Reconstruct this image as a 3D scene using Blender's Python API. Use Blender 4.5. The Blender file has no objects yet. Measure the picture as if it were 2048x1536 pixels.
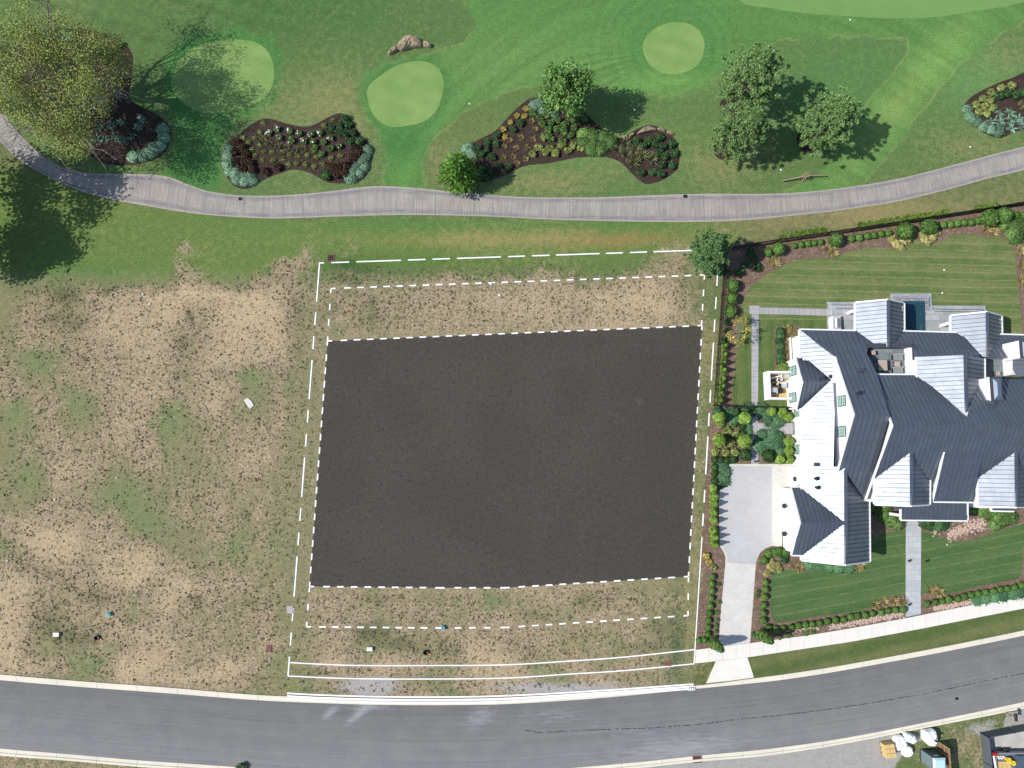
import bpy, bmesh, math, random
import numpy as np
from mathutils import Vector, Matrix

random.seed(7)
RNG = np.random.default_rng(11)
SC = bpy.context.scene
COL = SC.collection

# ------------------------------------------------------------------ camera, sky, sun, exposure
H = 72.0                       # flying height
F = 1368.0                     # focal length in photo pixels (2048 wide)
TILT = math.atan(145.0 / F)
cam_d = bpy.data.cameras.new('camera')
cam_d.sensor_width = 36.0
cam_d.lens = 36.0 * F / 2048.0
cam_d.clip_start = 0.5
cam_d.clip_end = 3000.0
cam = bpy.data.objects.new('camera', cam_d)
cam.location = (0, 0, H)
cam.rotation_euler = (TILT, 0, 0)
COL.objects.link(cam)
SC.camera = cam

ELEV, AZ = math.radians(44.0), math.radians(6.0)
SUN_D = Vector((math.cos(ELEV) * math.cos(AZ), math.cos(ELEV) * math.sin(AZ), -math.sin(ELEV)))
sun_l = bpy.data.lights.new('sun', 'SUN')
sun_l.energy = 3.9
sun_l.angle = math.radians(0.53)
sun_l.color = (1.0, 0.955, 0.89)
sun = bpy.data.objects.new('sun', sun_l)
sun.rotation_euler = SUN_D.to_track_quat('-Z', 'Y').to_euler()
sun.location = (-40, 0, 60)
COL.objects.link(sun)

world = bpy.data.worlds.new('World')
SC.world = world
world.use_nodes = True
wn = world.node_tree
bg = wn.nodes.get('Background') or wn.nodes.new('ShaderNodeBackground')
sky = wn.nodes.new('ShaderNodeTexSky')
sky.sky_type = 'NISHITA'
sky.sun_disc = False
sky.sun_elevation = ELEV
sky.sun_rotation = math.radians(264.0)
sky.air_density = 1.0
sky.dust_density = 0.6
wn.links.new(sky.outputs['Color'], bg.inputs['Color'])
bg.inputs['Strength'].default_value = 0.11
SC.view_settings.view_transform = 'Standard'
SC.view_settings.look = 'None'
SC.view_settings.exposure = 0.34
SC.view_settings.gamma = 1.0

# ------------------------------------------------------------------ geometry helpers
CT, ST = math.cos(TILT), math.sin(TILT)


def ray(px, py):
    u, v = px - 1024.0, 768.0 - py
    return Vector((u, v * CT + F * ST, v * ST - F * CT))


def P(px, py, z=0.0):
    """world point at height z seen at photo pixel (px, py)"""
    d = ray(px, py)
    s = (z - H) / d.z
    return Vector((d.x * s, d.y * s, z))


def PX(px, py, X):
    d = ray(px, py)
    s = X / d.x
    return Vector((X, d.y * s, H + d.z * s))


def srgb(r, g, b, k=1.0):
    f = lambda c: ((c / 255.0 + 0.055) / 1.055) ** 2.4 if c > 10.3 else c / 255.0 / 12.92
    return (f(r) * k, f(g) * k, f(b) * k)


def tag(o, label=None, cat=None, group=None, kind=None):
    if label: o['label'] = label
    if cat: o['category'] = cat
    if group: o['group'] = group
    if kind: o['kind'] = kind
    return o


def mk(name, verts, faces, mat=None, parent=None, smooth=False, mats=None, mi=None):
    me = bpy.data.meshes.new(name)
    off = Vector(parent['_loc']) if parent is not None and '_loc' in parent else None
    if isinstance(verts, np.ndarray):
        vv = verts - np.array(off) if off is not None else verts
        vv = vv.tolist()
    else:
        vv = [tuple(Vector(v) - off) if off is not None else tuple(v) for v in verts]
    me.from_pydata(vv, [], faces if not isinstance(faces, np.ndarray) else faces.tolist())
    for m in (mats or ([mat] if mat else [])):
        me.materials.append(m)
    if mi is not None:
        me.polygons.foreach_set('material_index', mi)
    if smooth:
        me.polygons.foreach_set('use_smooth', [True] * len(me.polygons))
    me.update()
    o = bpy.data.objects.new(name, me)
    COL.objects.link(o)
    if parent is not None:
        o.parent = parent
        o['_loc'] = parent['_loc'] if '_loc' in parent else (0, 0, 0)
    return o


def root(name, loc, label, cat, group=None):
    o = bpy.data.objects.new(name, None)
    o.empty_display_size = 0.3
    o.location = loc
    o['_loc'] = tuple(loc)
    COL.objects.link(o)
    return tag(o, label, cat, group)


class MB:
    """collects boxes, tubes and polygons for one mesh"""
    def __init__(s):
        s.v, s.f = [], []

    def add(s, vs, fs):
        n = len(s.v)
        s.v += [Vector(q) for q in vs]
        s.f += [tuple(i + n for i in q) for q in fs]
        return s

    def box(s, x0, x1, y0, y1, z0, z1):
        return s.add([(x0, y0, z0), (x1, y0, z0), (x1, y1, z0), (x0, y1, z0), (x0, y0, z1), (x1, y0, z1), (x1, y1, z1), (x0, y1, z1)],
                     [(0, 3, 2, 1), (4, 5, 6, 7), (0, 1, 5, 4), (1, 2, 6, 5), (2, 3, 7, 6), (3, 0, 4, 7)])

    def obox(s, c, ax, ay, az):
        """oriented box: centre and three half-axis vectors"""
        c, ax, ay, az = Vector(c), Vector(ax), Vector(ay), Vector(az)
        vs = [c + a * ax + b * ay + d * az for d in (-1, 1) for a, b in ((-1, -1), (1, -1), (1, 1), (-1, 1))]
        return s.add(vs, [(0, 3, 2, 1), (4, 5, 6, 7), (0, 1, 5, 4), (1, 2, 6, 5), (2, 3, 7, 6), (3, 0, 4, 7)])

    def bar(s, a, b, w, h):
        a, b = Vector(a), Vector(b)
        d = b - a
        t = Vector((0, 0, 1)) if abs(d.normalized().z) < .9 else Vector((1, 0, 0))
        e = d.cross(t).normalized()
        n = e.cross(d).normalized()
        return s.obox((a + b) / 2, d / 2, e * w / 2, n * h / 2)

    def prism(s, poly, z0, z1):
        """vertical prism over a list of (x, y)"""
        n = len(poly)
        vs = [(q[0], q[1], z0) for q in poly] + [(q[0], q[1], z1) for q in poly]
        fs = [tuple(range(n - 1, -1, -1)), tuple(range(n, 2 * n))]
        fs += [(i, (i + 1) % n, n + (i + 1) % n, n + i) for i in range(n)]
        return s.add(vs, fs)

    def slab(s, pts, vec):
        """polygon extruded by vec"""
        n = len(pts)
        vec = Vector(vec)
        vs = [Vector(q) for q in pts] + [Vector(q) + vec for q in pts]
        fs = [tuple(range(n)), tuple(range(2 * n - 1, n - 1, -1))]
        fs += [((i + 1) % n, i, n + i, n + (i + 1) % n) for i in range(n)]
        return s.add(vs, fs)

    def tube(s, pts, rad, k=7, cap=True):
        pts = [Vector(q) for q in pts]
        if not hasattr(rad, '__len__'): rad = [rad] * len(pts)
        n0 = len(s.v)
        for i, q in enumerate(pts):
            d = (pts[min(i + 1, len(pts) - 1)] - pts[max(i - 1, 0)]).normalized()
            t = Vector((0, 0, 1)) if abs(d.z) < .8 else Vector((1, 0, 0))
            e = d.cross(t).normalized()
            n = e.cross(d)
            for j in range(k):
                a = 2 * math.pi * j / k
                s.v.append(q + (e * math.cos(a) + n * math.sin(a)) * rad[i])
        for i in range(len(pts) - 1):
            for j in range(k):
                a, b = n0 + i * k + j, n0 + i * k + (j + 1) % k
                s.f.append((a, b, b + k, a + k))
        if cap:
            s.f.append(tuple(range(n0 + k - 1, n0 - 1, -1)))
            s.f.append(tuple(range(n0 + (len(pts) - 1) * k, n0 + len(pts) * k)))
        return s

    def lathe(s, c, prof, k=18):
        c = Vector(c)
        n0 = len(s.v)
        for r, z in prof:
            for j in range(k):
                a = 2 * math.pi * j / k
                s.v.append(c + Vector((r * math.cos(a), r * math.sin(a), z)))
        for i in range(len(prof) - 1):
            for j in range(k):
                a, b = n0 + i * k + j, n0 + i * k + (j + 1) % k
                s.f.append((a, b, b + k, a + k))
        s.f.append(tuple(range(n0 + k - 1, n0 - 1, -1)))
        s.f.append(tuple(range(n0 + (len(prof) - 1) * k, n0 + len(prof) * k)))
        return s

    def build(s, name, mat, parent=None, smooth=False):
        return mk(name, s.v, s.f, mat, parent, smooth)


def smooth_line(pts, step=6.0, closed=False):
    """Catmull-Rom through 2D points"""
    p = [np.array(q, float) for q in pts]
    n = len(p)
    out = []
    rng = range(n if closed else n - 1)
    for i in rng:
        if closed:
            a, b, c, d = p[(i - 1) % n], p[i], p[(i + 1) % n], p[(i + 2) % n]
        else:
            a, b, c, d = p[max(i - 1, 0)], p[i], p[i + 1], p[min(i + 2, n - 1)]
        m = max(1, int(np.linalg.norm(c - b) / step))
        for k in range(m):
            t = k / m
            out.append(0.5 * (2 * b + (c - a) * t + (2 * a - 5 * b + 4 * c - d) * t * t + (3 * b - a - 3 * c + d) * t ** 3))
    if not closed: out.append(p[-1])
    return [tuple(q) for q in out]


def ccw(poly):
    a = sum(poly[i][0] * poly[(i + 1) % len(poly)][1] - poly[(i + 1) % len(poly)][0] * poly[i][1] for i in range(len(poly)))
    return poly if a > 0 else poly[::-1]


def sheet(name, px, z, mat, curved=False, thick=0.0, kind='structure', wob=0.0):
    if curved: px = smooth_line(px, 7, True)
    pts = [P(a, b, z) for a, b in px]
    if wob: pts = [q + Vector((random.uniform(-wob, wob), random.uniform(-wob, wob), 0)) for q in pts]
    pts = ccw([tuple(q) for q in pts])
    if thick:
        o = MB().prism([(q[0], q[1]) for q in pts], z - thick, z).build(name, mat)
    else:
        o = mk(name, pts, [tuple(range(len(pts)))], mat)
    if kind: o['kind'] = kind
    return o


def resample(pts, n):
    p = np.array(pts, float)
    s = np.r_[0, np.cumsum(np.linalg.norm(np.diff(p, axis=0), axis=1))]
    t = np.linspace(0, s[-1], n)
    return np.stack([np.interp(t, s, p[:, 0]), np.interp(t, s, p[:, 1])], 1)


# ------------------------------------------------------------------ material helpers
def material(name, rough=0.8, spec=0.25, metal=0.0):
    m = bpy.data.materials.new(name)
    m.use_nodes = True
    nt = m.node_tree
    b = nt.nodes.get('Principled BSDF')
    b.inputs['Roughness'].default_value = rough
    b.inputs['Specular IOR Level'].default_value = spec
    b.inputs['Metallic'].default_value = metal
    return m, nt, b


def setin(nt, sock, val):
    if val is None: return
    if hasattr(val, 'is_output') or isinstance(val, bpy.types.NodeSocket):
        nt.links.new(val, sock)
    elif hasattr(val, '__len__') and len(val) == 3 and len(sock.default_value) == 4:
        sock.default_value = (*val, 1.0)
    else:
        sock.default_value = val


def N(nt, typ, ins=None, **props):
    n = nt.nodes.new(typ)
    for k, v in props.items(): setattr(n, k, v)
    for k, v in (ins or {}).items(): setin(nt, n.inputs[k], v)
    return n


def coords(nt, scale=None, rot=0.0):
    c = N(nt, 'ShaderNodeTexCoord').outputs['Object']
    if scale or rot:
        mp = N(nt, 'ShaderNodeMapping', {'Vector': c, 'Scale': scale or (1, 1, 1), 'Rotation': (0, 0, rot)})
        c = mp.outputs['Vector']
    return c


def noise(nt, vec, scale, detail=5.0, rough=0.6, dist=0.0):
    return N(nt, 'ShaderNodeTexNoise', {'Vector': vec, 'Scale': scale, 'Detail': detail, 'Roughness': rough, 'Distortion': dist}).outputs['Fac']


def math_(nt, op, a, b=None, c=None, clamp=False):
    n = N(nt, 'ShaderNodeMath', operation=op, use_clamp=clamp)
    for i, v in enumerate((a, b, c)):
        if v is not None: setin(nt, n.inputs[i], v)
    return n.outputs[0]


def mrange(nt, v, a, b, c=0.0, d=1.0):
    return N(nt, 'ShaderNodeMapRange', {'Value': v, 'From Min': a, 'From Max': b, 'To Min': c, 'To Max': d}, clamp=True).outputs[0]


def mix(nt, fac, a, b, blend='MIX'):
    n = N(nt, 'ShaderNodeMix', data_type='RGBA', blend_type=blend)
    setin(nt, n.inputs[0], fac); setin(nt, n.inputs[6], a); setin(nt, n.inputs[7], b)
    return n.outputs[2]


def scale_col(nt, col, fac):
    n = N(nt, 'ShaderNodeVectorMath', operation='SCALE')
    setin(nt, n.inputs[0], col); setin(nt, n.inputs['Scale'], fac)
    return n.outputs[0]


def attr(nt, name):
    return N(nt, 'ShaderNodeAttribute', attribute_name=name)


def bump(nt, b, h, strength=0.3, dist=0.05):
    n = N(nt, 'ShaderNodeBump', {'Height': h, 'Strength': strength, 'Distance': dist})
    nt.links.new(n.outputs[0], b.inputs['Normal'])


def simple(name, col, rough=0.8, spec=0.25, metal=0.0, var=0.15, scale=4.0):
    m, nt, b = material(name, rough, spec, metal)
    c = coords(nt)
    f = noise(nt, c, scale, 6, .65)
    nt.links.new(scale_col(nt, tuple(col), mrange(nt, f, .25, .75, 1 - var, 1 + var)), b.inputs['Base Color'])
    return m


def foliage(name, col, col2, var=0.5, rough=0.55, spec=0.2):
    m, nt, b = material(name, rough, spec)
    isl = N(nt, 'ShaderNodeNewGeometry').outputs['Random Per Island']
    rnd = N(nt, 'ShaderNodeObjectInfo').outputs['Random']
    big = noise(nt, coords(nt), 2.2, 3, .6)
    f = math_(nt, 'ADD', math_(nt, 'MULTIPLY', isl, .6), mrange(nt, big, .3, .7, -.1, .5), clamp=True)
    c = mix(nt, f, col, col2)
    k = math_(nt, 'MULTIPLY', mrange(nt, isl, 0, 1, 1 - var, 1 + var), mrange(nt, rnd, 0, 1, .82, 1.18))
    nt.links.new(scale_col(nt, c, k), b.inputs['Base Color'])
    return m
# ------------------------------------------------------------------ ground maps (where the bare soil is), drawn from the site
DIRT = {}
_left = """
480 00000000000520000024
512 00000000000510001573
544 00123100001651135642
576 13433667788998888754
608 15543577778757899743
640 25544577777557888744
672 35555667776557887844
704 41125566676467767643
736 53245666666466523422
768 55542366776567612521
800 31551256663367513542
832 11462257751235555632
864 23465466661234556423
896 14466654661325577423
928 42377642454334575333
960 21265421233445444333
992 32565422123445435333
1024 56666665113446535332
1056 57888666322225424223
1088 35888677874224245324
1120 65556588986634433213
1152 88655667857876762424
1184 87445566368756335215
1216 87545566357544456315
1248 86324557776556446315
1280 85223344677655357643
1312 88664348887557874214
1344 55432258877888743223
1376 44443344444444433333
"""
_right = """
480 132000000000021000012454
512 111100000000032000003554
544 233443466445466534567644
576 455455666677777778788754
608 454455666666777657777864
640 344455666665566677776644
672 444444444444444444444434
1152 465455554556664666322222
1184 664355335522467635653542
1216 656456663556533366553222
1248 664235445666566455464423
1280 663223345776666335334323
1312 876787645888634773465323
1344 556664225677763267644421
1376 334446633666655555554421
"""
ROWS = list(range(448, 1440, 32))
dmap = np.zeros((len(ROWS), 66))
for ln in _left.split('\n'):
    if not ln.strip(): continue
    y, s = ln.split()
    r = ROWS.index(int(y))
    for i, ch in enumerate(s): dmap[r, i] = int(ch) / 9
for ln in _right.split('\n'):
    if not ln.strip(): continue
    y, s = ln.split()
    r = ROWS.index(int(y))
    for i, ch in enumerate(s): dmap[r, 20 + i] = int(ch) / 9
# the strips beside the lot, and the soil below the dark overlay sheet
for r, y in enumerate(ROWS):
    if 672 < y < 1150:
        dmap[r, 20:43] = dmap[r, 0:23]
        dmap[r, 43] = .38
    if y >= 512: dmap[r, 44] = .3


def bil(arr, fx, fy):
    fx = np.clip(fx, 0, arr.shape[1] - 1.001); fy = np.clip(fy, 0, arr.shape[0] - 1.001)
    x0, y0 = fx.astype(int), fy.astype(int)
    u, v = fx - x0, fy - y0
    return (arr[y0, x0] * (1 - u) + arr[y0, x0 + 1] * u) * (1 - v) + (arr[y0 + 1, x0] * (1 - u) + arr[y0 + 1, x0 + 1] * u) * v


def dirt_at(px, py):
    d = bil(dmap, (px - 16) / 32.0, (py - 464) / 32.0)
    inside = (py > 450) & (px < 1440)
    return np.where(inside, d + .07 * (d > .12), 0)


def to_px(X, Y):
    v = Y * CT - H * ST
    w = Y * ST + H * CT
    return 1024 + X * F / w, 768 - v * F / w


def soft(px, py, poly, w):
    """1 inside, 0 outside, edge about w pixels wide"""
    q = np.array(poly, float)
    ins = np.zeros(px.shape, bool)
    dist = np.full(px.shape, 1e9)
    for i in range(len(q)):
        a, b = q[i], q[(i + 1) % len(q)]
        c = (a[1] > py) != (b[1] > py)
        if a[1] != b[1]:
            ins ^= c & (px < (b[0] - a[0]) * (py - a[1]) / (b[1] - a[1]) + a[0])
        d = b - a
        t = np.clip(((px - a[0]) * d[0] + (py - a[1]) * d[1]) / max(d @ d, 1e-9), 0, 1)
        dist = np.minimum(dist, np.hypot(px - a[0] - t * d[0], py - a[1] - t * d[1]))
    s = np.where(ins, dist, -dist)
    return np.clip(s / w + .5, 0, 1)


def blob(px, py, x, y, rx, ry=None, k=1.0, a=0.0):
    ry = ry or rx
    ca, sa = math.cos(math.radians(a)), math.sin(math.radians(a))
    dx, dy = px - x, py - y
    u, v = dx * ca + dy * sa, -dx * sa + dy * ca
    return k * np.exp(-(u / rx) ** 2 - (v / ry) ** 2)


def vnoise(X, Y, cell, seed):
    g = np.random.default_rng(seed).random((160, 160))
    return bil(g, (X / cell + 80) % 158, (Y / cell + 80) % 158)


xs = np.r_[[-900, -500, -250, -140, -90], np.arange(-64, 64.01, .22), [90, 140, 250, 500, 900]]
ys = np.r_[[-900, -500, -250, -120, -60], np.arange(-36, 58.01, .22), [75, 110, 200, 420, 900]]
GX, GY = np.meshgrid(xs, ys)
gx, gy = GX.ravel(), GY.ravel()
px, py = to_px(np.clip(gx, -70, 70), np.clip(gy, -40, 62))
n1 = vnoise(gx, gy, 2.3, 1); n2 = vnoise(gx, gy, 5.5, 2); n3 = vnoise(gx, gy, 1.1, 3)
wx, wy = px + (n1 - .5) * 14, py + (n3 - .5) * 14

L = lambda r, g, b: np.array(srgb(r, g, b))
tint = np.tile(L(92, 104, 66), (len(gx), 1))


def lay(mask, col):
    global tint
    tint = tint * (1 - mask[:, None]) + mask[:, None] * np.array(col)


FAIR = [(905, -60), (925, 0), (946, 50), (932, 82), (890, 100), (800, 122), (730, 140), (716, 165), (714, 200), (735, 240), (762, 265), (772, 300), (766, 360), (785, 378),
        (850, 380), (848, 320), (862, 285), (900, 247), (960, 208), (1024, 180), (1095, 165), (1190, 178), (1262, 192), (1340, 190), (1420, 162), (1480, 122), (1540, 90),
        (1600, 76), (1700, 73), (1790, 76), (1822, 84), (1820, 106), (1790, 140), (1740, 200), (1690, 270), (1640, 345), (1558, 390), (1640, 392), (1728, 372), (1770, 322),
        (1812, 265), (1862, 200), (1922, 130), (1990, 80), (2060, 36), (2060, -60)]
UPPER = [(-300, -200), (2400, -200), (2400, 300), (2048, 310), (1800, 380), (1600, 408), (1024, 415), (600, 415), (300, 385), (150, 365), (0, 270), (-300, 150)]
lay(soft(wx, wy, UPPER, 20), L(86, 108, 64))
# rough west of the fairway: deep green with a browner middle
lay(blob(px, py, 560, 30, 330, 130, .85), L(68, 100, 56))
lay(blob(wx, wy, 320, 60, 120, 60, .4), L(82, 104, 60))
lay(blob(wx, wy, 660, 190, 90, 80, .5), L(104, 118, 74))
lay(blob(wx, wy, 620, 110, 110, 60, .4), L(84, 106, 62))
lay(blob(wx, wy, 1180, 290, 200, 50, .8), L(96, 122, 68))
lay(blob(wx, wy, 950, 250, 60, 40, .6), L(98, 106, 66))
lay(blob(wx, wy, 870, 320, 40, 60, .6), L(104, 110, 72))
lay(blob(wx, wy, 1700, 160, 190, 110, .8), L(78, 114, 66))
lay(blob(wx, wy, 1950, 150, 120, 70, .8), L(92, 126, 74))
lay(soft(wx, wy, FAIR, 12), L(84, 119, 64))
lay(blob(wx, wy, 1250, 30, 260, 60, .55) * soft(wx, wy, FAIR, 9), L(76, 115, 62))
lay(blob(wx, wy, 980, 130, 110, 70, .5) * soft(wx, wy, FAIR, 9), L(98, 128, 72))
lay(blob(wx, wy, 1150, 120, 130, 90, .4) * soft(wx, wy, FAIR, 9), L(98, 130, 72))
lay(blob(px, py, 1780, 230, 160, 34, .7, -50) * soft(wx, wy, FAIR, 9), L(118, 140, 78))
lay(blob(px, py, 1890, 110, 110, 40, .5, -45) * soft(wx, wy, FAIR, 9), L(112, 148, 80))
_s = soft(wx, wy, FAIR, 5)
lay(4 * _s * (1 - _s) * .3 * (n1 > .35), L(150, 150, 98))
# collars round the greens
lay(soft(wx, wy, [(330, 110), (380, 70), (470, 58), (545, 72), (568, 115), (566, 170), (545, 210), (500, 232), (470, 250), (440, 300), (440, 380), (360, 372), (330, 345),
                  (350, 300), (352, 240), (335, 180)], 12) * .9, L(70, 112, 60))
lay(soft(wx, wy, [(722, 160), (760, 128), (830, 110), (885, 122), (902, 165), (895, 220), (858, 262), (800, 275), (752, 262), (722, 222)], 10) * .8, L(76, 116, 62))
lay(blob(wx, wy, 805, 290, 50, 30, .9), L(66, 108, 60))
lay(blob(wx, wy, 810, 350, 30, 40, .6), L(84, 124, 62))
lay(np.clip(blob(wx, wy, 1345, 95, 92, 82, 1.0), 0, .7), L(74, 116, 62))
lay(blob(wx, wy, 1330, 165, 90, 22, .5), L(110, 144, 76))
# grass between the cart path and the lot
lay(soft(wx, wy, [(-300, 300), (40, 340), (300, 420), (560, 440), (1100, 442), (1480, 445), (1480, 510), (640, 540), (520, 548), (420, 575), (330, 580), (120, 552), (-300, 560)], 24), L(92, 112, 60))
lay(blob(wx, wy, 950, 448, 420, 16, .6), L(72, 112, 58))
lay(blob(wx, wy, 180, 545, 130, 18, .7), L(70, 108, 56))
lay(blob(wx, wy, 1000, 478, 260, 14, .7), L(122, 122, 70))
lay(blob(wx, wy, 1240, 480, 110, 14, .8), L(130, 112, 72))
lay(blob(wx, wy, 900, 520, 260, 16, .7), L(78, 104, 52))
lay(blob(wx, wy, 1150, 530, 120, 16, .7), L(86, 108, 58))
lay(blob(wx, wy, 700, 535, 50, 18, .8), L(48, 76, 42))
lay(blob(wx, wy, 1620, 440, 170, 30, .8), L(112, 108, 76))
lay(blob(wx, wy, 1900, 430, 160, 40, .8), L(104, 108, 72))
# the lot
lay(soft(wx, wy, [(-300, 560), (640, 560), (1376, 640), (1376, 1420), (-300, 1400)], 60), L(118, 116, 86))
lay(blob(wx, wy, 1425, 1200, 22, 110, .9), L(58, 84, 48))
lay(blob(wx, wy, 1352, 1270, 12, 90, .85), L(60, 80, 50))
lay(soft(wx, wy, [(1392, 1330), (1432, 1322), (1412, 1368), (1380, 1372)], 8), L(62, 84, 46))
for x, y, r in ((75, 722, 34), (320, 850, 40), (160, 812, 30), (30, 830, 34), (50, 950, 34), (250, 985, 44), (290, 1040, 40), (20, 1090, 22), (350, 820, 40), (470, 1100, 40),
                (270, 1185, 24), (185, 1330, 34), (400, 1300, 24), (560, 1310, 34), (545, 1100, 30), (500, 750, 34), (980, 1205, 26), (935, 1375, 50), (1210, 1290, 34), (600, 1370, 26), (1090, 1340, 36)):
    lay(blob(wx, wy, x, y, r, r * .8, .6), L(98, 116, 74))
# dark sprawling weed mats
mX, mY = gx, gy
def pd(x, y):
    q_ = P(x, y); return np.hypot(gx - q_.x, gy - q_.y)
w2 = np.exp(-(pd(1345, 97) / 8.5) ** 2)
def ring(d, cell, seed):
    g_ = np.random.default_rng(seed).random(4000)
    t_ = np.clip(d / cell, 0, 3998); i_ = t_.astype(int); u_ = t_ - i_
    return 2 * (g_[i_] * (1 - u_) + g_[i_ + 1] * u_) - 1
d0, d1_ = pd(1500, 700), pd(1345, 97)
mow = ((ring(d0, .45, 3) * 1.1 + .6 * np.sin(d0 * 2 * math.pi / 2.6 + 3 * n2)) * (1 - w2) + (ring(d1_, .4, 4) + .5 * np.sin(d1_ * 2 * math.pi / 1.2)) * w2) * (.5 + .7 * n1)
mow += .9 * ring(pd(1345, -2600), .5, 5) * blob(px, py, 300, 40, 420, 140, 1) + .7 * np.sin(pd(1345, -2600) * 2 * math.pi / 2.4) * blob(px, py, 300, 40, 400, 120, 1)
mow *= np.maximum(soft(px, py, FAIR, 20), blob(px, py, 300, 40, 420, 150, .8))
# cross ripples left by the mower south-west of the third green
mow += 1.3 * np.sin(pd(1245, -400) * 0 + np.arctan2(gy - P(1345, 97).y, gx - P(1345, 97).x) * 58) * blob(px, py, 1215, 130, 55, 45, 1)
mow += 1.3 * np.sin(np.arctan2(gy - P(1345, 97).y, gx - P(1345, 97).x) * 62) * blob(px, py, 1430, 125, 40, 26, 1)
weed = np.zeros(len(gx))
WLIST = ((130, 590, 40, 22, .9), (110, 640, 34, 18, .8), (150, 650, 26, 18, .8), (380, 635, 9, 34, .9), (365, 690, 16, 26, .8), (355, 740, 12, 24, .6), (210, 585, 16, 14, .7),
                       (165, 720, 22, 14, .6), (240, 715, 22, 12, .6), (200, 1190, 60, 26, .7), (100, 1245, 36, 34, .8), (150, 1275, 60, 18, .8), (110, 1150, 40, 16, .6), (235, 1130, 30, 16, .6),
                       (380, 1200, 50, 14, .6), (60, 1130, 40, 18, .5), (510, 1230, 14, 30, .5), (590, 620, 30, 60, .5), (600, 700, 20, 40, .5), (700, 590, 40, 14, .6), (660, 620, 20, 20, .7),
                       (740, 610, 26, 22, .7), (700, 560, 40, 14, .6), (745, 640, 26, 20, .6), (1110, 600, 22, 16, .5), (1118, 630, 14, 20, .5), (1390, 600, 12, 60, .5),
                       (740, 1265, 46, 28, .9), (800, 1290, 60, 16, .8), (840, 1240, 50, 20, .6), (760, 1200, 50, 16, .5), (700, 1180, 40, 12, .4), (900, 1300, 50, 14, .6), (1080, 1235, 44, 14, .6),
                       (1180, 1200, 50, 18, .6), (1060, 1300, 24, 20, .6), (1320, 1260, 34, 34, .7), (1300, 1300, 40, 20, .6), (640, 1345, 50, 8, .7))
for x, y, rx, ry, k in WLIST:
    weed = np.maximum(weed, blob(wx, wy, x, y, rx, ry, k))
dirt = dirt_at(wx, wy)
for x, y, rx, ry, k in ((580, 528, 50, 7, .8), (610, 503, 12, 20, .8), (545, 545, 40, 8, .5), (1370, 490, 20, 14, .5), (1120, 520, 40, 5, .4), (367, 520, 22, 22, .55), (815, 498, 24, 6, .3),
                       (620, 486, 20, 8, .3), (716, 488, 30, 8, .35), (920, 468, 30, 10, .3), (905, 4, 10, 6, .6), (1100, 362, 60, 14, .25), (1430, 340, 50, 30, .3), (1370, 240, 14, 5, .35),
                       (1800, 345, 50, 8, .3), (1940, 300, 60, 14, .25), (1960, 265, 30, 14, .25), (300, 345, 34, 10, .35), (170, 325, 40, 8, .4), (990, 378, 60, 5, .2), (600, 372, 60, 8, .25),
                       (905, 340, 20, 34, .3), (880, 290, 20, 30, .25), (2010, 90, 14, 24, .3), (1440, 460, 60, 10, .4), (1700, 440, 120, 14, .3), (1920, 410, 80, 10, .3)):
    dirt = np.maximum(dirt, blob(wx, wy, x, y, rx, ry, k))
dirt = np.where((py > 1350) & (px > 1500), np.maximum(dirt, blob(wx, wy, 1960, 1500, 180, 90, .55)), dirt)
dirt = np.where((py > 1480) & (px < 700), np.maximum(dirt, .6), dirt)
dirt = np.where((np.abs(gx) > 62) | (gy > 57) | (gy < -35), .12, dirt)
dry = .30 + .5 * (n2 - .5) + .0 * px
dry += blob(px, py, 1100, 360, 130, 26, .35) + blob(px, py, 1430, 330, 70, 50, .4) + blob(px, py, 660, 200, 100, 70, .25) + blob(px, py, 880, 300, 40, 60, .3)
dry += blob(px, py, 1640, 330, 60, 30, .15) + blob(px, py, 1930, 290, 120, 40, .3) + blob(px, py, 1700, 430, 260, 34, .5) + blob(px, py, 1000, 478, 300, 16, .25)
dry -= .32 * soft(px, py, FAIR, 14) + blob(px, py, 560, 30, 330, 110, .2)
dry += np.where((py > 640) & (px > 1370) & (px < 1440), .3, 0)
gravel = blob(wx, wy, 740, 1372, 70, 22, .9) + blob(wx, wy, 1120, 1376, 180, 18, .75) + blob(wx, wy, 1330, 1338, 60, 20, .35)
gravel += soft(wx, wy, [(1180, 1540), (1500, 1508), (1690, 1484), (1815, 1460), (1850, 1475), (1800, 1500), (1780, 1560), (1180, 1600)], 14)
gravel += blob(wx, wy, 1965, 1455, 40, 16, .6, -14) + soft(wx, wy, [(2015, 1425), (2080, 1410), (2080, 1450), (2010, 1455)], 10)
gravel = np.clip(gravel, 0, 1)

ny, nx = GX.shape
idx = np.arange(nx * ny).reshape(ny, nx)
quads = np.stack([idx[:-1, :-1], idx[:-1, 1:], idx[1:, 1:], idx[1:, :-1]], -1).reshape(-1, 4)
gverts = np.stack([gx, gy, np.zeros_like(gx)], 1)


def addattr(me, name, arr):
    if arr.ndim == 2:
        a = me.attributes.new(name, 'FLOAT_COLOR', 'POINT')
        a.data.foreach_set('color', np.c_[arr, np.ones(len(arr))].astype(np.float32).ravel())
    else:
        a = me.attributes.new(name, 'FLOAT', 'POINT')
        a.data.foreach_set('value', arr.astype(np.float32))


def turf_detail(nt, c):
    f1 = noise(nt, c, 7.0, 7, .78)
    f2 = noise(nt, c, 1.5, 6, .66)
    f3 = noise(nt, c, .35, 4, .6)
    return f1, f2, f3


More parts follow.
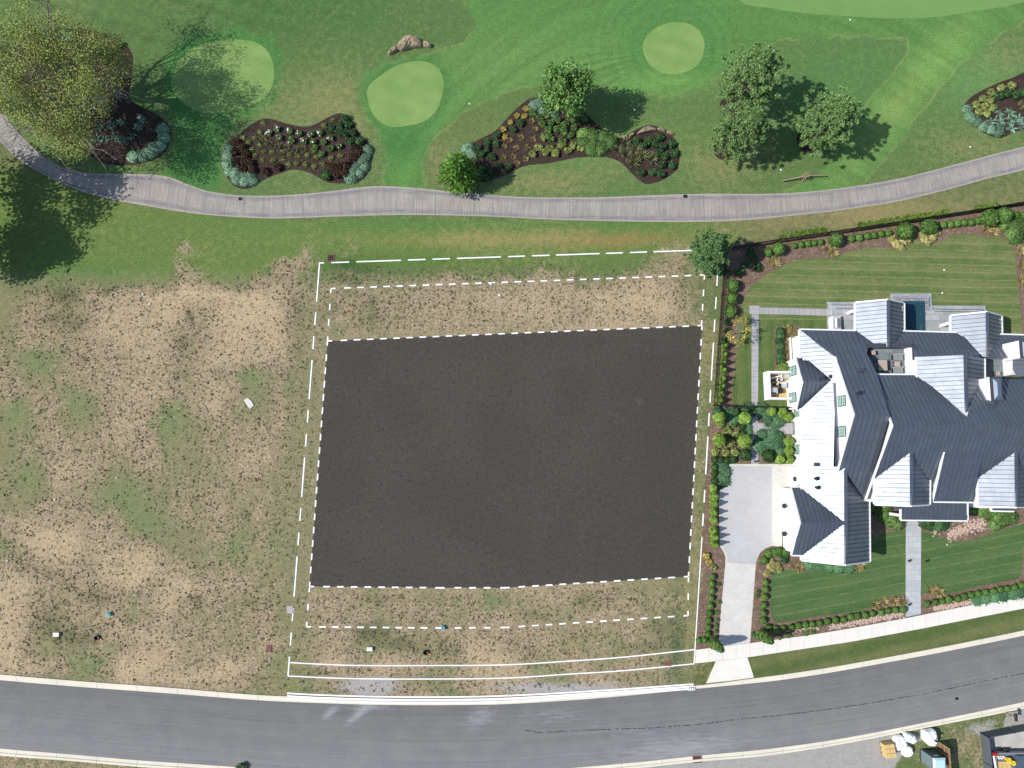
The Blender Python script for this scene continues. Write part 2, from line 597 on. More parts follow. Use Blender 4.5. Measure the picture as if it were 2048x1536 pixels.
gm, nt, b = material('turf_and_soil', .95, .05)
c = coords(nt)
f1, f2, f3 = turf_detail(nt, c)
T = attr(nt, 'tint').outputs['Color']
dry_s = attr(nt, 'dry').outputs['Fac']
dirt_s = attr(nt, 'dirt').outputs['Fac']
weed_s = attr(nt, 'weed').outputs['Fac']
grav_s = attr(nt, 'gravel').outputs['Fac']
k = math_(nt, 'MULTIPLY', mrange(nt, f1, .28, .72, .42, 1.5), mrange(nt, f2, .3, .7, .86, 1.14))
k = math_(nt, 'MULTIPLY', k, math_(nt, 'MULTIPLY_ADD', attr(nt, 'mow').outputs['Fac'], .105, 1.0))
fg = noise(nt, c, 15.0, 3, .6)
k = math_(nt, 'MULTIPLY', k, mrange(nt, fg, .3, .7, .62, 1.38))
grass = scale_col(nt, T, math_(nt, 'MULTIPLY', k, 1.2))
dv = math_(nt, 'ADD', dry_s, math_(nt, 'ADD', math_(nt, 'MULTIPLY_ADD', f2, 1.5, -.75), math_(nt, 'MULTIPLY_ADD', f1, 1.5, -.75)))
grass = mix(nt, mrange(nt, dv, .35, .9, 0, .5), grass, scale_col(nt, srgb(160, 142, 100), mrange(nt, f1, .3, .7, .7, 1.25)))
f4 = noise(nt, c, 3.1, 5, .7)
f5 = noise(nt, coords(nt, (1.3, .8, 1)), .8, 5, .65)
dm = math_(nt, 'ADD', dirt_s, math_(nt, 'ADD', math_(nt, 'MULTIPLY_ADD', f4, 1.25, -.625), math_(nt, 'MULTIPLY_ADD', f5, 1.1, -.55)))
dm = math_(nt, 'ADD', dm, math_(nt, 'MULTIPLY_ADD', f1, .9, -.45))
dmask = mrange(nt, dm, .36, .74)
soil = mix(nt, mrange(nt, f2, .35, .65), srgb(150, 132, 111), srgb(170, 153, 127))
bare = mrange(nt, dirt_s, .72, .98)
soil = mix(nt, math_(nt, 'MULTIPLY', bare, mrange(nt, math_(nt, 'ADD', f4, math_(nt, 'MULTIPLY_ADD', f5, .8, -.4)), .36, .6, 0, .9)), soil, srgb(192, 172, 136))
f6 = noise(nt, c, 4.2, 5, .72)
soil = mix(nt, mrange(nt, math_(nt, 'ADD', f6, math_(nt, 'MULTIPLY', bare, .07)), .4, .5, .8, 0), soil, srgb(116, 104, 82))
soil = mix(nt, mrange(nt, f6, .53, .62, 0, .7), soil, srgb(200, 177, 142))
soil = mix(nt, mrange(nt, fg, .55, .68, 0, .6), soil, srgb(206, 180, 142))
soil = scale_col(nt, soil, math_(nt, 'MULTIPLY', mrange(nt, f1, .28, .72, .66, 1.26), mrange(nt, fg, .34, .52, .6, 1.06)))
colr = mix(nt, dmask, grass, soil)
# low weeds in the bare soil
vor = N(nt, 'ShaderNodeTexVoronoi', {'Vector': c, 'Scale': 2.3, 'Randomness': 1.0})
vr = N(nt, 'ShaderNodeSeparateColor', {'Color': vor.outputs['Color']}).outputs[0]
spot = math_(nt, 'MULTIPLY', mrange(nt, math_(nt, 'ADD', vor.outputs['Distance'], math_(nt, 'MULTIPLY_ADD', f1, .5, -.25)), .2, .4, .8, 0), mrange(nt, vr, .35, .5))
spot = math_(nt, 'MULTIPLY', spot, mrange(nt, dirt_s, .15, .4))
spot = math_(nt, 'MULTIPLY', spot, mrange(nt, dirt_s, .8, 1.0, .8, .5))
wm = mrange(nt, math_(nt, 'ADD', weed_s, math_(nt, 'ADD', math_(nt, 'MULTIPLY_ADD', f4, 1.8, -.9), math_(nt, 'MULTIPLY_ADD', f1, 1.2, -.6))), .3, .8, 0, .5)
wcol = scale_col(nt, mix(nt, f2, srgb(66, 76, 52), srgb(88, 86, 64)), mrange(nt, f1, .3, .7, .6, 1.4))
colr = mix(nt, math_(nt, 'MAXIMUM', spot, wm), colr, wcol)
gcol = scale_col(nt, mix(nt, f2, srgb(148, 145, 142), srgb(180, 176, 172)), mrange(nt, f1, .3, .7, .7, 1.25))
gmk = mrange(nt, math_(nt, 'ADD', grav_s, math_(nt, 'ADD', math_(nt, 'MULTIPLY_ADD', f4, .7, -.35), math_(nt, 'MULTIPLY_ADD', f1, .7, -.35))), .3, .62, 0, .9)
colr = mix(nt, gmk, colr, gcol)
nt.links.new(colr, b.inputs['Base Color'])
bump(nt, b, f1, .6, .06)

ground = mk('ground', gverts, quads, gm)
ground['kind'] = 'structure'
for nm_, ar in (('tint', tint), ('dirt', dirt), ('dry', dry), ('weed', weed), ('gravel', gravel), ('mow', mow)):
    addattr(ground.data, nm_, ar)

# ------------------------------------------------------------------ surface materials
def turf_mat(name, base, alt, line=None, ang=0.0, period=.75, lines=0.0, amp=.25, fine=.45, dryk=0.0):
    m, nt, b = material(name, .95, .05)
    c = coords(nt)
    cr = coords(nt, (1, 1, 1), ang)
    f1, f2, f3 = turf_detail(nt, c)
    fg = noise(nt, c, 15, 3, .6)
    sy = N(nt, 'ShaderNodeSeparateXYZ', {'Vector': cr}).outputs[1]
    wob = math_(nt, 'MULTIPLY_ADD', noise(nt, c, .35, 2, .4), .24, -.12)
    ph = math_(nt, 'MULTIPLY', math_(nt, 'ADD', sy, wob), 2 * math.pi / period)
    st = math_(nt, 'SINE', ph)
    s2 = math_(nt, 'SINE', math_(nt, 'MULTIPLY', ph, .5))
    f = math_(nt, 'ADD', math_(nt, 'MULTIPLY', s2, amp), mrange(nt, f3, .3, .7), clamp=True)
    col = mix(nt, f, base, alt)
    col = scale_col(nt, col, math_(nt, 'MULTIPLY', mrange(nt, f1, .28, .72, 1 - fine, 1 + fine), mrange(nt, fg, .3, .7, 1 - fine * .7, 1 + fine * .7)))
    if lines:
        lm = mrange(nt, st, .82, 1.0)
        gap = mrange(nt, noise(nt, coords(nt, (.5, 3, 1), 0), 1.2, 4, .7), .36, .6)
        lm = math_(nt, 'MULTIPLY', math_(nt, 'MULTIPLY', lm, gap), lines)
        col = mix(nt, lm, col, line)
    if dryk:
        dv = math_(nt, 'ADD', math_(nt, 'MULTIPLY', f2, .7), math_(nt, 'MULTIPLY', f1, .5))
        col = mix(nt, mrange(nt, dv, .58, .8, 0, dryk), col, srgb(150, 140, 95))
    nt.links.new(col, b.inputs['Base Color'])
    bump(nt, b, f1, .5, .05)
    return m


M_green = turf_mat('putting_turf', srgb(112, 144, 80), srgb(130, 156, 92), ang=.35, period=1.0, amp=.15, fine=.12)
M_fair2 = turf_mat('fairway_turf', srgb(108, 142, 82), srgb(114, 148, 86), ang=.2, period=2.2, amp=.2, fine=.14)
M_lawn = turf_mat('back_lawn_turf', srgb(88, 108, 62), srgb(110, 120, 76), srgb(146, 144, 102), math.radians(1.5), .8, .7, .42, .45, .4)
M_lawn2 = turf_mat('front_lawn_turf', srgb(72, 100, 58), srgb(84, 108, 66), srgb(134, 144, 102), math.radians(-10), .95, .4, .35, .42, .12)
M_verge = turf_mat('verge_turf', srgb(82, 98, 56), srgb(104, 110, 70), None, math.radians(-13), 1.1, 0, .5, .42, .25)
M_side = turf_mat('side_lawn_turf', srgb(74, 98, 54), srgb(94, 108, 64), srgb(120, 130, 84), math.radians(90), .7, .3, .4, .42, .25)


def mulch_mat(name, a, bcol, pale):
    m, nt, b = material(name, .95, .05)
    c = coords(nt)
    f1 = noise(nt, c, 9, 6, .75); f2 = noise(nt, c, 1.2, 5, .6)
    col = mix(nt, mrange(nt, f2, .35, .65), a, bcol)
    col = scale_col(nt, col, mrange(nt, f1, .28, .72, .5, 1.5))
    v = N(nt, 'ShaderNodeTexVoronoi', {'Vector': c, 'Scale': 7.0})
    chip = N(nt, 'ShaderNodeSeparateColor', {'Color': v.outputs['Color']}).outputs[0]
    col = mix(nt, mrange(nt, chip, .72, .95, 0, .45), col, pale)
    nt.links.new(col, b.inputs['Base Color'])
    bump(nt, b, f1, .7, .06)
    return m


M_mulch = mulch_mat('dark_mulch', srgb(58, 48, 44), srgb(70, 58, 53), srgb(92, 78, 70))
M_bark = mulch_mat('bark_mulch', srgb(106, 88, 76), srgb(124, 104, 90), srgb(172, 150, 132))

# dark survey overlay, made up here as a soil-textured sheet
M_overlay, nt, b = material('dark_overlay', .95, .05)
c = coords(nt)
f1 = noise(nt, c, 7, 7, .75); f2 = noise(nt, c, 1.3, 6, .65); f3 = noise(nt, c, .16, 4, .55); f4 = noise(nt, c, 2.6, 5, .7)
dp = attr(nt, 'dirt').outputs['Fac']
g = mrange(nt, math_(nt, 'ADD', math_(nt, 'MULTIPLY_ADD', dp, .5, .25), math_(nt, 'ADD', math_(nt, 'MULTIPLY_ADD', f4, 1.5, -.75), math_(nt, 'MULTIPLY_ADD', f2, .6, -.3))), .05, 1.0)
col = mix(nt, g, srgb(66, 65, 59), srgb(82, 75, 69))
col = scale_col(nt, col, math_(nt, 'MULTIPLY', mrange(nt, f1, .28, .72, .72, 1.28), mrange(nt, noise(nt, c, 14, 3, .6), .3, .7, .7, 1.3)))
vor = N(nt, 'ShaderNodeTexVoronoi', {'Vector': c, 'Scale': 2.0})
vr = N(nt, 'ShaderNodeSeparateColor', {'Color': vor.outputs['Color']}).outputs[0]
sp = math_(nt, 'MULTIPLY', mrange(nt, math_(nt, 'ADD', vor.outputs['Distance'], math_(nt, 'MULTIPLY_ADD', f1, .4, -.2)), .16, .32, 1, 0), mrange(nt, vr, .4, .6, 0, .45))
col = mix(nt, math_(nt, 'MULTIPLY', sp, mrange(nt, dp, .2, .5)), col, srgb(48, 48, 44))
nt.links.new(col, b.inputs['Base Color'])
bump(nt, b, f1, .4, .05)

# asphalt with dusty patches
M_road, nt, b = material('asphalt', .9, .2)
c = coords(nt)
f1 = noise(nt, c, 16, 5, .8); f2 = noise(nt, c, .5, 5, .6); 
lane = attr(nt, 'lane').outputs['Fac']; alng = attr(nt, 'along').outputs['Fac']
f3 = noise(nt, N(nt, 'ShaderNodeCombineXYZ', {0: math_(nt, 'MULTIPLY', alng, .05), 1: math_(nt, 'MULTIPLY', lane, 26)}).outputs[0], 1.0, 5, .65)
du = attr(nt, 'dust').outputs['Fac']
col = mix(nt, mrange(nt, f2, .3, .7), srgb(112, 112, 112), srgb(121, 121, 120))
col = scale_col(nt, col, math_(nt, 'MULTIPLY', mrange(nt, f1, .28, .72, .86, 1.14), math_(nt, 'MULTIPLY', mrange(nt, f3, .3, .7, .88, 1.12), mrange(nt, lane, 0, .9, .88, 1.14))))
v = N(nt, 'ShaderNodeTexVoronoi', {'Vector': c, 'Scale': 2.2})
vr = N(nt, 'ShaderNodeSeparateColor', {'Color': v.outputs['Color']}).outputs[0]
col = mix(nt, math_(nt, 'MULTIPLY', mrange(nt, v.outputs['Distance'], .07, .13, .28, 0), mrange(nt, vr, .7, .75)), col, srgb(190, 190, 188))
stre = noise(nt, coords(nt, (.35, 2.6, 1), math.radians(-48)), 1.6, 5, .7)
dm = mrange(nt, math_(nt, 'ADD', du, math_(nt, 'MULTIPLY_ADD', stre, 1.3, -.65)), .3, .9, 0, .4)
col = mix(nt, dm, col, srgb(186, 186, 190))
nt.links.new(col, b.inputs['Base Color'])


def concrete(name, a, bcol, fine=.12, scale=5):
    m, nt, b = material(name, .85, .2)
    c = coords(nt)
    f1 = noise(nt, c, 12, 6, .75); f2 = noise(nt, c, scale * .12, 5, .65)
    col = mix(nt, mrange(nt, f2, .32, .68), a, bcol)
    col = scale_col(nt, col, mrange(nt, f1, .28, .72, 1 - fine, 1 + fine * .6))
    nt.links.new(col, b.inputs['Base Color'])
    return m


M_conc = concrete('pale_concrete', srgb(226, 222, 212), srgb(218, 214, 206), .05)
M_kerb = concrete('kerb_concrete', srgb(224, 216, 196), srgb(208, 202, 188), .07, 3)
M_joint = simple('joint', srgb(120, 116, 108), .95, .05)
M_white = simple('white_render', (.78, .78, .765), .85, .15, 0, .05, 1.2)
M_trim = simple('white_trim', (.78, .79, .78), .5, .3, 0, .02)
M_line = simple('white_overlay_line', (.86, .86, .86), .8, .1, 0, .03)  # drawn survey lines, added as flat white strips on the ground


def brick_mat(name, c1, c2, mort, sx, sy, ang=0.0, msize=.03, off=.5, fine=.1, rough=.85):
    m, nt, b = material(name, rough, .2)
    c = coords(nt, (1, 1, 1), ang)
    br = N(nt, 'ShaderNodeTexBrick', {'Vector': c, 'Color1': c1, 'Color2': c2, 'Mortar': mort, 'Scale': 1.0, 'Mortar Size': msize,
                                      'Brick Width': sx, 'Row Height': sy, 'Mortar Smooth': .3}, offset=off)
    f1 = noise(nt, coords(nt), 9, 6, .75); f2 = noise(nt, coords(nt), .5, 5, .6)
    col = scale_col(nt, br.outputs['Color'], math_(nt, 'MULTIPLY', mrange(nt, f1, .28, .72, 1 - fine, 1 + fine), mrange(nt, f2, .3, .7, .94, 1.06)))
    nt.links.new(col, b.inputs['Base Color'])
    return m


M_paver = brick_mat('pale_pavers', srgb(202, 198, 192), srgb(210, 207, 200), srgb(182, 178, 172), .36, .18, 0, .015)
M_paver2 = brick_mat('grey_pavers', srgb(180, 179, 179), srgb(184, 183, 183), srgb(172, 171, 171), .3, .3, 0, .012, fine=.07)
M_slab = brick_mat('walk_slabs', srgb(158, 156, 158), srgb(166, 164, 165), srgb(126, 124, 126), 6.0, .56, 0, .02, 0.0, .08)
M_slab2 = brick_mat('walk_slabs_cross', srgb(158, 156, 158), srgb(166, 164, 165), srgb(126, 124, 126), 6.0, .56, math.radians(90), .02, 0.0, .08)
M_front = brick_mat('front_walk_slate', srgb(172, 175, 178), srgb(184, 186, 188), srgb(150, 152, 154), .9, .55, 0, .02)
M_slate = brick_mat('terrace_slate', srgb(150, 154, 158), srgb(172, 174, 176), srgb(122, 126, 130), .9, .6, 0, .02, fine=.14)
M_slate2 = brick_mat('roof_terrace_slate', srgb(104, 116, 120), srgb(132, 140, 142), srgb(84, 92, 96), 1.0, .65, 0, .02, fine=.18)
# ------------------------------------------------------------------ putting greens, lawns, beds
Z1, Z2, Z3 = .004, .008, .012
G1 = [(342, 165), (358, 122), (390, 95), (438, 81), (490, 80), (526, 93), (546, 125), (546, 165), (530, 194), (498, 213), (460, 223), (420, 228), (385, 218), (356, 196)]
G2 = [(734, 182), (742, 166), (760, 152), (792, 132), (834, 122), (862, 127), (880, 142), (887, 165), (883, 195), (872, 222), (850, 242), (817, 251), (784, 254), (762, 245), (744, 225), (736, 200)]
G3 = [(1285, 95), (1294, 72), (1311, 57), (1336, 46), (1361, 44), (1381, 49), (1399, 62), (1409, 85), (1406, 110), (1394, 132), (1371, 144), (1341, 149), (1316, 142), (1296, 125)]
for g in (G1, G2, G3): sheet('putting_green', g, Z1, M_green, True)
sheet('fairway', [(1480, 0), (1540, 16), (1600, 25), (1700, 33), (1800, 37), (1870, 34), (1950, 22), (2048, 4), (2140, -40), (1900, -90), (1500, -70)], Z1, M_fair2, True)

sheet('lawn', [(1470, 640), (1482, 600), (1500, 570), (1530, 548), (1560, 531), (1590, 516), (1630, 513), (1665, 514), (1700, 501), (1740, 491), (1790, 495), (1812, 493), (1826, 480), (1832, 466),
               (1840, 480), (1860, 487), (1880, 481), (1900, 469), (1940, 464), (1965, 472), (2000, 470), (2022, 482), (2031, 500), (2036, 560), (2045, 640), (2060, 720), (1660, 720), (1655, 640),
               (1518, 640), (1500, 640)], Z1, M_lawn)
sheet('lawn', [(1468, 812), (1463, 770), (1470, 700), (1486, 660), (1500, 640), (1518, 640), (1560, 640), (1660, 640), (1660, 700), (1586, 740), (1586, 814)], Z1 + .0005, M_side)
sheet('lawn', [(1538, 1160), (1545, 1143), (1562, 1136), (1620, 1137), (1690, 1120), (1745, 1078), (1770, 1062), (1790, 1062), (1812, 1054), (1812, 1190), (1790, 1195), (1765, 1200), (1745, 1212),
               (1728, 1225), (1690, 1228), (1640, 1234), (1560, 1248), (1545, 1242), (1538, 1225)], Z1, M_lawn2)
sheet('lawn', [(1842, 1058), (1870, 1066), (1900, 1078), (1925, 1081), (1950, 1076), (1980, 1066), (2048, 1045), (2090, 1040), (2090, 1090), (2048, 1095), (2046, 1150), (2035, 1160), (2000, 1168), (1950, 1176),
               (1900, 1190), (1885, 1188), (1870, 1180), (1855, 1183), (1842, 1192)], Z1, M_lawn2)
sheet('grass_verge', [(1495, 1313), (1624, 1294), (1700, 1283), (1844, 1256), (2048, 1216), (2160, 1190), (2160, 1236), (2048, 1259), (1900, 1290), (1690, 1328), (1590, 1346), (1508, 1355)], Z1, M_verge)

BED_A = [(447, 320), (449, 304), (459, 282), (474, 272), (492, 256), (507, 246), (521, 239), (540, 237), (559, 243), (581, 249), (604, 253), (624, 251), (646, 240), (663, 231), (681, 226), (696, 234),
         (709, 250), (721, 270), (735, 284), (745, 297), (746, 314), (740, 338), (729, 356), (715, 364), (690, 367), (656, 365), (635, 353), (615, 344), (588, 339), (562, 346), (534, 357), (515, 368),
         (502, 376), (484, 378), (465, 369), (454, 354), (448, 338)]
BED_B = [(912, 345), (916, 318), (938, 291), (960, 278), (990, 262), (1010, 241), (1030, 220), (1050, 203), (1064, 196), (1100, 193), (1150, 198), (1172, 226), (1188, 243), (1208, 260), (1230, 272),
         (1246, 275), (1270, 260), (1297, 250), (1325, 257), (1345, 271), (1357, 294), (1359, 320), (1351, 341), (1330, 358), (1300, 368), (1284, 365), (1262, 345), (1243, 326), (1220, 316), (1190, 313),
         (1150, 316), (1100, 326), (1050, 332), (1020, 346), (990, 358), (960, 366), (930, 362)]
BED_C = [(1928, 214), (1940, 196), (1966, 180), (1998, 165), (2026, 155), (2060, 146), (2090, 200), (2070, 255), (2048, 260), (2026, 265), (2004, 276), (1981, 272), (1956, 258), (1936, 238)]
BED_D = [(88, 66), (130, 58), (190, 62), (240, 80), (264, 108), (264, 150), (258, 195), (285, 215), (318, 232), (338, 252), (341, 280), (325, 310), (290, 326), (245, 331), (200, 324), (160, 300),
         (100, 270), (45, 235), (15, 195), (-6, 150), (20, 105), (55, 80)]
for bed in (BED_A, BED_B, BED_C, BED_D): sheet('mulch_bed', bed, Z2, M_mulch, True)
for (x, y, r) in ((1461, 213, 23), (1450, 301, 22), (1622, 280, 29)):
    sheet('mulch_bed', [(x + r * math.cos(a) * random.uniform(.94, 1.05), y + r * .92 * math.sin(a)) for a in np.linspace(0, 2 * math.pi, 13)[:-1]], Z2, M_mulch, True)

bark = [
    [(1432, 814), (1441, 600), (1448, 522), (1465, 490), (1600, 473), (1800, 445), (2048, 410), (2120, 400), (2120, 700), (2050, 700), (2043, 640), (2034, 560), (2030, 502), (2020, 484), (2000, 473),
     (1965, 475), (1940, 467), (1900, 472), (1880, 484), (1860, 490), (1838, 482), (1831, 470), (1824, 484), (1812, 496), (1790, 498), (1740, 494), (1700, 504), (1665, 517), (1630, 516), (1590, 519),
     (1560, 534), (1530, 551), (1502, 573), (1486, 602), (1474, 640), (1475, 700), (1465, 770), (1464, 814)],
    [(1418, 814), (1586, 814), (1586, 927), (1456, 927), (1441, 934), (1438, 1000), (1436, 1088), (1448, 1104), (1451, 1118), (1450, 1132), (1446, 1180), (1437, 1292), (1392, 1299), (1398, 1200), (1406, 1150),
     (1402, 1110), (1409, 1000), (1414, 930)],
    [(1511, 1132), (1514, 1117), (1520, 1104), (1532, 1096), (1545, 1092), (1570, 1092), (1620, 1118), (1690, 1128), (1742, 1110), (1742, 1000), (1820, 1000), (1820, 1056), (1790, 1064), (1770, 1064),
     (1745, 1080), (1690, 1134), (1620, 1140), (1562, 1139), (1546, 1146), (1541, 1160), (1541, 1225), (1546, 1240), (1560, 1246), (1640, 1232), (1728, 1223), (1765, 1198), (1812, 1188), (1812, 1238),
     (1700, 1259), (1500, 1288), (1505, 1220)],
    [(1842, 1040), (2100, 1000), (2100, 1038), (2048, 1047), (1980, 1068), (1950, 1078), (1925, 1084), (1900, 1081), (1870, 1069), (1842, 1061)],
    [(1842, 1190), (1870, 1178), (1900, 1188), (1950, 1174), (2035, 1158), (2044, 1150), (2046, 1095), (2130, 1080), (2130, 1172), (2048, 1190), (1952, 1209), (1842, 1230)],
    [(1548, 658), (1560, 652), (1600, 652), (1600, 742), (1548, 742)],
]
for i, bd in enumerate(bark): sheet('bark_bed', bd, Z2 + .0006 * i, M_bark)

# ------------------------------------------------------------------ road and kerbs
KN_out = [(-160, 1330), (0, 1348), (165, 1362), (330, 1374), (512, 1389), (640, 1394), (762, 1397), (900, 1397), (1024, 1394), (1200, 1384), (1387, 1371), (1508, 1356), (1590, 1345), (1690, 1329), (1870, 1296), (2048, 1260), (2240, 1218)]
KN_in = [(-160, 1342), (0, 1360), (165, 1374), (330, 1386), (512, 1400), (640, 1406), (762, 1409.5), (900, 1410), (1024, 1407.5), (1200, 1396), (1387, 1378), (1536, 1363), (1610, 1353), (1690, 1340), (1870, 1307), (2048, 1271), (2240, 1229)]
KS_in = [(-160, 1480), (0, 1497), (132, 1508), (270, 1520), (400, 1529), (512, 1537), (640, 1545), (800, 1551), (950, 1549), (1080, 1541), (1144, 1536), (1290, 1523), (1400, 1511), (1536, 1498), (1690, 1476), (1870, 1441), (2048, 1404), (2240, 1362)]
KS_out = [(-160, 1493), (0, 1510), (132, 1520), (270, 1532), (400, 1541), (512, 1549), (640, 1557), (800, 1563), (950, 1561), (1080, 1553), (1144, 1548), (1290, 1534), (1400, 1522), (1536, 1510), (1690, 1486), (1870, 1451), (2048, 1416), (2240, 1374)]
NR = 420
a = resample(smooth_line(KN_in, 6), NR); bb = resample(smooth_line(KS_in, 6), NR)
rows = 26
rv = []
for i in range(NR):
    for j in range(rows):
        q = a[i] + (bb[i] - a[i]) * j / (rows - 1)
        # a slight crown
        t = j / (rows - 1)
        p3 = P(q[0], q[1], 0)
        rv.append((p3.x, p3.y, .012 + .05 * 4 * t * (1 - t)))
rv = np.array(rv)
ri = np.arange(NR * rows).reshape(NR, rows)
rq = np.stack([ri[:-1, :-1], ri[:-1, 1:], ri[1:, 1:], ri[1:, :-1]], -1).reshape(-1, 4)
road = mk('road', rv, rq, M_road)
road['kind'] = 'structure'
rpx, rpy = to_px(rv[:, 0], rv[:, 1])
dust = (blob(rpx, rpy, 660, 1425, 22, 9, .75, -40) + blob(rpx, rpy, 715, 1430, 34, 8, .8, -40) + blob(rpx, rpy, 740, 1412, 50, 10, .5) + blob(rpx, rpy, 960, 1435, 40, 22, .55, -40)
        + blob(rpx, rpy, 1360, 1500, 170, 30, .55, -8) + blob(rpx, rpy, 1100, 1430, 90, 22, .35) + blob(rpx, rpy, 1740, 1475, 60, 16, .35) + blob(rpx, rpy, 1260, 1460, 100, 20, .25)
        + blob(rpx, rpy, 300, 1480, 400, 20, .15) + .08)
addattr(road.data, 'dust', dust)
addattr(road.data, 'lane', np.tile(np.arange(rows) / (rows - 1), NR))
addattr(road.data, 'along', np.repeat(np.arange(NR) * .29, rows))


def kerb(inn, out, name):
    A, B = resample(smooth_line(inn, 6), 300), resample(smooth_line(out, 6), 300)
    prof = [(0, .016), (.55, .03), (.62, .12), (1.0, .125), (1.0, -.02)]
    v, f = [], []
    for i in range(300):
        for t, z in prof:
            q = A[i] + (B[i] - A[i]) * t
            p = P(q[0], q[1], 0)
            v.append((p.x, p.y, z))
    k = len(prof)
    for i in range(299):
        for j in range(k - 1):
            n = i * k + j
            f.append((n, n + k, n + k + 1, n + 1))
    o = mk(name, v, f, M_kerb)
    o['kind'] = 'structure'
    # tooled joints
    m = MB()
    for i in range(4, 296, 10):
        p0, p1 = P(*A[i]), P(*B[i])
        d = (p1 - p0); e = Vector((-d.y, d.x, 0)).normalized() * .012
        for (t0, z0), (t1, z1) in zip(prof[:3], prof[1:4]):
            q0, q1 = p0 + d * t0, p0 + d * t1
            m.add([q0 - e + Vector((0, 0, z0 + .003)), q0 + e + Vector((0, 0, z0 + .003)), q1 + e + Vector((0, 0, z1 + .003)), q1 - e + Vector((0, 0, z1 + .003))], [(0, 1, 2, 3)])
    m.build('joints', M_joint, o)
    return o


kerb(KN_in, KN_out, 'kerb')
kerb(KS_in, KS_out, 'kerb')

# sealed crack along the road and a few scuffs
crack = [(1050, 1461), (1065, 1462), (1078, 1465), (1100, 1464), (1130, 1462), (1180, 1460), (1240, 1458), (1300, 1456), (1370, 1451), (1420, 1446), (1480, 1438), (1536, 1433), (1600, 1426), (1690, 1414), (1760, 1403), (1840, 1389),
         (1900, 1377), (1960, 1364), (2048, 1346)]
cl = smooth_line(crack, 3)
m = MB()
for i in range(len(cl) - 1):
    if random.random() < .18: continue
    q0, q1 = P(cl[i][0], cl[i][1] + random.uniform(-.8, .8), .07), P(cl[i + 1][0], cl[i + 1][1] + random.uniform(-.8, .8), .07)
    d = (q1 - q0).normalized(); e = Vector((-d.y, d.x, 0)) * random.uniform(.012, .05)
    m.add([q0 - e, q1 - e, q1 + e, q0 + e], [(0, 1, 2, 3)])
o = m.build('crack_seal', simple('crack', srgb(62, 62, 66), .9, .1)); o['kind'] = 'structure'

# ------------------------------------------------------------------ cart path
PN = [(-60, 120), (0, 210), (20, 245), (50, 280), (85, 312), (130, 337), (180, 347), (240, 348), (310, 350), (345, 357), (400, 378), (430, 385), (480, 391), (560, 391), (650, 384), (730, 374), (780, 373), (850, 378), (930, 386), (1040, 394),
      (1180, 395), (1300, 391), (1400, 388), (1520, 388), (1600, 385), (1700, 374), (1800, 357), (1900, 332), (1990, 308), (2048, 293), (2200, 250)]
PS = [(-90, 180), (0, 282), (40, 320), (90, 350), (150, 378), (220, 398), (300, 413), (380, 426), (470, 434), (560, 437), (680, 433), (800, 430), (900, 431), (1000, 434), (1100, 439), (1250, 443), (1380, 444), (1480, 441), (1600, 430),
      (1700, 418), (1800, 402), (1900, 378), (1980, 356), (2048, 340), (2220, 290)]
A = resample(smooth_line(PN, 5), 500)
_b = resample(smooth_line(PS, 5), 4000)
_k = np.array([np.argmin(np.hypot(*(_b - q).T)) for q in A])
_k = np.maximum.accumulate(_k)
_k = np.convolve(np.pad(_k, 12, 'edge'), np.ones(25) / 25, 'valid')
B = np.stack([np.interp(_k, np.arange(4000), _b[:, 0]), np.interp(_k, np.arange(4000), _b[:, 1])], 1)
M_path, nt, b = material('cart_path_concrete', .9, .15)
c = coords(nt)
ac = attr(nt, 'across').outputs['Fac']; al = attr(nt, 'along').outputs['Fac']
f1 = noise(nt, c, 10, 6, .75); f2 = noise(nt, c, .45, 5, .65)
comb = N(nt, 'ShaderNodeCombineXYZ', {0: math_(nt, 'MULTIPLY', al, 6.5), 1: math_(nt, 'MULTIPLY', ac, .9)}).outputs[0]
br = noise(nt, comb, 1.0, 5, .75)
col = mix(nt, mrange(nt, f2, .3, .7), srgb(145, 139, 133), srgb(163, 156, 148))
col = scale_col(nt, col, math_(nt, 'MULTIPLY', mrange(nt, f1, .28, .72, .88, 1.12), mrange(nt, br, .33, .67, .76, 1.22)))
comb2 = N(nt, 'ShaderNodeCombineXYZ', {0: math_(nt, 'MULTIPLY', al, .5), 1: math_(nt, 'MULTIPLY', ac, 9)}).outputs[0]
stn = noise(nt, comb2, 1.0, 6, .7)
edge = math_(nt, 'ABSOLUTE', math_(nt, 'MULTIPLY_ADD', ac, 2, -1))
ring = math_(nt, 'MULTIPLY', mrange(nt, edge, .45, .72), mrange(nt, edge, .8, .95, 1, 0))
col = mix(nt, math_(nt, 'MULTIPLY', ring, mrange(nt, stn, .35, .62, .05, .8)), col, srgb(112, 110, 120))
col = mix(nt, math_(nt, 'MULTIPLY', mrange(nt, edge, .88, .99), mrange(nt, f1, .35, .6, .2, .8)), col, srgb(182, 172, 162))
nt.links.new(col, b.inputs['Base Color'])
v, f, ac_, al_ = [], [], [], []
K = 9
s = 0
prev = None
for i in range(500):
    mid = P(*((A[i] + B[i]) / 2))
    if prev is not None: s += (mid - prev).length
    prev = mid
    for j in range(K):
        q = A[i] + (B[i] - A[i]) * j / (K - 1)
        p = P(q[0], q[1], 0)
        v.append((p.x, p.y, .035)); ac_.append(j / (K - 1)); al_.append(s)
    p0, p1 = P(*A[i]), P(*B[i])
    v.append((p0.x, p0.y, -.02)); v.append((p1.x, p1.y, -.02)); ac_ += [0, 1]; al_ += [s, s]
KK = K + 2
for i in range(499):
    n = i * KK
    for j in range(K - 1): f.append((n + j, n + KK + j, n + KK + j + 1, n + j + 1))
    f.append((n + K, n + KK + K, n + KK, n)); f.append((n + K - 1, n + KK + K - 1, n + KK + K + 1, n + K + 1))
path = mk('cart_path', v, f, M_path)
path['kind'] = 'structure'
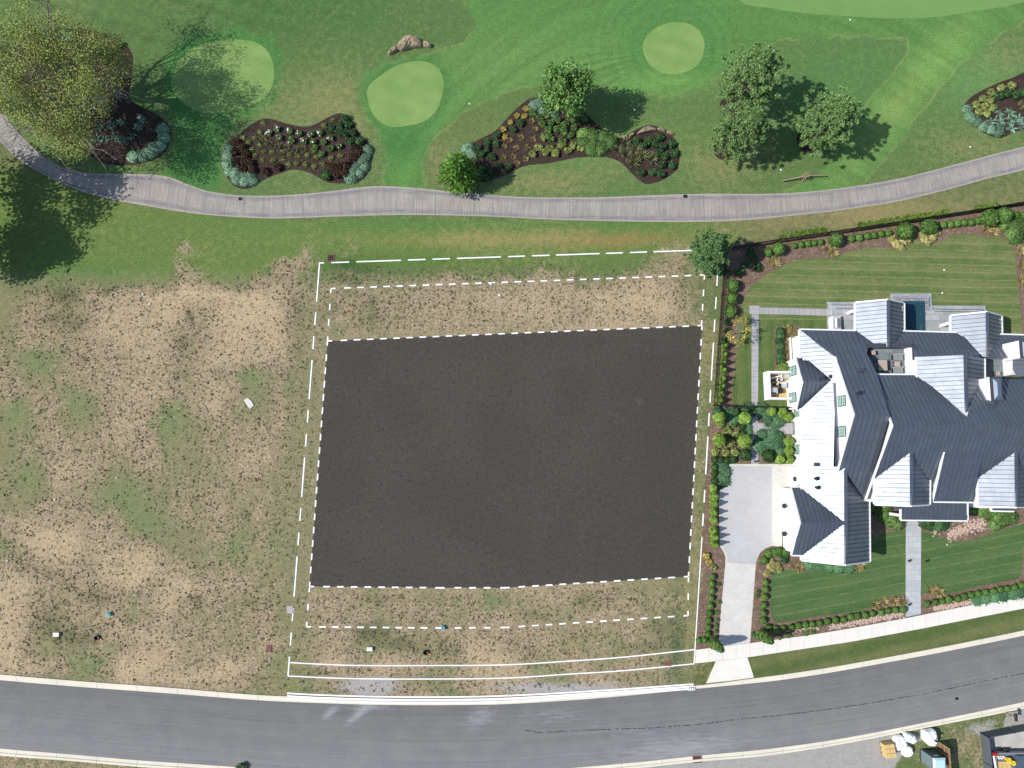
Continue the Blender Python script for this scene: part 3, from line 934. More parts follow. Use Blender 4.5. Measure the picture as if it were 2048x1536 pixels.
addattr(path.data, 'across', np.array(ac_)); addattr(path.data, 'along', np.array(al_))
m = MB()
M_pj = simple('path_joint', srgb(104, 100, 100), .95, .05)
last = 0
for i in range(2, 498):
    if al_[i * KK] - last > 2.05:
        last = al_[i * KK]
        p0, p1 = P(*A[i]), P(*B[i])
        d = (p1 - p0).normalized(); e = Vector((-d.y, d.x, 0)) * .009
        z = Vector((0, 0, .038))
        m.add([p0 - e + z, p1 - e + z, p1 + e + z, p0 + e + z], [(0, 1, 2, 3)])
m.build('joints', M_pj, path)

# ------------------------------------------------------------------ sidewalk, apron, driveway, walks
ST_ = [(1391, 1299.5), (1444, 1292.5), (1500, 1286), (1621, 1269.6), (1700, 1256.5), (1812, 1236), (1952, 1208), (2048, 1188.7), (2200, 1155)]
SB_ = [(1390, 1326.7), (1432, 1322), (1495.5, 1314.5), (1624.7, 1295), (1700, 1283.7), (1844, 1257), (1960, 1234), (2048, 1216.7), (2200, 1182)]
A, B = resample(ST_, 61), resample(SB_, 61)
m = MB(); base = []
for i in range(0, 60, 2):
    q = [A[i], A[i + 1], A[i + 2], B[i + 2], B[i + 1], B[i]]
    pts = [P(*t) for t in q]
    cen = sum(pts, Vector()) / 6
    pts = [cen + (t - cen) * .985 for t in pts]
    m.prism(ccw([(t.x, t.y) for t in pts]), -.02, .05)
o = m.build('sidewalk', M_conc); o['kind'] = 'structure'
sheet('sidewalk_joint_bed', [tuple(t) for t in A] + [tuple(t) for t in B[::-1]], .03, M_joint)
apr = [(1432, 1322.5), (1464, 1318.7), (1495, 1315), (1508, 1355), (1460, 1361.5), (1413, 1366.5)]
sheet('driveway_apron', apr, .052, M_conc, thick=.06)
DRV = [(1456, 928), (1586, 928), (1586, 975), (1564, 977), (1564, 1094), (1544, 1091.7), (1530, 1095.6), (1519, 1105), (1514, 1116), (1511.6, 1130), (1505, 1220), (1500, 1287), (1437, 1294), (1442, 1220),
       (1446.7, 1172), (1450.6, 1130), (1451.4, 1116), (1447.5, 1103.4), (1439.7, 1092.5), (1438, 1000), (1444, 940)]
sheet('driveway', DRV, .02, M_paver, thick=.04)
sheet('driveway_court', [(1458, 932), (1543.5, 932), (1543.5, 1092), (1531, 1096.5), (1520.5, 1105), (1515, 1117), (1511, 1129.5), (1454, 1125.5), (1454, 1114), (1450, 1101), (1442, 1090), (1441, 1000), (1447, 940)], .026, M_paver2)
m = MB()
for w in ([(1499, 611), (1519, 611.5), (1519, 628), (1499, 627.5)],): sheet('garden_walk', w, .034, M_slab, thick=.04)
sheet('garden_walk', [(1519.5, 615), (1656, 618), (1656, 631.5), (1519.5, 627.6)], .03, M_slab2, thick=.04)
sheet('garden_walk', [(1503.5, 628), (1517.5, 628), (1516, 820), (1516, 846), (1502, 846), (1503, 814)], .03, M_slab, thick=.04)
sheet('garden_walk', [(1502, 846.3), (1587, 846.3), (1587, 868), (1502, 868)], .03, M_slab2, thick=.04)
sheet('garden_walk', [(1502, 868.3), (1516, 868.3), (1517, 927.6), (1502.5, 927.6)], .03, M_slab, thick=.04)
sheet('front_walk', [(1812, 1036), (1842.5, 1036), (1841.5, 1228), (1811.5, 1234)], .03, M_front, thick=.04)

# ------------------------------------------------------------------ survey overlay: dark area and white plot lines, added as flat sheets
OVERLAY = [(655, 682), (1404, 651), (1377, 1153), (1010, 1175.5), (880, 1175.5), (619, 1173)]
q = [P(*t) for t in OVERLAY]
GXp, GYp = np.meshgrid(np.arange(-24, 24, .5), np.arange(-18, 12, .5))
# a fine sheet clipped to the outline: rows between the north edge and the south edge
Np, Sp = resample([OVERLAY[0], OVERLAY[1]], 90), resample([OVERLAY[5], OVERLAY[4], OVERLAY[3], OVERLAY[2]], 90)
pv = []
for i in range(90):
    for j in range(60):
        t = Np[i] + (Sp[i] - Np[i]) * j / 59
        w = P(t[0], t[1], 0); pv.append((w.x, w.y, Z2))
pv = np.array(pv)
pi = np.arange(90 * 60).reshape(90, 60)
pq = np.stack([pi[:-1, :-1], pi[:-1, 1:], pi[1:, 1:], pi[1:, :-1]], -1).reshape(-1, 4)
pad = mk('overlay_sheet', pv, pq[:, ::-1], M_overlay); pad['kind'] = 'structure'
ppx, ppy = to_px(pv[:, 0], pv[:, 1])
addattr(pad.data, 'dirt', dirt_at(ppx, ppy))


def stroke(m, a, b, w, z=.022):
    p0, p1 = P(a[0], a[1], z), P(b[0], b[1], z)
    d = (p1 - p0).normalized(); e = Vector((-d.y, d.x, 0)) * w / 2
    m.add([p0 - e, p1 - e, p1 + e, p0 + e], [(0, 1, 2, 3)])


def lerp(a, b, t): return (a[0] + (b[0] - a[0]) * t, a[1] + (b[1] - a[1]) * t)


m = MB()
for x0, x1 in ((638, 648), (662.5, 698.5), (712.5, 802), (816, 851), (865, 900), (914, 1002), (1016, 1050), (1064, 1099), (1112, 1199), (1212, 1246), (1260, 1294), (1307, 1392), (1405, 1439.5)):
    f_ = lambda x: 526 - 27 * (x - 639) / 799
    stroke(m, (x0, f_(x0)), (x1, f_(x1)), .135)
for y0, y1 in ((527, 603), (625, 650), (672, 698), (720, 798), (820, 845), (868, 893), (915, 994), (1016, 1042), (1065, 1090), (1113, 1193), (1216, 1242), (1265, 1291), (1313, 1352)):
    f_ = lambda y: 639 - 63 * (y - 526) / 826
    stroke(m, (f_(y0), y0), (f_(y1), y1), .135)
for y0, y1 in ((501, 572), (594, 618), (639, 664), (685, 761), (780, 805), (826, 852), (873, 949), (980, 1005), (1027, 1052)):
    f_ = lambda y: 1438 - 34 * (y - 499) / 575
    stroke(m, (f_(y0), y0), (f_(y1), y1), .135)
stroke(m, (1404, 1074), (1388, 1328), .11)
o = m.build('overlay_boundary_line', M_line); o['kind'] = 'structure'


def dashes(m, pts, on=13.2, off=13.4, w=.145):
    for a_, b_ in zip(pts, pts[1:]):
        Ld = math.hypot(b_[0] - a_[0], b_[1] - a_[1])
        n = max(1, round((Ld - on) / (on + off)))
        per = (Ld - on) / n
        for i in range(n + 1):
            s0, s1 = i * per, i * per + on
            if i == 0: s1 -= 4
            if i == n: s0 += 4
            stroke(m, lerp(a_, b_, s0 / Ld), lerp(a_, b_, min(1, s1 / Ld)), w)


m = MB()
dashes(m, [(662, 577), (1409, 550), (1403, 650)]); dashes(m, [(662, 577), (655, 682)])
dashes(m, [(619, 1175), (613, 1253)]); dashes(m, [(613, 1253.5), (880, 1256), (1010, 1255), (1376, 1231), (1377, 1155)])
o = m.build('overlay_setback_line', M_line); o['kind'] = 'structure'
m = MB()
dashes(m, [OVERLAY[0], OVERLAY[1], OVERLAY[2]]); dashes(m, [OVERLAY[2], OVERLAY[3], OVERLAY[4], OVERLAY[5]]); dashes(m, [OVERLAY[5], OVERLAY[0]])
for i in range(len(m.v)): m.v[i].z += .003
o = m.build('overlay_outline', M_line); o['kind'] = 'structure'
m = MB()
for line in ([(578, 1325), (700, 1330.5), (860, 1331), (1012, 1329.5), (1140, 1322), (1250, 1314), (1391, 1299)], [(576, 1352), (700, 1357), (860, 1358), (1012, 1356), (1140, 1348), (1250, 1341), (1388, 1327.5)]):
    cv = smooth_line(line, 12)
    for a_, b_ in zip(cv, cv[1:]): stroke(m, a_, b_, .115)
for i in range(len(m.v)): m.v[i].z += .006
o = m.build('overlay_sidewalk_outline', M_line); o['kind'] = 'structure'
m = MB()
for dy, z in ((-4.0, .04), (1.5, .14), (7.5, .14)):
    line = [(574, 1390.5), (640, 1394), (762, 1397.5), (900, 1398), (1024, 1395), (1200, 1384.5), (1387, 1371.5)]
    cv = smooth_line([(x, y + dy * (1.0 if x < 1200 else .8)) for x, y in line], 10)
    for a_, b_ in zip(cv, cv[1:]): stroke(m, a_, b_, (.15 if dy < 0 else .17), z)
o = m.build('overlay_kerb_line', M_line); o['kind'] = 'structure'
# ------------------------------------------------------------------ house
M_roof, nt, b = material('standing_seam_metal', .34, .5, .76)
c = coords(nt)
f1 = noise(nt, c, 1.1, 4, .6)
nt.links.new(scale_col(nt, srgb(121, 127, 138), mrange(nt, f1, .3, .7, .88, 1.12)), b.inputs['Base Color'])
nt.links.new(mrange(nt, noise(nt, c, .7, 3, .5), .3, .7, .43, .5), b.inputs['Roughness'])
bump(nt, b, noise(nt, c, 2.2, 2, .5), .12, .03)
M_seam = simple('shaded_seam_metal', srgb(80, 86, 95), .6, .35, .25, .05)  # darker than the panels: the ribs' thin shadow lines put into the colour
M_cap = simple('roof_cap_metal', srgb(84, 84, 92), .5, .5, .4, .05)
M_glass, nt, b = material('window_glass', .06, .6)
b.inputs['Base Color'].default_value = (*srgb(172, 202, 190), 1)  # pale sky reflection put into the pane colour
M_frame = simple('dark_green_frame', srgb(70, 92, 88), .5, .3, 0, .05)
M_stone = concrete('parapet_grey', srgb(176, 176, 172), srgb(188, 188, 184), .08)
M_dark = simple('dark_metal', srgb(48, 50, 54), .5, .4, .3, .1)
M_strip = concrete('gutter_strip', srgb(150, 150, 138), srgb(170, 168, 152), .15, 8)

S = .65
house = root('house', tuple(P(1800, 900, 0)), 'large white house with dark standing seam metal roofs beside the vacant lot', 'house')


class Plane:
    def __init__(s, axis, px, py, z, sl):
        s.p = P(px, py, z)
        s.n = Vector((-sl, 0, 1)).normalized() if axis == 'x' else Vector((0, -sl, 1)).normalized()

    def at(s, px, py):
        d = ray(px, py)
        t = s.n.dot(s.p - Vector((0, 0, H))) / s.n.dot(d)
        return Vector((0, 0, H)) + d * t

    def z(s, X, Y):
        return s.p.z - (s.n.x * (X - s.p.x) + s.n.y * (Y - s.p.y)) / s.n.z


def slope(pl, px, trims=(), ribs=True, sp=.42, name='roof', mat=None, ridge=()):
    pts = [pl.at(*q) for q in px]
    n = pl.n
    a = sum(((pts[i] - pts[0]).cross(pts[(i + 1) % len(pts)] - pts[0]) for i in range(len(pts))), Vector())
    m = MB()
    up = pts if a.dot(n) > 0 else pts[::-1]
    m.slab(up[::-1], -n * .12)
    o = m.build(name, mat or M_roof, house)
    if ribs:
        d = Vector((n.x, n.y, 0))
        d = (d - n * d.dot(n)).normalized()
        e = n.cross(d)
        uv = [(q.dot(e), q.dot(d)) for q in pts]
        lo, hi = min(t[0] for t in uv), max(t[0] for t in uv)
        m = MB()
        k = math.ceil(lo / sp)
        while k * sp < hi:
            x = k * sp; k += 1
            cr = []
            for i in range(len(uv)):
                (a0, b0), (a1, b1) = uv[i], uv[(i + 1) % len(uv)]
                if (a0 > x) != (a1 > x): cr.append(b0 + (b1 - b0) * (x - a0) / (a1 - a0))
            cr.sort()
            for b0, b1 in zip(cr[::2], cr[1::2]):
                b0 += .08; b1 -= .08
                if b1 - b0 < .1: continue
                base = n * pts[0].dot(n)
                m.obox(base + e * x + d * (b0 + b1) / 2 + n * .025, d * (b1 - b0) / 2, e * .021, n * .036)
        m.build('seams', M_seam, o)
    cen = sum(pts, Vector()) / len(pts)
    if trims:
        m = MB()
        for i, j in trims:
            p0, p1 = pts[i], pts[j]
            t = (p1 - p0).normalized()
            out = Vector((t.y, -t.x, 0)).normalized()
            if out.dot(cen - p0) > 0: out = -out
            m.obox((p0 + p1) / 2 + out * .05 + Vector((0, 0, -.06)), (p1 - p0) / 2, out * .07, Vector((0, 0, .11)))
        m.build('gutter', M_trim, o)
    if ridge:
        m = MB()
        for i, j in ridge:
            m.bar(pts[i] + Vector((0, 0, .05)), pts[j] + Vector((0, 0, .05)), .3, .07)
        m.build('ridge_cap', M_roof, o)
    return o, pts


def wall_poly(pts, inward, name='wall', mat=None):
    return MB().slab(pts, inward).build(name, mat or M_white, house)


def wall_box(x0, x1, y0, y1, z0, z1, name='wall', mat=None):
    return MB().box(x0, x1, y0, y1, z0, z1).build(name, mat or M_white, house)


# garage and low west range
pGW = Plane('x', 1603, 1030, 3.0, S)
zr = pGW.at(1691.3, 1040).z
pGE = Plane('x', 1691.3, 1040, zr, -S)
slope(pGW, [(1603.5, 1120), (1603.4, 934.5), (1690.7, 933.2), (1691.5, 1129)], [(0, 1), (0, 3)], ridge=[(2, 3)])
slope(pGW, [(1603.4, 934), (1602.5, 817), (1671, 752), (1667, 934)], [(0, 1)])
slope(pGE, [(1690.7, 930), (1691.5, 1129), (1739.3, 1123), (1738, 999), (1727, 980)], [(1, 2), (2, 3)])
zg = zr - .02
pGN = Plane('y', 1640, 1046, zg, -S); pGS = Plane('y', 1640, 1046, zg, S)
_, a1 = slope(pGN, [(1583, 975), (1606, 974), (1696, 1046.5), (1601.5, 1044.5)], [(0, 1), (3, 0)])
_, a2 = slope(pGS, [(1601.5, 1044.5), (1696, 1047), (1606, 1110.5), (1583.5, 1110)], [(2, 3), (3, 0)])
xg = P(1564, 1035, 0).x
dz = Vector((0, 0, -.1))
g0, g1, g2 = a1[0] + dz, a1[3] + dz, a2[3] + dz
gp = [Vector((xg, g0.y - .15, .0)), Vector((xg, g0.y - .15, g0.z)), Vector((xg, g1.y, g1.z)), Vector((xg, g2.y + .15, g2.z)), Vector((xg, g2.y + .15, 0))]
wall_poly(gp, (3.2, 0, 0))
gy_n, gy_s = P(1640, 934, 3).y, P(1640, 1122, 3).y
wall_box(P(1603, 1000, 3).x + .25, P(1738, 1060, 3).x - .3, gy_s + .3, gy_n, 0, 3.1)
xw = P(1585, 900, 0).x
yN, yS = P(1600, 820, 0).y, P(1585, 975, 0).y
wall_box(xw, P(1660, 900, 3).x, yS - .5, P(1585, 868, 0).y - .1, 0, 2.95)
wall_box(xw, P(1660, 900, 3).x, P(1585, 845, 0).y + .1, yN + .2, 0, 2.95)
wall_box(xw + 1.3, P(1660, 900, 3).x, P(1585, 870, 0).y, P(1585, 843, 0).y, 0, 2.9)
wall_box(P(1586, 857, .1).x, xw + 1.5, P(1585, 867, 0).y, P(1585, 846, 0).y, 0, .12, 'doorstep', M_slate2)

# small west cross gable
z2 = 4.45
pWN = Plane('y', 1640, 764, z2, -S); pWS = Plane('y', 1640, 764, z2, S)
_, b1 = slope(pWN, [(1606, 764), (1678, 764), (1616, 714), (1592, 714.5)], [(2, 3), (3, 0)])
_, b2 = slope(pWS, [(1606, 764), (1678, 764), (1602, 821), (1593.5, 819)], [(2, 3), (3, 0)])
x2 = P(1572.5, 770, 0).x
h0, h1, h2 = b1[3] + dz, b1[0] + dz, b2[3] + dz
wall_poly([Vector((x2, h0.y - .12, 0)), Vector((x2, h0.y - .12, h0.z)), Vector((x2, h1.y, h1.z)), Vector((x2, h2.y + .12, h2.z)), Vector((x2, h2.y + .12, 0))], (2.4, 0, 0))

# north-west wing
pUW = Plane('x', 1600, 690, 3.0, S)
slope(pUW, [(1599.7, 659.5), (1671.5, 713), (1677, 760), (1672, 768), (1612, 716), (1600, 716)], [(5, 0)])
pDN = Plane('y', 1650, 660, 3.0, -S)
zD = pDN.at(1709, 828.5).z
pES = Plane('y', 1709, 828.5, zD, S)
_, dpts = slope(pDN, [(1599.7, 659.5), (1712, 662), (1758, 696), (1737, 693), (1733, 706), (1754, 748), (1779, 833), (1709, 828.5), (1671.3, 713)], [(0, 1), (7, 8)], sp=.5)
_, epts = slope(pES, [(1709, 828.5), (1779, 832), (1731, 1000), (1692, 945), (1690, 935), (1676.5, 943)], [(5, 0)], sp=.5)
xr = dpts[7].x + .25
yt = dpts[7].y
rk = []
for pl_, sgn in ((pDN, 1), (pES, -1)):
    zz = 4.55
    yy = yt + sgn * (pl_.z(xr, yt) - .14 - zz) / S
    rk.append(Vector((xr, yy, zz)))
wall_poly([rk[0], Vector((xr, yt, pDN.z(xr, yt) - .14)), rk[1], Vector((xr, rk[1].y, 2.0)), Vector((xr, rk[0].y, 2.0))], (.3, 0, 0))
# flat gutter strip at the foot of that gable
s0, s1 = pGW.at(1668, 766), pGW.at(1667.5, 934)
wall_box(s0.x, xr + .02, s1.y, s0.y, 4.2, s0.z + .02, 'gutter_strip', M_strip)
wall_box(s0.x - .06, s0.x + .3, s1.y, s0.y, 4.3, s0.z + .09, 'flashing', M_roof)
# body below
wall_box(P(1600, 690, 3).x + .3, P(1760, 750, 3).x, P(1650, 930, 3).y, P(1650, 662, 3).y - .3, 0, 2.9)
wall_box(xr + .1, xr + 3.2, P(1700, 900, 5).y, P(1700, 735, 5).y, 2.9, 5.2)

# main range
pMN = Plane('y', 1900, 852, 9.0, -S); pMS = Plane('y', 1900, 852, 9.0, S)
_, mp = slope(pMN, [(1749, 749.5), (1838, 750), (1934, 835), (1958, 757), (2150, 758), (2150, 854), (1786, 851)], [(0, 1), (6, 0)], sp=.43)
_, sp_ = slope(pMS, [(1786, 851), (2150, 854), (2150, 1006), (1733, 998)], [(0, 3)], sp=.43)
xm = mp[6].x + .3
ym = mp[6].y
wall_poly([Vector((xm, mp[0].y - .2, mp[0].z - .16)), Vector((xm, ym, 9 - .16)), Vector((xm, sp_[3].y + .1, sp_[3].z - .16)), Vector((xm, sp_[3].y + .1, 0)), Vector((xm, mp[0].y - .2, 0))], (12, 0, 0))
wall_box(xm + .2, P(2150, 850, 3).x, P(1850, 1000, 3.5).y + .4, mp[0].y - .4, 0, 4.0)

# north dormer range, and the low north range
pNW = Plane('x', 1930, 760, 7.9, S); pNE = Plane('x', 1930, 760, 7.9, -S)
_, n1p = slope(pNW, [(1833.5, 714), (1929.5, 710), (1932.3, 826), (1834, 758)], [(3, 0)], ridge=[(1, 2)])
_, n2p = slope(pNE, [(1929.5, 710), (1968.5, 717), (1969, 764), (1932.3, 826)], [(1, 2)])
wall_poly([Vector((n1p[0].x + .3, n1p[0].y - .15, 0)), Vector((n1p[0].x + .3, n1p[0].y - .15, n1p[0].z - .05)), Vector((n1p[1].x, n1p[1].y - .15, 7.7)), Vector((n2p[1].x - .3, n2p[1].y - .15, n2p[1].z - .05)),
           Vector((n2p[1].x - .3, n2p[1].y - .15, 0))], (0, -3.2, 0))
pH = Plane('y', 1860, 664, 3.0, -S)
slope(pH, [(1799.5, 662.5), (1924, 666), (1962, 716), (1932, 716), (1834, 719), (1827, 698), (1824, 693), (1784, 693)], [(0, 1)], sp=.45)
pK = Plane('y', 2030, 670, 3.0, -S)
slope(pK, [(1999, 669), (2150, 674), (2150, 718), (1972, 714)], [(0, 1)], sp=.45)
wall_box(P(1810, 690, 3).x, P(2150, 690, 3).x, P(1860, 712, 3.4).y, P(1860, 668, 3).y - .2, 0, 2.9)
for cx, cy0, ww, ee, ye, vq in ((1776, (600, 694), 1711, 1807.5, (605.5, 606.5), ((1752, 693), (1711, 664), (1808, 664), (1786, 694))),
                                (1974, (624.5, 714), 1902, 2002.8, (631.5, 632), ((1953, 712), (1902, 665), (2003.5, 671), (1976, 716)))):
    pa = Plane('x', cx, 640, 4.5, S); pb = Plane('x', cx, 640, 4.5, -S)
    _, q1 = slope(pa, [(ww, ye[0]), (cx, cy0[0]), (cx + .6, cy0[1]), vq[0], vq[1]], [(4, 0), (0, 1)], ridge=[(1, 2)])
    _, q2 = slope(pb, [(cx, cy0[0]), (ee, ye[1]), vq[2], vq[3], (cx + .6, cy0[1])], [(1, 2), (0, 1)])
    m = MB()
    for xx in (q1[0].x + .45, q2[1].x - .45):
        m.box(xx - .16, xx + .16, q1[0].y - .75, q1[0].y - .43, .3, 3.0)
    m.build('porch_post', M_white, house)
    m = MB().box(q1[0].x + .25, q2[1].x - .25, q1[0].y - .7, q1[0].y - .5, 2.7, 3.0)
    m.build('porch_beam', M_white, house)
    wall_box(q1[0].x + .3, q2[1].x - .3, P(1776, 690, 3).y, P(1776, 668, 3).y, 0, 3.0)

# south dormers, shed dormer, entrance porch
pz = pMS.at(1822.5, 906).z
for cx, xa, xb in ((1822.5, 1749.5, 1859.5), (2032, 1955.5, 2110)):
    pa = Plane('x', cx, 960, pz, .62); pb = Plane('x', cx, 960, pz, -.62)
    _, q1 = slope(pa, [(cx - .5, 897), (xa, 952), (xa + .8, 1008.5 + (3 if cx > 2000 else 0)), (cx + .5, 1011 + (3 if cx > 2000 else 0))], [(1, 2), (2, 3)], ridge=[(0, 3)])
    _, q2 = slope(pb, [(cx - .5, 897), (xb, 960), (xb - .5, 1009 + (3 if cx > 2000 else 0)), (cx + .5, 1011 + (3 if cx > 2000 else 0))], [(1, 2), (2, 3)])
    ys_ = q1[2].y + .15
    wall_poly([Vector((q1[2].x + .25, ys_, 0)), Vector((q1[2].x + .25, ys_, q1[2].z - .05)), Vector((q1[3].x, ys_, q1[3].z - .15)), Vector((q2[2].x - .25, ys_, q2[2].z - .05)), Vector((q2[2].x - .25, ys_, 0))], (0, 2.6, 0))
z9 = pMS.at(1925, 905).z + .04
yy0, yy1 = P(1925, 905, z9).y, P(1925, 1003.5, 5.3).y
pO = Plane('y', 1925, 905, z9, (z9 - 5.3) / (yy0 - yy1))
_, op = slope(pO, [(1889, 904), (1966, 906), (1944, 1004), (1866, 1003)], [(2, 3), (3, 0)], sp=.43)
for xx in (op[3].x + .12, op[2].x - .3):
    yS_ = op[3].y + .2
    y_top = op[0].y
    wall_poly([Vector((xx, yS_, 0)), Vector((xx, yS_, pO.z(xx, yS_) - .13)), Vector((xx, y_top, pO.z(xx, y_top) - .13)), Vector((xx, y_top, 4))], (.18, 0, 0))
wall_box(op[3].x + .2, op[2].x - .2, op[3].y + .2, op[3].y + .5, 0, 5.1)
pP = Plane('y', 1868, 1040, 3.0, .3)
_, pp = slope(pP, [(1802.5, 1039.5), (1934.5, 1041), (1934, 996), (1786, 996), (1786, 1018), (1802.5, 1018)], [(0, 1), (5, 0), (1, 2)], sp=.43)
m = MB()
for i, dx in ((0, .3), (1, -.3)):
    m.box(pp[i].x + dx - .14, pp[i].x + dx + .14, pp[i].y + .25, pp[i].y + .53, 0, 2.9)
m.build('porch_post', M_white, house)
wall_box(P(1960, 1012, 3).x, P(2150, 1012, 3).x, P(2000, 1016, 3).y, P(2000, 1000, 3).y, 0, 3.2)
pQ = Plane('y', 2000, 1022, 2.7, .3)
slope(pQ, [(1983, 1021), (2028, 1022), (2028, 1006), (1986, 1004)], [(0, 1), (3, 0)], sp=.43)

# roof terrace west of the dormer
tz = 3.3
T0, T1 = P(1738, 750, tz), P(1813, 694, tz)
wall_box(T0.x, T1.x, T0.y, T1.y, tz - .3, tz, 'terrace_floor', M_slate2)
xe = P(1809, 720, tz).x
ye0, ye1 = P(1809, 746, tz).y, P(1809, 697, tz).y
wall_box(xe, xe + .25, ye0, ye1 - .06, tz, 4.25)
wall_box(xe + .25, xe + .75, ye0 + 1.2, ye1 + .15, 3.0, 4.3, 'parapet', M_cap)
wall_box(P(1737, 693, 4.4).x, xe + .3, ye1 - .06, ye1 + .35, 3.0, 4.35, 'parapet', M_cap)
wall_box(P(1812, 735, tz).x, n1p[0].x + .3, mp[0].y - .2, P(1815, 724, tz).y, 0, 4.2)
wall_box(n1p[0].x + .25, n1p[0].x + .5, mp[0].y - .2, n1p[0].y - .3, 3.0, 5.75)
# second terrace and chimneys at the east
U0, U1 = P(1969, 753, tz), P(2008, 716, tz)
wall_box(U0.x, U1.x + 2, U0.y, U1.y, tz - .3, tz, 'terrace_floor', M_slate2)
xb = P(2006, 735, tz).x
wall_poly([Vector((xb, P(2006, 752, tz).y, tz)), Vector((xb, P(2006, 752, tz).y, 4.3)), Vector((xb, P(2026, 738, 4.75).y, 4.75)), Vector((xb, P(2026, 721, 4.75).y, 4.75)), Vector((xb, P(2006, 719, tz).y, tz))], (4, 0, 0))
pX = Plane('x', 2026, 735, 4.85, .35)
slope(pX, [(2026, 720), (2150, 718), (2150, 752), (2034, 752), (2026, 738)], [], sp=.43)
for x0p, xt, ya, yb, zt, xd in ((1966, 1981, 755, 801.5, 7.95, 1.05), (2006, 2039.5, 681, 716, 6.3, 2.6)):
    X = P(xt, (ya + yb) / 2, zt).x
    wall_box(X, X + xd, P(xt, yb, zt).y, P(xt, ya, zt).y, 4.0 if zt < 7 else 6.0, zt, 'chimney_stack')
    ch = wall_box(X - .03, X + xd + .05, P(xt, yb, zt).y - .04, P(xt, ya, zt).y + .04, zt, zt + .1, 'chimney_cap', M_cap)
    yA, yB = P(xt, yb, zt).y, P(xt, ya, zt).y
    m = MB()
    ins = .22
    bt = [(X + ins, yA + .1), (X + xd - .05, yA + .1), (X + xd - .05, yB - .1), (X + ins, yB - .1)]
    tp = [(X + ins + .2, yA + .5), (X + xd - .25, yA + .5), (X + xd - .25, yB - .5), (X + ins + .2, yB - .5)]
    m.add([(x, y, zt + .1) for x, y in bt] + [(x, y, zt + .35) for x, y in tp], [(0, 1, 5, 4), (1, 2, 6, 5), (2, 3, 7, 6), (3, 0, 4, 7), (4, 5, 6, 7)])
    m.build('chimney_hood', simple('hood_metal', srgb(120, 130, 145), .4, .5, .6, .05), ch)
# little cricket roof below the chimney
pc = pMN.at(1981, 803)
MB().add([pc + Vector((-1.0, .1, -.05)), pc + Vector((.1, .1, .5)), pc + Vector((.2, -.75, -.1)), pc + Vector((1.0, .1, -.1))], [(0, 1, 2), (1, 3, 2), (0, 3, 1)]).build('cricket', M_roof, house)


def window(pxc, pyc, X, w, h):
    c_ = PX(pxc, pyc, X)
    x = X - .03
    m = MB()
    y0, y1, z0, z1 = c_.y - w / 2, c_.y + w / 2, c_.z - h / 2, c_.z + h / 2
    for bx in ((y0 - .07, y1 + .07, z1, z1 + .07), (y0 - .07, y1 + .07, z0 - .07, z0), (y0 - .07, y0, z0, z1), (y1, y1 + .07, z0, z1)):
        m.box(x - .06, x + .06, bx[0], bx[1], bx[2], bx[3])
    for i in (1, 2): m.box(x - .045, x + .02, y0 + w * i / 3 - .01, y0 + w * i / 3 + .01, z0, z1)
    for i in (1, 2, 3): m.box(x - .045, x + .02, y0, y1, z0 + h * i / 4 - (.03 if i == 2 else .01), z0 + h * i / 4 + (.03 if i == 2 else .01))
    fr = m.build('window', M_frame, house)
    MB().box(x - .015, x + .015, y0, y1, z0, z1).build('pane', M_glass, fr)


window(1586.5, 742, x2, .85, 1.5); window(1586.5, 795, x2, .85, 1.5)
window(1595, 826, xw, .6, 1.2); window(1596, 899, xw, .85, 1.4)
window(1684.5, 802, xr, .9, 1.35); window(1685, 863, xr, .9, 1.35)


def lamp(pxc, pyc, X):
    c_ = PX(pxc, pyc, X)
    m = MB().lathe(c_ + Vector((-.35, 0, 0)), [(.02, .14), (.08, .12), (.24, -.02), (.26, -.08), (.05, -.08)], 14)
    m.tube([c_ + Vector((-.35, 0, .12)), c_ + Vector((-.2, 0, .3)), c_ + Vector((0, 0, .2))], .025, 6)
    m.build('barn_lamp', M_dark, house)


lamp(1576, 1012, xg); lamp(1576, 1068, xg); lamp(1598, 958, xw)


def vent(pl, x, y, kind=0):
    q = pl.at(x, y)
    m = MB()
    if kind == 0:
        m.lathe(q, [(.12, -.1), (.12, .35), (.2, .36), (.2, .45), (.02, .5)], 12)
        m.build('roof_vent', M_dark, house)
    else:
        m.box(q.x - .22, q.x + .22, q.y - .18, q.y + .18, q.z - .3, q.z + .25)
        m.build('roof_vent', M_cap, house)


vent(pGW, 1630, 957); vent(pGW, 1632, 975); vent(pGW, 1633, 929, 1)
vent(pWN, 1643, 757); vent(pWN, 1658, 754); vent(pDN, 1716, 786); vent(pDN, 1722, 740, 1)
# patio slab with pale rim on the west side
u0, u1 = P(1583.5, 724, .4), P(1600, 675, .4)
wall_box(u0.x, u1.x + .4, u0.y, u1.y, 0, .4, 'porch_floor', M_slate2)
wall_box(u0.x - .12, u0.x, u0.y, u1.y, 0, .5, 'porch_curb', M_trim)
wall_box(P(1586, 678, 0).x, P(1586, 678, 0).x + .25, P(1586, 678, 0).y - .1, P(1586, 678, 0).y + .15, .4, 3.0, 'porch_post')

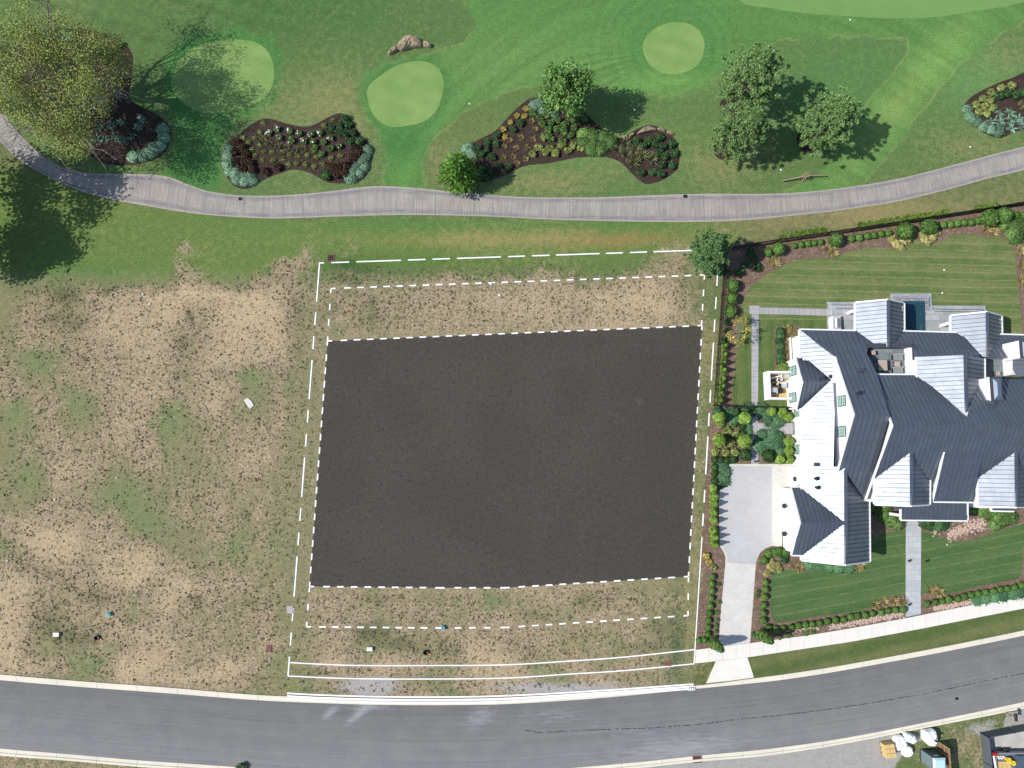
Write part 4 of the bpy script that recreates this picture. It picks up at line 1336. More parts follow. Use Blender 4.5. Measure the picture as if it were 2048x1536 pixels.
# ------------------------------------------------------------------ patio, pool
sheet('patio', [(1655, 604), (1782, 604), (1782, 587), (1863, 587), (1864, 611), (1972, 611.5), (1973, 660), (2002, 668), (1900, 690), (1656, 690)], .15, M_slate, thick=.17)
for pts_, zz in (([(1664, 610), (1784, 610), (1784, 690), (1664, 690)], .30), ([(1673, 616.5), (1784, 616.5), (1784, 690), (1673, 690)], .45),
                 ([(1866, 617.5), (1965, 619), (1965, 690), (1853, 690), (1853, 613), (1866, 613)], .30), ([(1870, 622.5), (1960, 623.5), (1960, 690), (1853.5, 690), (1853.5, 622.5)], .45)):
    sheet('patio', pts_, zz, M_slate, thick=zz - .14)
m = MB()
for (a_, b_, zz) in (((1664, 610), (1712, 610), .31), ((1673, 616.5), (1712, 616.5), .46), ((1866, 618), (1965, 619.3), .31), ((1870, 622.9), (1960, 623.9), .46), ((1965, 619), (1965, 632), .31)):
    p0, p1 = P(*a_, zz), P(*b_, zz)
    m.bar(p0, p1, .06, .012)
o = m.build('patio_joint', simple('patio_joint', srgb(74, 84, 70), .95, .05)); o['kind'] = 'structure'
sheet('pool_surround', [(1786, 592), (1859, 592.5), (1859, 690), (1786, 690)], .32, brick_mat('rough_slate', srgb(128, 132, 138), srgb(160, 162, 166), srgb(104, 108, 114), .5, .3, 0, .03, fine=.3), thick=.2)
M_pool, nt, b = material('pool_water', .06, .5)
c = coords(nt)
nt.links.new(scale_col(nt, srgb(38, 72, 84), mrange(nt, noise(nt, c, 3.0, 4, .6), .3, .7, .75, 1.25)), b.inputs['Base Color'])
bump(nt, b, noise(nt, c, 5, 3, .5), .1, .02)
sheet('pool_water', [(1805, 602.5), (1850, 602.5), (1852, 690), (1805, 690)], .33, M_pool)
# ------------------------------------------------------------------ foliage meshes
def leaf_cards(cen, nor, w, h, jit=.8):
    """one small quad per leaf, roughly facing nor"""
    n = len(cen)
    nor = nor + RNG.normal(0, jit, (n, 3))
    nor /= np.linalg.norm(nor, axis=1)[:, None] + 1e-9
    t = np.cross(nor, RNG.normal(0, 1, (n, 3)))
    t /= np.linalg.norm(t, axis=1)[:, None] + 1e-9
    u = np.cross(nor, t)
    sz = RNG.uniform(.65, 1.3, (n, 1))
    w_, h_ = w * sz / 2, h * sz / 2
    v = np.stack([cen - t * w_, cen - u * h_, cen + t * w_, cen + u * h_], 1).reshape(-1, 3)
    f = np.arange(4 * n).reshape(n, 4)
    return v, f


def blades(cen, dirs, length, width, droop=.0):
    """one narrow triangle per needle or blade"""
    n = len(cen)
    d = dirs / (np.linalg.norm(dirs, axis=1)[:, None] + 1e-9)
    s = np.cross(d, RNG.normal(0, 1, (n, 3)))
    s /= np.linalg.norm(s, axis=1)[:, None] + 1e-9
    Ln = (length * RNG.uniform(.7, 1.2, n))[:, None]
    tip = cen + d * Ln
    tip[:, 2] -= droop * Ln[:, 0]
    mid = cen + d * Ln * .5
    v = np.stack([cen - s * width * .4, mid + s * width * .6, tip, mid - s * width * .5], 1).reshape(-1, 3)
    return v, np.arange(4 * n).reshape(n, 4)


def join(*parts):
    vs, fs, o = [], [], 0
    for v, f in parts:
        vs.append(np.asarray(v)); fs += [tuple(int(i) + o for i in q) for q in f]; o += len(v)
    return np.concatenate(vs), fs


def sph(n):
    v = RNG.normal(0, 1, (n, 3))
    return v / np.linalg.norm(v, axis=1)[:, None]


def blob_core(c, r, k=8):
    vs, fs = [], []
    for i in range(k + 1):
        th = math.pi * i / k
        for j in range(k + 2):
            a = 2 * math.pi * j / (k + 2)
            vs.append((c[0] + r[0] * math.sin(th) * math.cos(a), c[1] + r[1] * math.sin(th) * math.sin(a), c[2] + r[2] * math.cos(th)))
    m = k + 2
    for i in range(k):
        for j in range(m):
            fs.append((i * m + j, i * m + (j + 1) % m, (i + 1) * m + (j + 1) % m, (i + 1) * m + j))
    return np.array(vs), fs


def mesh_of(name, v, f, mat):
    me = bpy.data.meshes.new(name)
    me.from_pydata(v.tolist(), [], [tuple(int(i) for i in q) for q in f])
    me.materials.append(mat)
    me.update()
    return me


def ball_mesh(name, mat, n=330, leaf=.15, flat=.85, lumps=0, dark=None):
    """rounded shrub, unit width, base at z = 0"""
    parts = []
    R = np.array([.5, .5, .5 * flat])
    if lumps:
        for i in range(lumps):
            a = 2 * math.pi * i / lumps + random.uniform(-.4, .4)
            rr = random.uniform(.12, .3)
            c_ = np.array([rr * math.cos(a), rr * math.sin(a), random.uniform(.28, .5) * flat])
            q = random.uniform(.2, .3)
            d = sph(n // lumps)
            d[:, 2] = np.abs(d[:, 2]) * np.where(RNG.random(len(d)) < .85, 1, -.5)
            parts.append(leaf_cards(c_ + d * q * RNG.uniform(.8, 1.15, (len(d), 1)), d, leaf, leaf * .8))
            parts.append(blob_core(c_ - [0, 0, .04], (q * .75, q * .75, q * .7), 6))
    else:
        d = sph(n)
        d = d[d[:, 2] > -.75]
        c_ = np.array([0, 0, .5 * flat])
        parts.append(leaf_cards(c_ + d * R * RNG.uniform(.9, 1.06, (len(d), 1)), d, leaf, leaf * .8, .6))
        parts.append(blob_core(c_, R * .9, 9))
    return mesh_of(name, *join(*parts), mat)


def cone_mesh(name, mat, n=420, leaf=.12, top=1.0, sharp=.8):
    """egg to cone shaped evergreen, unit height, about .5 wide"""
    t = RNG.random(n) ** .8
    prof = lambda q: .26 * np.sin(np.clip(q * 1.0 + .12, 0, 1) * math.pi) ** .55 * (1 - q * sharp) + .02
    a = RNG.random(n) * 2 * math.pi
    r = prof(t) * RNG.uniform(.85, 1.12, n)
    c_ = np.stack([r * np.cos(a), r * np.sin(a), t], 1)
    nr = np.stack([np.cos(a), np.sin(a), .5 + 0 * a], 1)
    k = 9
    vs, fs = [], []
    for i in range(k + 1):
        q = i / k
        for j in range(10):
            an = 2 * math.pi * j / 10
            rr = float(prof(np.array(q))) * .88
            vs.append((rr * math.cos(an), rr * math.sin(an), q * .97))
    for i in range(k):
        for j in range(10): fs.append((i * 10 + j, i * 10 + (j + 1) % 10, (i + 1) * 10 + (j + 1) % 10, (i + 1) * 10 + j))
    return mesh_of(name, *join(leaf_cards(c_, nr, leaf, leaf * .9, .5), (np.array(vs), fs)), mat)


def rosette_mesh(name, mat, n=26, width=.09, up=.7, h=.0, leafy=0):
    a = RNG.random(n) * 2 * math.pi
    d = np.stack([np.cos(a), np.sin(a), RNG.uniform(.15, 1.4, n) * up], 1)
    c_ = np.stack([.04 * np.cos(a), .04 * np.sin(a), np.full(n, .03)], 1)
    parts = [blades(c_, d, np.full(n, .52), width, .12)]
    if leafy:
        dd = sph(leafy); dd[:, 2] = np.abs(dd[:, 2])
        parts.append(leaf_cards(dd * RNG.uniform(.15, .45, (leafy, 1)) + [0, 0, .08], dd, .13, .11))
    return mesh_of(name, *join(*parts), mat)


def tuft_mesh(name, mat, n=110, width=.035):
    a = RNG.random(n) * 2 * math.pi
    r = RNG.random(n) * .12
    c_ = np.stack([r * np.cos(a), r * np.sin(a), np.zeros(n)], 1)
    d = np.stack([np.cos(a) * RNG.uniform(.15, 1, n), np.sin(a) * RNG.uniform(.15, 1, n), RNG.uniform(.5, 1.2, n)], 1)
    return mesh_of(name, *blades(c_, d, np.full(n, .6), width, .2), mat)


F_lime = foliage('lime_leaf', srgb(92, 124, 48), srgb(124, 148, 66))
F_box = foliage('box_leaf', srgb(66, 98, 44), srgb(92, 122, 58))
F_mid = foliage('mid_green_leaf', srgb(66, 98, 48), srgb(98, 124, 66))
F_deep = foliage('deep_green_leaf', srgb(42, 76, 44), srgb(74, 106, 62))
F_dark = foliage('dark_box_leaf', srgb(38, 66, 32), srgb(62, 90, 44))
F_yel = foliage('yellow_green_leaf', srgb(112, 128, 66), srgb(146, 152, 90))
F_gold = foliage('gold_leaf', srgb(152, 140, 66), srgb(180, 164, 88))
F_amber = foliage('amber_leaf', srgb(176, 146, 66), srgb(196, 166, 86))
F_burg = foliage('burgundy_leaf', srgb(56, 42, 32), srgb(76, 54, 40))
F_jun = foliage('juniper_blue_green', srgb(82, 112, 88), srgb(110, 138, 110), .35)
F_teal = foliage('juniper_green', srgb(62, 100, 68), srgb(88, 122, 86), .4)
F_agave = foliage('agave_blue', srgb(98, 132, 114), srgb(122, 152, 132), .3)
F_tan = foliage('tan_grass', srgb(142, 132, 84), srgb(174, 156, 108), .35)
F_ggrass = foliage('grey_green_grass', srgb(104, 112, 76), srgb(128, 130, 92), .35)
F_rose = foliage('rose_leaf', srgb(70, 98, 52), srgb(110, 128, 70))
F_petal = foliage('white_petal', (.82, .8, .74), (.88, .86, .8), .06)
F_spot = foliage('variegated_leaf', srgb(120, 124, 66), srgb(186, 176, 118), .4)

MESH = {}
for key, mat, kw in (('lime', F_lime, {}), ('box', F_box, {}), ('mid', F_mid, {'lumps': 6}), ('deep', F_deep, {'lumps': 6}), ('dark', F_dark, {'n': 420, 'leaf': .13}), ('yellow', F_yel, {'lumps': 6, 'n': 240}),
                     ('gold', F_gold, {'lumps': 5, 'n': 240}), ('burg', F_burg, {'lumps': 7}), ('rose', F_rose, {'lumps': 6, 'n': 220}), ('spot', F_spot, {'lumps': 6, 'n': 260}), ('bigbox', F_box, {'n': 700, 'leaf': .1, 'flat': .9})):
    MESH[key] = [ball_mesh(key + '_shrub', mat, **kw) for _ in range(3)]
MESH['cone'] = [cone_mesh('cone_shrub', F_lime) for _ in range(3)]
MESH['dwarf'] = [cone_mesh('dwarf_conifer', F_deep, 380, .14) for _ in range(2)]
MESH['gardencone'] = [cone_mesh('garden_conifer', F_lime, 460, .16, sharp=.7) for _ in range(2)]
MESH['star'] = [rosette_mesh('agave', F_agave, 30, .13, .5) for _ in range(2)]
MESH['lily'] = [rosette_mesh('lily', F_yel, 40, .13, .9, leafy=90) for _ in range(3)]
MESH['tuft'] = [tuft_mesh('tuft', F_tan) for _ in range(3)]
MESH['gtuft'] = [tuft_mesh('tuft_green', F_ggrass) for _ in range(2)]


def ordn(n):
    w = ['', 'first', 'second', 'third', 'fourth', 'fifth', 'sixth', 'seventh', 'eighth', 'ninth', 'tenth', 'eleventh', 'twelfth', 'thirteenth', 'fourteenth', 'fifteenth', 'sixteenth', 'seventeenth', 'eighteenth', 'nineteenth', 'twentieth']
    return w[n] if n < len(w) else 'twenty-' + w[n - 20]


def put(key, x, y, w, h, name, label, cat, group, z0=0.0, lift=.45, xy=None):
    me = random.choice(MESH[key])
    o = bpy.data.objects.new(name, me)
    p = P(x, y, h * lift)
    o.location = (p.x, p.y, z0)
    k = random.uniform(.93, 1.08)
    unit = {'cone': .5, 'dwarf': .5, 'gardencone': .5}.get(key, 1.0)
    o.scale = (w / unit * k, w / unit * k * random.uniform(.95, 1.05), h * random.uniform(.92, 1.08))
    if key in ('star', 'lily', 'tuft', 'gtuft'): o.scale = (w, w, h * 1.5)
    if key in ('lime', 'box', 'mid', 'deep', 'dark', 'yellow', 'gold', 'burg', 'rose', 'spot', 'bigbox'): o.scale.z = h * 1.1
    o.rotation_euler = (random.uniform(-.06, .06), random.uniform(-.06, .06), random.uniform(0, 6.28))
    COL.objects.link(o)
    return tag(o, label, cat, group)


def row(key, pts, w, h, name, noun, where, frm, group, cat='shrub', **kw):
    """a run of repeats along a line; labels count from one end"""
    out = []
    for i, q in enumerate(pts):
        s = q[2] if len(q) > 2 else 1.0
        lab = f'{noun}, {ordn(i + 1)} from the {frm} {where}'
        out.append(put(key, q[0], q[1], w * s, h * s, name, lab, cat, group, **kw))
    return out


def scatter(key, pts, w, h, name, noun, bed, group, cat='shrub', gap=11, **kw):
    """plants in a bed; labels give the row from the top and the place from the left"""
    pts = sorted(pts, key=lambda q: q[1])
    rows_, cur = [], []
    for q in pts:
        if cur and q[1] - sum(t[1] for t in cur) / len(cur) > gap:
            rows_.append(cur); cur = []
        cur.append(q)
    rows_.append(cur)
    out = []
    for ri_, rw in enumerate(rows_):
        for ci, q in enumerate(sorted(rw)):
            s = q[2] if len(q) > 2 else 1.0
            rt = f'row {ri_ + 1} from top, ' if len(rows_) > 1 else ''
            lab = f'{noun}, {rt}{ordn(ci + 1)} from left, {bed}'
            out.append(put(key, q[0], q[1], w * s, h * s, name, lab, cat, group, **kw))
    return out


def zc(x0, y0, sc, pts):
    return [(x0 + q[0] / sc, y0 + q[1] / sc) + tuple(q[2:]) for q in pts]


# ------------------------------------------------------------------ dumbbell bed (left of the middle)
bA = 'dumbbell mulch bed'
zA = lambda pts: zc(440, 220, 6.4, pts)
scatter('burg', zA([(200, 400), (270, 470), (190, 530), (340, 560), (210, 650), (310, 665), (300, 750), (390, 680), (400, 765), (570, 780), (740, 730)]), 1.0, .75, 'burgundy_shrub', 'dark burgundy shrub', 'dumbbell bed, left half', 'burgundy shrubs in the dumbbell bed')
scatter('burg', zA([(1720, 490), (1700, 600), (1420, 740), (1520, 730), (1600, 710), (1600, 800), (1480, 810), (1770, 530)]), 1.05, .75, 'burgundy_shrub', 'dark burgundy shrub', 'dumbbell bed, right half', 'burgundy shrubs in the dumbbell bed')
put('dark', 440 + 1355 / 6.4, 220 + 835 / 6.4, 1.0, .8, 'round_shrub', 'very dark round evergreen shrub near the bottom right of the dumbbell mulch bed', 'shrub', None)
scatter('lily', zA([(550, 170), (510, 280), (290, 350), (440, 360), (365, 410), (500, 450), (560, 530), (660, 540), (790, 540), (885, 570), (995, 590), (1115, 580), (1235, 600), (1420, 610), (1545, 580), (440, 580), (540, 640), (675, 640),
                    (795, 630), (870, 690), (980, 680), (1095, 695), (1205, 720), (1310, 685), (405, 510), (1330, 190), (1440, 130)]), .72, .4, 'lily_clump', 'small yellow-green clump', bA, 'yellow-green clumps in the dumbbell bed', 'plant')
scatter('gtuft', zA([(555, 375), (625, 430), (735, 460), (850, 470), (960, 500), (1065, 490), (520, 395)]), 1.1, .5, 'grass_tuft', 'grey-green grass tuft', bA, 'grass tufts in the dumbbell bed', 'ornamental grass')
roses = scatter('rose', zA([(620, 290), (725, 240), (760, 350), (890, 270), (1010, 300), (1170, 300), (1275, 290), (915, 390), (1070, 390), (1190, 400), (1330, 410), (1410, 360), (1420, 490), (1530, 460)]), .85, .6, 'rose_bush',
                'green rose bush', bA, 'rose bushes in the dumbbell bed', 'rose bush')
for i, o in enumerate(roses):
    n = (9, 8, 2, 3, 3, 6, 6, 7, 3, 5, 2, 1, 2, 0)[i]
    if not n: continue
    d = sph(n); d[:, 2] = np.abs(d[:, 2]) + .4
    d /= np.linalg.norm(d, axis=1)[:, None]
    v, f = leaf_cards(np.concatenate([d * .5 + [0, 0, .25]] * 2), np.concatenate([d] * 2), .17, .17, .35)
    bl = bpy.data.objects.new('blossoms', mesh_of('blossoms', v, f, F_petal))
    bl.parent = o
    COL.objects.link(bl)
scatter('mid', zA([(1210, 500), (1300, 550)]), .9, .65, 'green_shrub', 'mid green shrub among the lilies', bA, None)
scatter('deep', zA([(1590, 100), (1640, 190), (1535, 210), (1410, 230), (1515, 290), (1600, 295), (1690, 290), (1660, 390), (1790, 400)]), 1.05, .85, 'green_shrub', 'deep green leafy shrub', 'dumbbell bed, upper right', 'green shrubs at the top of the dumbbell bed')

# ------------------------------------------------------------------ long bed (middle)
bB = 'long mulch bed'
zB = lambda pts: zc(1050, 180, 6.4, pts)
zL = lambda pts: zc(850, 180, 7.315, pts)
scatter('deep', zB([(1420, 650), (1580, 640), (1520, 710), (1730, 610), (1670, 685), (1765, 710), (1890, 690), (1720, 790), (1800, 845), (1910, 800), (1750, 950), (1880, 960), (1485, 1050), (1640, 1040), (1740, 1065)]), 1.0, .8,
        'round_shrub', 'dark green round shrub', 'long bed, right lobe', 'dark shrubs in the right lobe of the long bed')
scatter('gtuft', zB([(1290, 660), (1190, 760), (1310, 800), (1430, 730), (1420, 860), (1520, 830), (1630, 870), (1400, 930)]), 1.7, .9, 'grass_clump', 'tall straw green grass clump', 'long bed, right part', 'tall grasses in the long bed', 'ornamental grass')
scatter('yellow', zB([(95, 810), (170, 735), (255, 790), (320, 740), (395, 800), (465, 695), (550, 770), (620, 700), (715, 740), (245, 590)]), .95, .65, 'yellow_shrub', 'yellow-green shrub', 'long bed, lower edge', 'yellow shrubs in the long bed')
scatter('mid', zB([(225, 435), (195, 340), (95, 290), (340, 410), (420, 380), (505, 440), (300, 510), (410, 500), (325, 610), (500, 530), (630, 470), (595, 570), (480, 640), (640, 370), (755, 360), (280, 310)]), .95, .7, 'green_shrub',
        'leafy green shrub', 'long bed, centre', 'green shrubs in the middle of the long bed')
scatter('tuft', zB([(90, 390), (135, 500), (105, 620), (30, 730), (10, 880)]) + zL([(1160, 830), (1340, 850), (1290, 970), (1350, 1065), (1245, 735), (1410, 690), (1150, 985), (1145, 1200)]), .85, .45, 'grass_tuft', 'small tan grass tuft', bB,
        'tan tufts in the long bed', 'ornamental grass')
scatter('gold', zL([(1345, 370), (1250, 465), (1145, 570), (1170, 690), (1445, 380)]) + zB([(10, 240), (0, 330)]), .7, .5, 'gold_shrub', 'small golden shrub', 'long bed, upper edge', 'golden shrubs in the long bed')
scatter('deep', zL([(1390, 475), (1295, 565), (1050, 655), (1035, 785), (910, 755), (770, 840), (910, 860), (815, 920), (970, 980), (1070, 1110), (1225, 1125), (880, 1270), (680, 1310), (960, 1190), (840, 1160)]), .9, .7, 'green_shrub',
        'deep green shrub', 'long bed, left part', 'deep green shrubs at the left of the long bed')

# ------------------------------------------------------------------ right bed and the bed under the big tree
bC = 'bed at right edge'
zC = lambda pts: zc(1536, 0, 4, pts)
scatter('yellow', zC([(1790, 735), (1865, 700), (1950, 680), (1725, 785), (1665, 835), (1785, 795), (1740, 845), (1800, 860), (1690, 890), (1755, 900)]), .95, .7, 'yellow_shrub', 'yellow-green shrub', bC, 'yellow shrubs in the right bed')
scatter('deep', zC([(1850, 765), (1920, 740), (1995, 760), (2035, 735)]), 1.1, .8, 'green_shrub', 'dark green shrub', bC, 'green shrubs in the right bed')
scatter('star', zC([(1855, 900), (1945, 890), (1793, 965), (1865, 970), (1945, 955), (2010, 940), (1958, 1020), (2040, 1000)]), 1.25, .5, 'agave', 'blue-green agave', bC, 'agaves in the right bed', 'agave')
scatter('gtuft', zC([(2030, 845)]), 1.3, .8, 'grass_tuft', 'green grass tuft', bC, None, 'ornamental grass')
bD = 'bed under big tree'
scatter('yellow', [(185, 100), (200, 111), (225, 95), (215, 105), (170, 112), (195, 92), (220, 155), (208, 120), (236, 88), (176, 92)], 1.0, .7, 'yellow_shrub', 'yellowish shrub', bD, 'yellowish shrubs under the big tree')
scatter('star', [(192, 275), (208, 279), (228, 272), (244, 279), (262, 272), (275, 252), (240, 242), (220, 250), (200, 252), (281, 236)], 1.1, .5, 'agave', 'blue-green agave', bD, 'agaves under the big tree', 'agave')


def mat_mass(name, lobes, mat, label, cat='shrub', leaf=.16, hh=.45, dens=60):
    """low spreading shrub built from overlapping domes (x, y, radius in metres)"""
    parts = []
    p0 = P(lobes[0][0], lobes[0][1], 0)
    for x, y, r in lobes:
        q = P(x, y, hh * .5)
        n = int(dens * (r / .6) ** 2) + 20
        d = sph(n); d[:, 2] = np.abs(d[:, 2])
        hz = hh * random.uniform(.8, 1.15)
        d0 = d * np.array([r, r, hz]) * RNG.uniform(.85, 1.1, (n, 1)) + [q.x - p0.x, q.y - p0.y, .02]
        parts.append(leaf_cards(d0, d * [1, 1, 1.4], leaf, leaf * .7, .6))
        parts.append(blob_core((q.x - p0.x, q.y - p0.y, 0), (r * .93, r * .93, hz * .88), 7))
    o = bpy.data.objects.new(name, mesh_of(name, *join(*parts), mat))
    o.location = (p0.x, p0.y, 0)
    COL.objects.link(o)
    return tag(o, label, cat)


mat_mass('creeping_juniper', [q + (.75,) for q in zA([(100, 500), (90, 600), (85, 690), (120, 770), (180, 800), (210, 880), (300, 830), (310, 900), (390, 840), (410, 890)])], F_jun, 'blue-green creeping juniper along the left end of the dumbbell bed')
mat_mass('creeping_juniper', [q + (.7,) for q in zA([(1890, 510), (1860, 590), (1830, 650), (1840, 720), (1760, 720), (1780, 800), (1710, 790), (1700, 860), (1660, 870)])], F_jun, 'blue-green creeping juniper along the right end of the dumbbell bed')
mat_mass('spreading_evergreen', [q + (.95,) for q in zB([(760, 560), (760, 650), (880, 580), (880, 700), (1000, 600), (1000, 700), (1090, 660), (940, 740), (860, 740)])], F_mid, 'broad low evergreen shrub left of the stone edging in the long bed', hh=.7, leaf=.13, dens=110)
mat_mass('creeping_juniper', [q + (.7,) for q in zB([(120, 190), (190, 160), (250, 230), (330, 250), (380, 290), (300, 190), (400, 200), (240, 270)])], F_jun, 'blue-green juniper beneath the leafy tree in the long bed')
mat_mass('creeping_juniper', [q + (.65,) for q in zL([(600, 850), (650, 900), (690, 950), (640, 830)])], F_jun, 'blue-green juniper beside the bright conifer at the left tip')
mat_mass('creeping_juniper', [q + (.65,) for q in zC([(1600, 870), (1620, 930), (1680, 970), (1730, 1010), (1790, 1030), (1850, 1055), (1650, 950), (1860, 1030)])], F_jun, 'blue-green creeping juniper edging the bed by the right edge')
mat_mass('creeping_juniper', [(324, 258, .8), (326, 275, .8), (318, 290, .8), (300, 302, .9), (285, 310, .8), (264, 312, .8), (305, 295, .8)], F_jun, 'blue-green creeping juniper at the lower right of the shaded bed')
mat_mass('creeping_juniper', [(95, 72, .9), (108, 68, .8), (126, 70, .9), (140, 72, .7)], F_jun, 'blue-green creeping juniper at the top of the shaded bed')
mat_mass('creeping_juniper', [(10, 152, 1.0), (8, 168, 1.0), (22, 185, .9), (28, 203, .9)], F_jun, 'blue-green creeping juniper at the left end of the shaded bed')

# ------------------------------------------------------------------ planting round the house
bH = 'hedge by the black fence'
row('bigbox', [(1464, 571), (1463, 597), (1460, 623)], 1.35, 1.25, 'round_shrub', 'large clipped round shrub', 'in the row beside the west fence', 'north', 'round shrubs beside the west fence')
row('deep', [(1454, 645), (1453, 661), (1449, 679)], .85, .8, 'leafy_shrub', 'loose dark green shrub', 'below the three round shrubs', 'north', 'loose shrubs beside the west fence')
row('cone', [(1449, 692), (1448, 708), (1447, 724), (1446, 739), (1445, 757), (1444, 771), (1442, 786), (1441, 800)], .82, 1.35, 'clipped_cone', 'lime green clipped cone', 'beside the west fence', 'north', 'lime cones beside the west fence')
row('dark', [(1429, 934), (1429, 947), (1429, 961)], .72, .6, 'round_shrub', 'dark clipped ball', 'at the top of the driveway hedge', 'north', 'dark balls beside the driveway')
row('cone', [(1429, 977), (1429, 992), (1430, 1008), (1429, 1024), (1429, 1042), (1429, 1061), (1429, 1074), (1429, 1088)], .86, 1.5, 'clipped_cone', 'lime green cone', 'in the row left of the driveway court', 'north', 'lime cones beside the driveway')
row('box', [(1425.6, 1154), (1424, 1167), (1424, 1181.5), (1422.5, 1196), (1421, 1212.5), (1419, 1226), (1417, 1241.5), (1416.5, 1254.7), (1415.6, 1268), (1408.5, 1280), (1398, 1281)], .66, .55, 'box_ball', 'small clipped box ball', 'in the row left of the driveway', 'north',
    'box balls left of the driveway')
row('box', [(1531, 1165), (1531, 1179), (1529.5, 1194), (1527, 1210.5), (1527, 1226), (1527, 1240.6)], .7, .58, 'box_ball', 'small clipped box ball', 'in the row right of the driveway', 'north', 'box balls right of the driveway')
row('box', [(1537, 1255.6), (1551, 1259), (1566.7, 1257), (1583.4, 1254.7), (1596.6, 1252), (1610.6, 1250), (1624.7, 1248.5), (1638.8, 1246.4), (1654.6, 1243.6), (1671, 1241), (1687, 1239), (1701, 1234), (1715, 1232), (1730, 1230.7), (1745, 1227),
            (1762.5, 1225), (1776.5, 1222), (1790.5, 1220), (1806, 1219)], .7, .55, 'box_ball', 'small box ball', 'west of the front walk', 'left', 'box balls along the pavement, west')
row('box', [(1854, 1208), (1870, 1205), (1884, 1202), (1897, 1199), (1915.5, 1197.5), (1928, 1194), (1942, 1190.5), (1956.6, 1187), (1970.6, 1185), (1987, 1182.6), (2000, 1179), (2014, 1178), (2029, 1175), (2043, 1171)], .7, .55, 'box_ball', 'small box ball',
    'east of the front walk', 'left', 'box balls along the pavement, east')
row('box', [(1528, 1121), (1536.6, 1108), (1549, 1105), (1557, 1103), (1569, 1104)], .85, .7, 'leafy_shrub', 'deep green shrub', 'in the curve beside the garage', 'left', 'shrubs in the curve beside the garage')
row('spot', [(1535, 1147), (1546, 1128), (1552, 1131), (1543, 1136), (1558, 1138)], .85, .5, 'mottled_shrub', 'low mottled yellow-green shrub', 'beneath the garage corner', 'left', 'mottled shrubs beneath the garage corner')
put('deep', 1570, 1118, 1.0, .7, 'leafy_shrub', 'pale green shrub tucked against the south garage corner', 'shrub', None)
put('gold', 1413, 1113, .9, .7, 'gold_shrub', 'golden shrub left of the driveway curve, the upper one', 'shrub', None)
put('gold', 1419, 1124, .75, .55, 'gold_shrub', 'small amber shrub just below the golden one left of the driveway', 'shrub', None)
put('yellow', 1427, 1135, .75, .5, 'yellow_shrub', 'sparse yellow-green shrub, lowest of three left of the driveway curve', 'shrub', None)
row('mid', [(1438, 1168), (1438, 1205), (1435, 1225), (1434, 1240), (1433, 1252), (1433, 1262)], .5, .3, 'ground_plant', 'low sparse green plant', 'at the left driveway edge', 'north', 'low plants at the left driveway edge', 'plant')
row('mid', [(1516, 1184), (1515, 1190), (1507, 1270), (1560, 1275), (1578, 1271), (1612, 1266), (1624, 1263)], .55, .35, 'ground_plant', 'low sparse plant', 'right of the driveway', 'left', 'low plants right of the driveway', 'plant')
# entrance garden
row('dwarf', [(1436, 822), (1470.5, 823), (1491, 823)], .95, 1.1, 'dwarf_conifer', 'dark green dwarf conifer', 'just below the fence', 'left', 'dwarf conifers below the fence', 'conifer')
row('gardencone', [(1442, 836), (1491, 836), (1441, 881), (1491, 882)], 1.25, 1.9, 'garden_conifer', 'tall lime green garden conifer', 'in the entrance garden', 'top left', 'lime conifers in the entrance garden', 'conifer')
scatter('yellow', [(1440, 849), (1455, 861), (1461, 886), (1431, 902), (1451, 905), (1470, 904), (1470, 868)], 1.0, .75, 'yellow_shrub', 'yellow-green shrub', 'entrance garden', 'yellow shrubs in the entrance garden')
scatter('mid', [(1467, 850), (1497, 897), (1452, 880)], .8, .6, 'green_shrub', 'leafy mid green shrub', 'entrance garden', 'green shrubs in the entrance garden')
row('dark', [(1484.7, 853), (1485.5, 867)], .7, .6, 'round_shrub', 'dark clipped ball', 'left of the entrance path', 'top', 'dark balls in the entrance garden')
row('dark', [(1429, 919), (1441, 920), (1453, 921), (1466, 919)], .75, .6, 'box_hedge', 'square clipped box bush', 'in the row above the driveway court', 'left', 'box bushes above the driveway court')
row('dark', [(1491, 910, 1.0), (1537, 912, .95)], 1.3, 1.15, 'round_shrub', 'large dark round shrub', 'above the driveway court', 'left', 'large dark shrubs above the driveway court')
row('gardencone', [(1545.6, 822.5), (1566, 824), (1577, 832.6), (1579, 883), (1579, 900.6), (1561, 918.6), (1580, 918)], .95, 1.3, 'clipped_cone', 'lime green cone', 'against the white entrance wall', 'top', 'lime cones against the entrance wall')
mat_mass('creeping_juniper', [(1450, 827, .8), (1462, 832, .8), (1468, 842, .7), (1480, 826, .6)], F_teal, 'green creeping juniper in the upper left of the entrance garden', hh=.35)
mat_mass('creeping_juniper', [(1498, 818, .8), (1505, 822, .6), (1500, 826, .7)], F_teal, 'small green juniper left of the garden walk by the fence', hh=.35)
mat_mass('creeping_juniper', [(1495, 852, .6), (1497, 864, .6), (1493, 870, .6)], F_teal, 'narrow green juniper beside the two dark clipped balls', hh=.3)
mat_mass('creeping_juniper', [(1525, 818, .8), (1530, 829, .8), (1540, 838, .9), (1552, 842, .9), (1562, 838, .8), (1546, 831, .8)], F_teal, 'broad green juniper above the entrance path', hh=.4)
mat_mass('creeping_juniper', [(1526, 870, .7), (1522, 888, .9), (1530, 898, .9), (1545, 872, 1.0), (1556, 875, .9), (1548, 888, 1.1), (1560, 890, .9), (1560, 904, .8), (1535, 882, 1.0)], F_teal, 'broad green juniper below the entrance path', hh=.4)
mat_mass('creeping_juniper', [(1445, 932, .8), (1450, 945, .8), (1443, 956, .8), (1450, 962, .7), (1441, 968, .6)], F_teal, 'green juniper spilling over the top left of the driveway court', hh=.35)
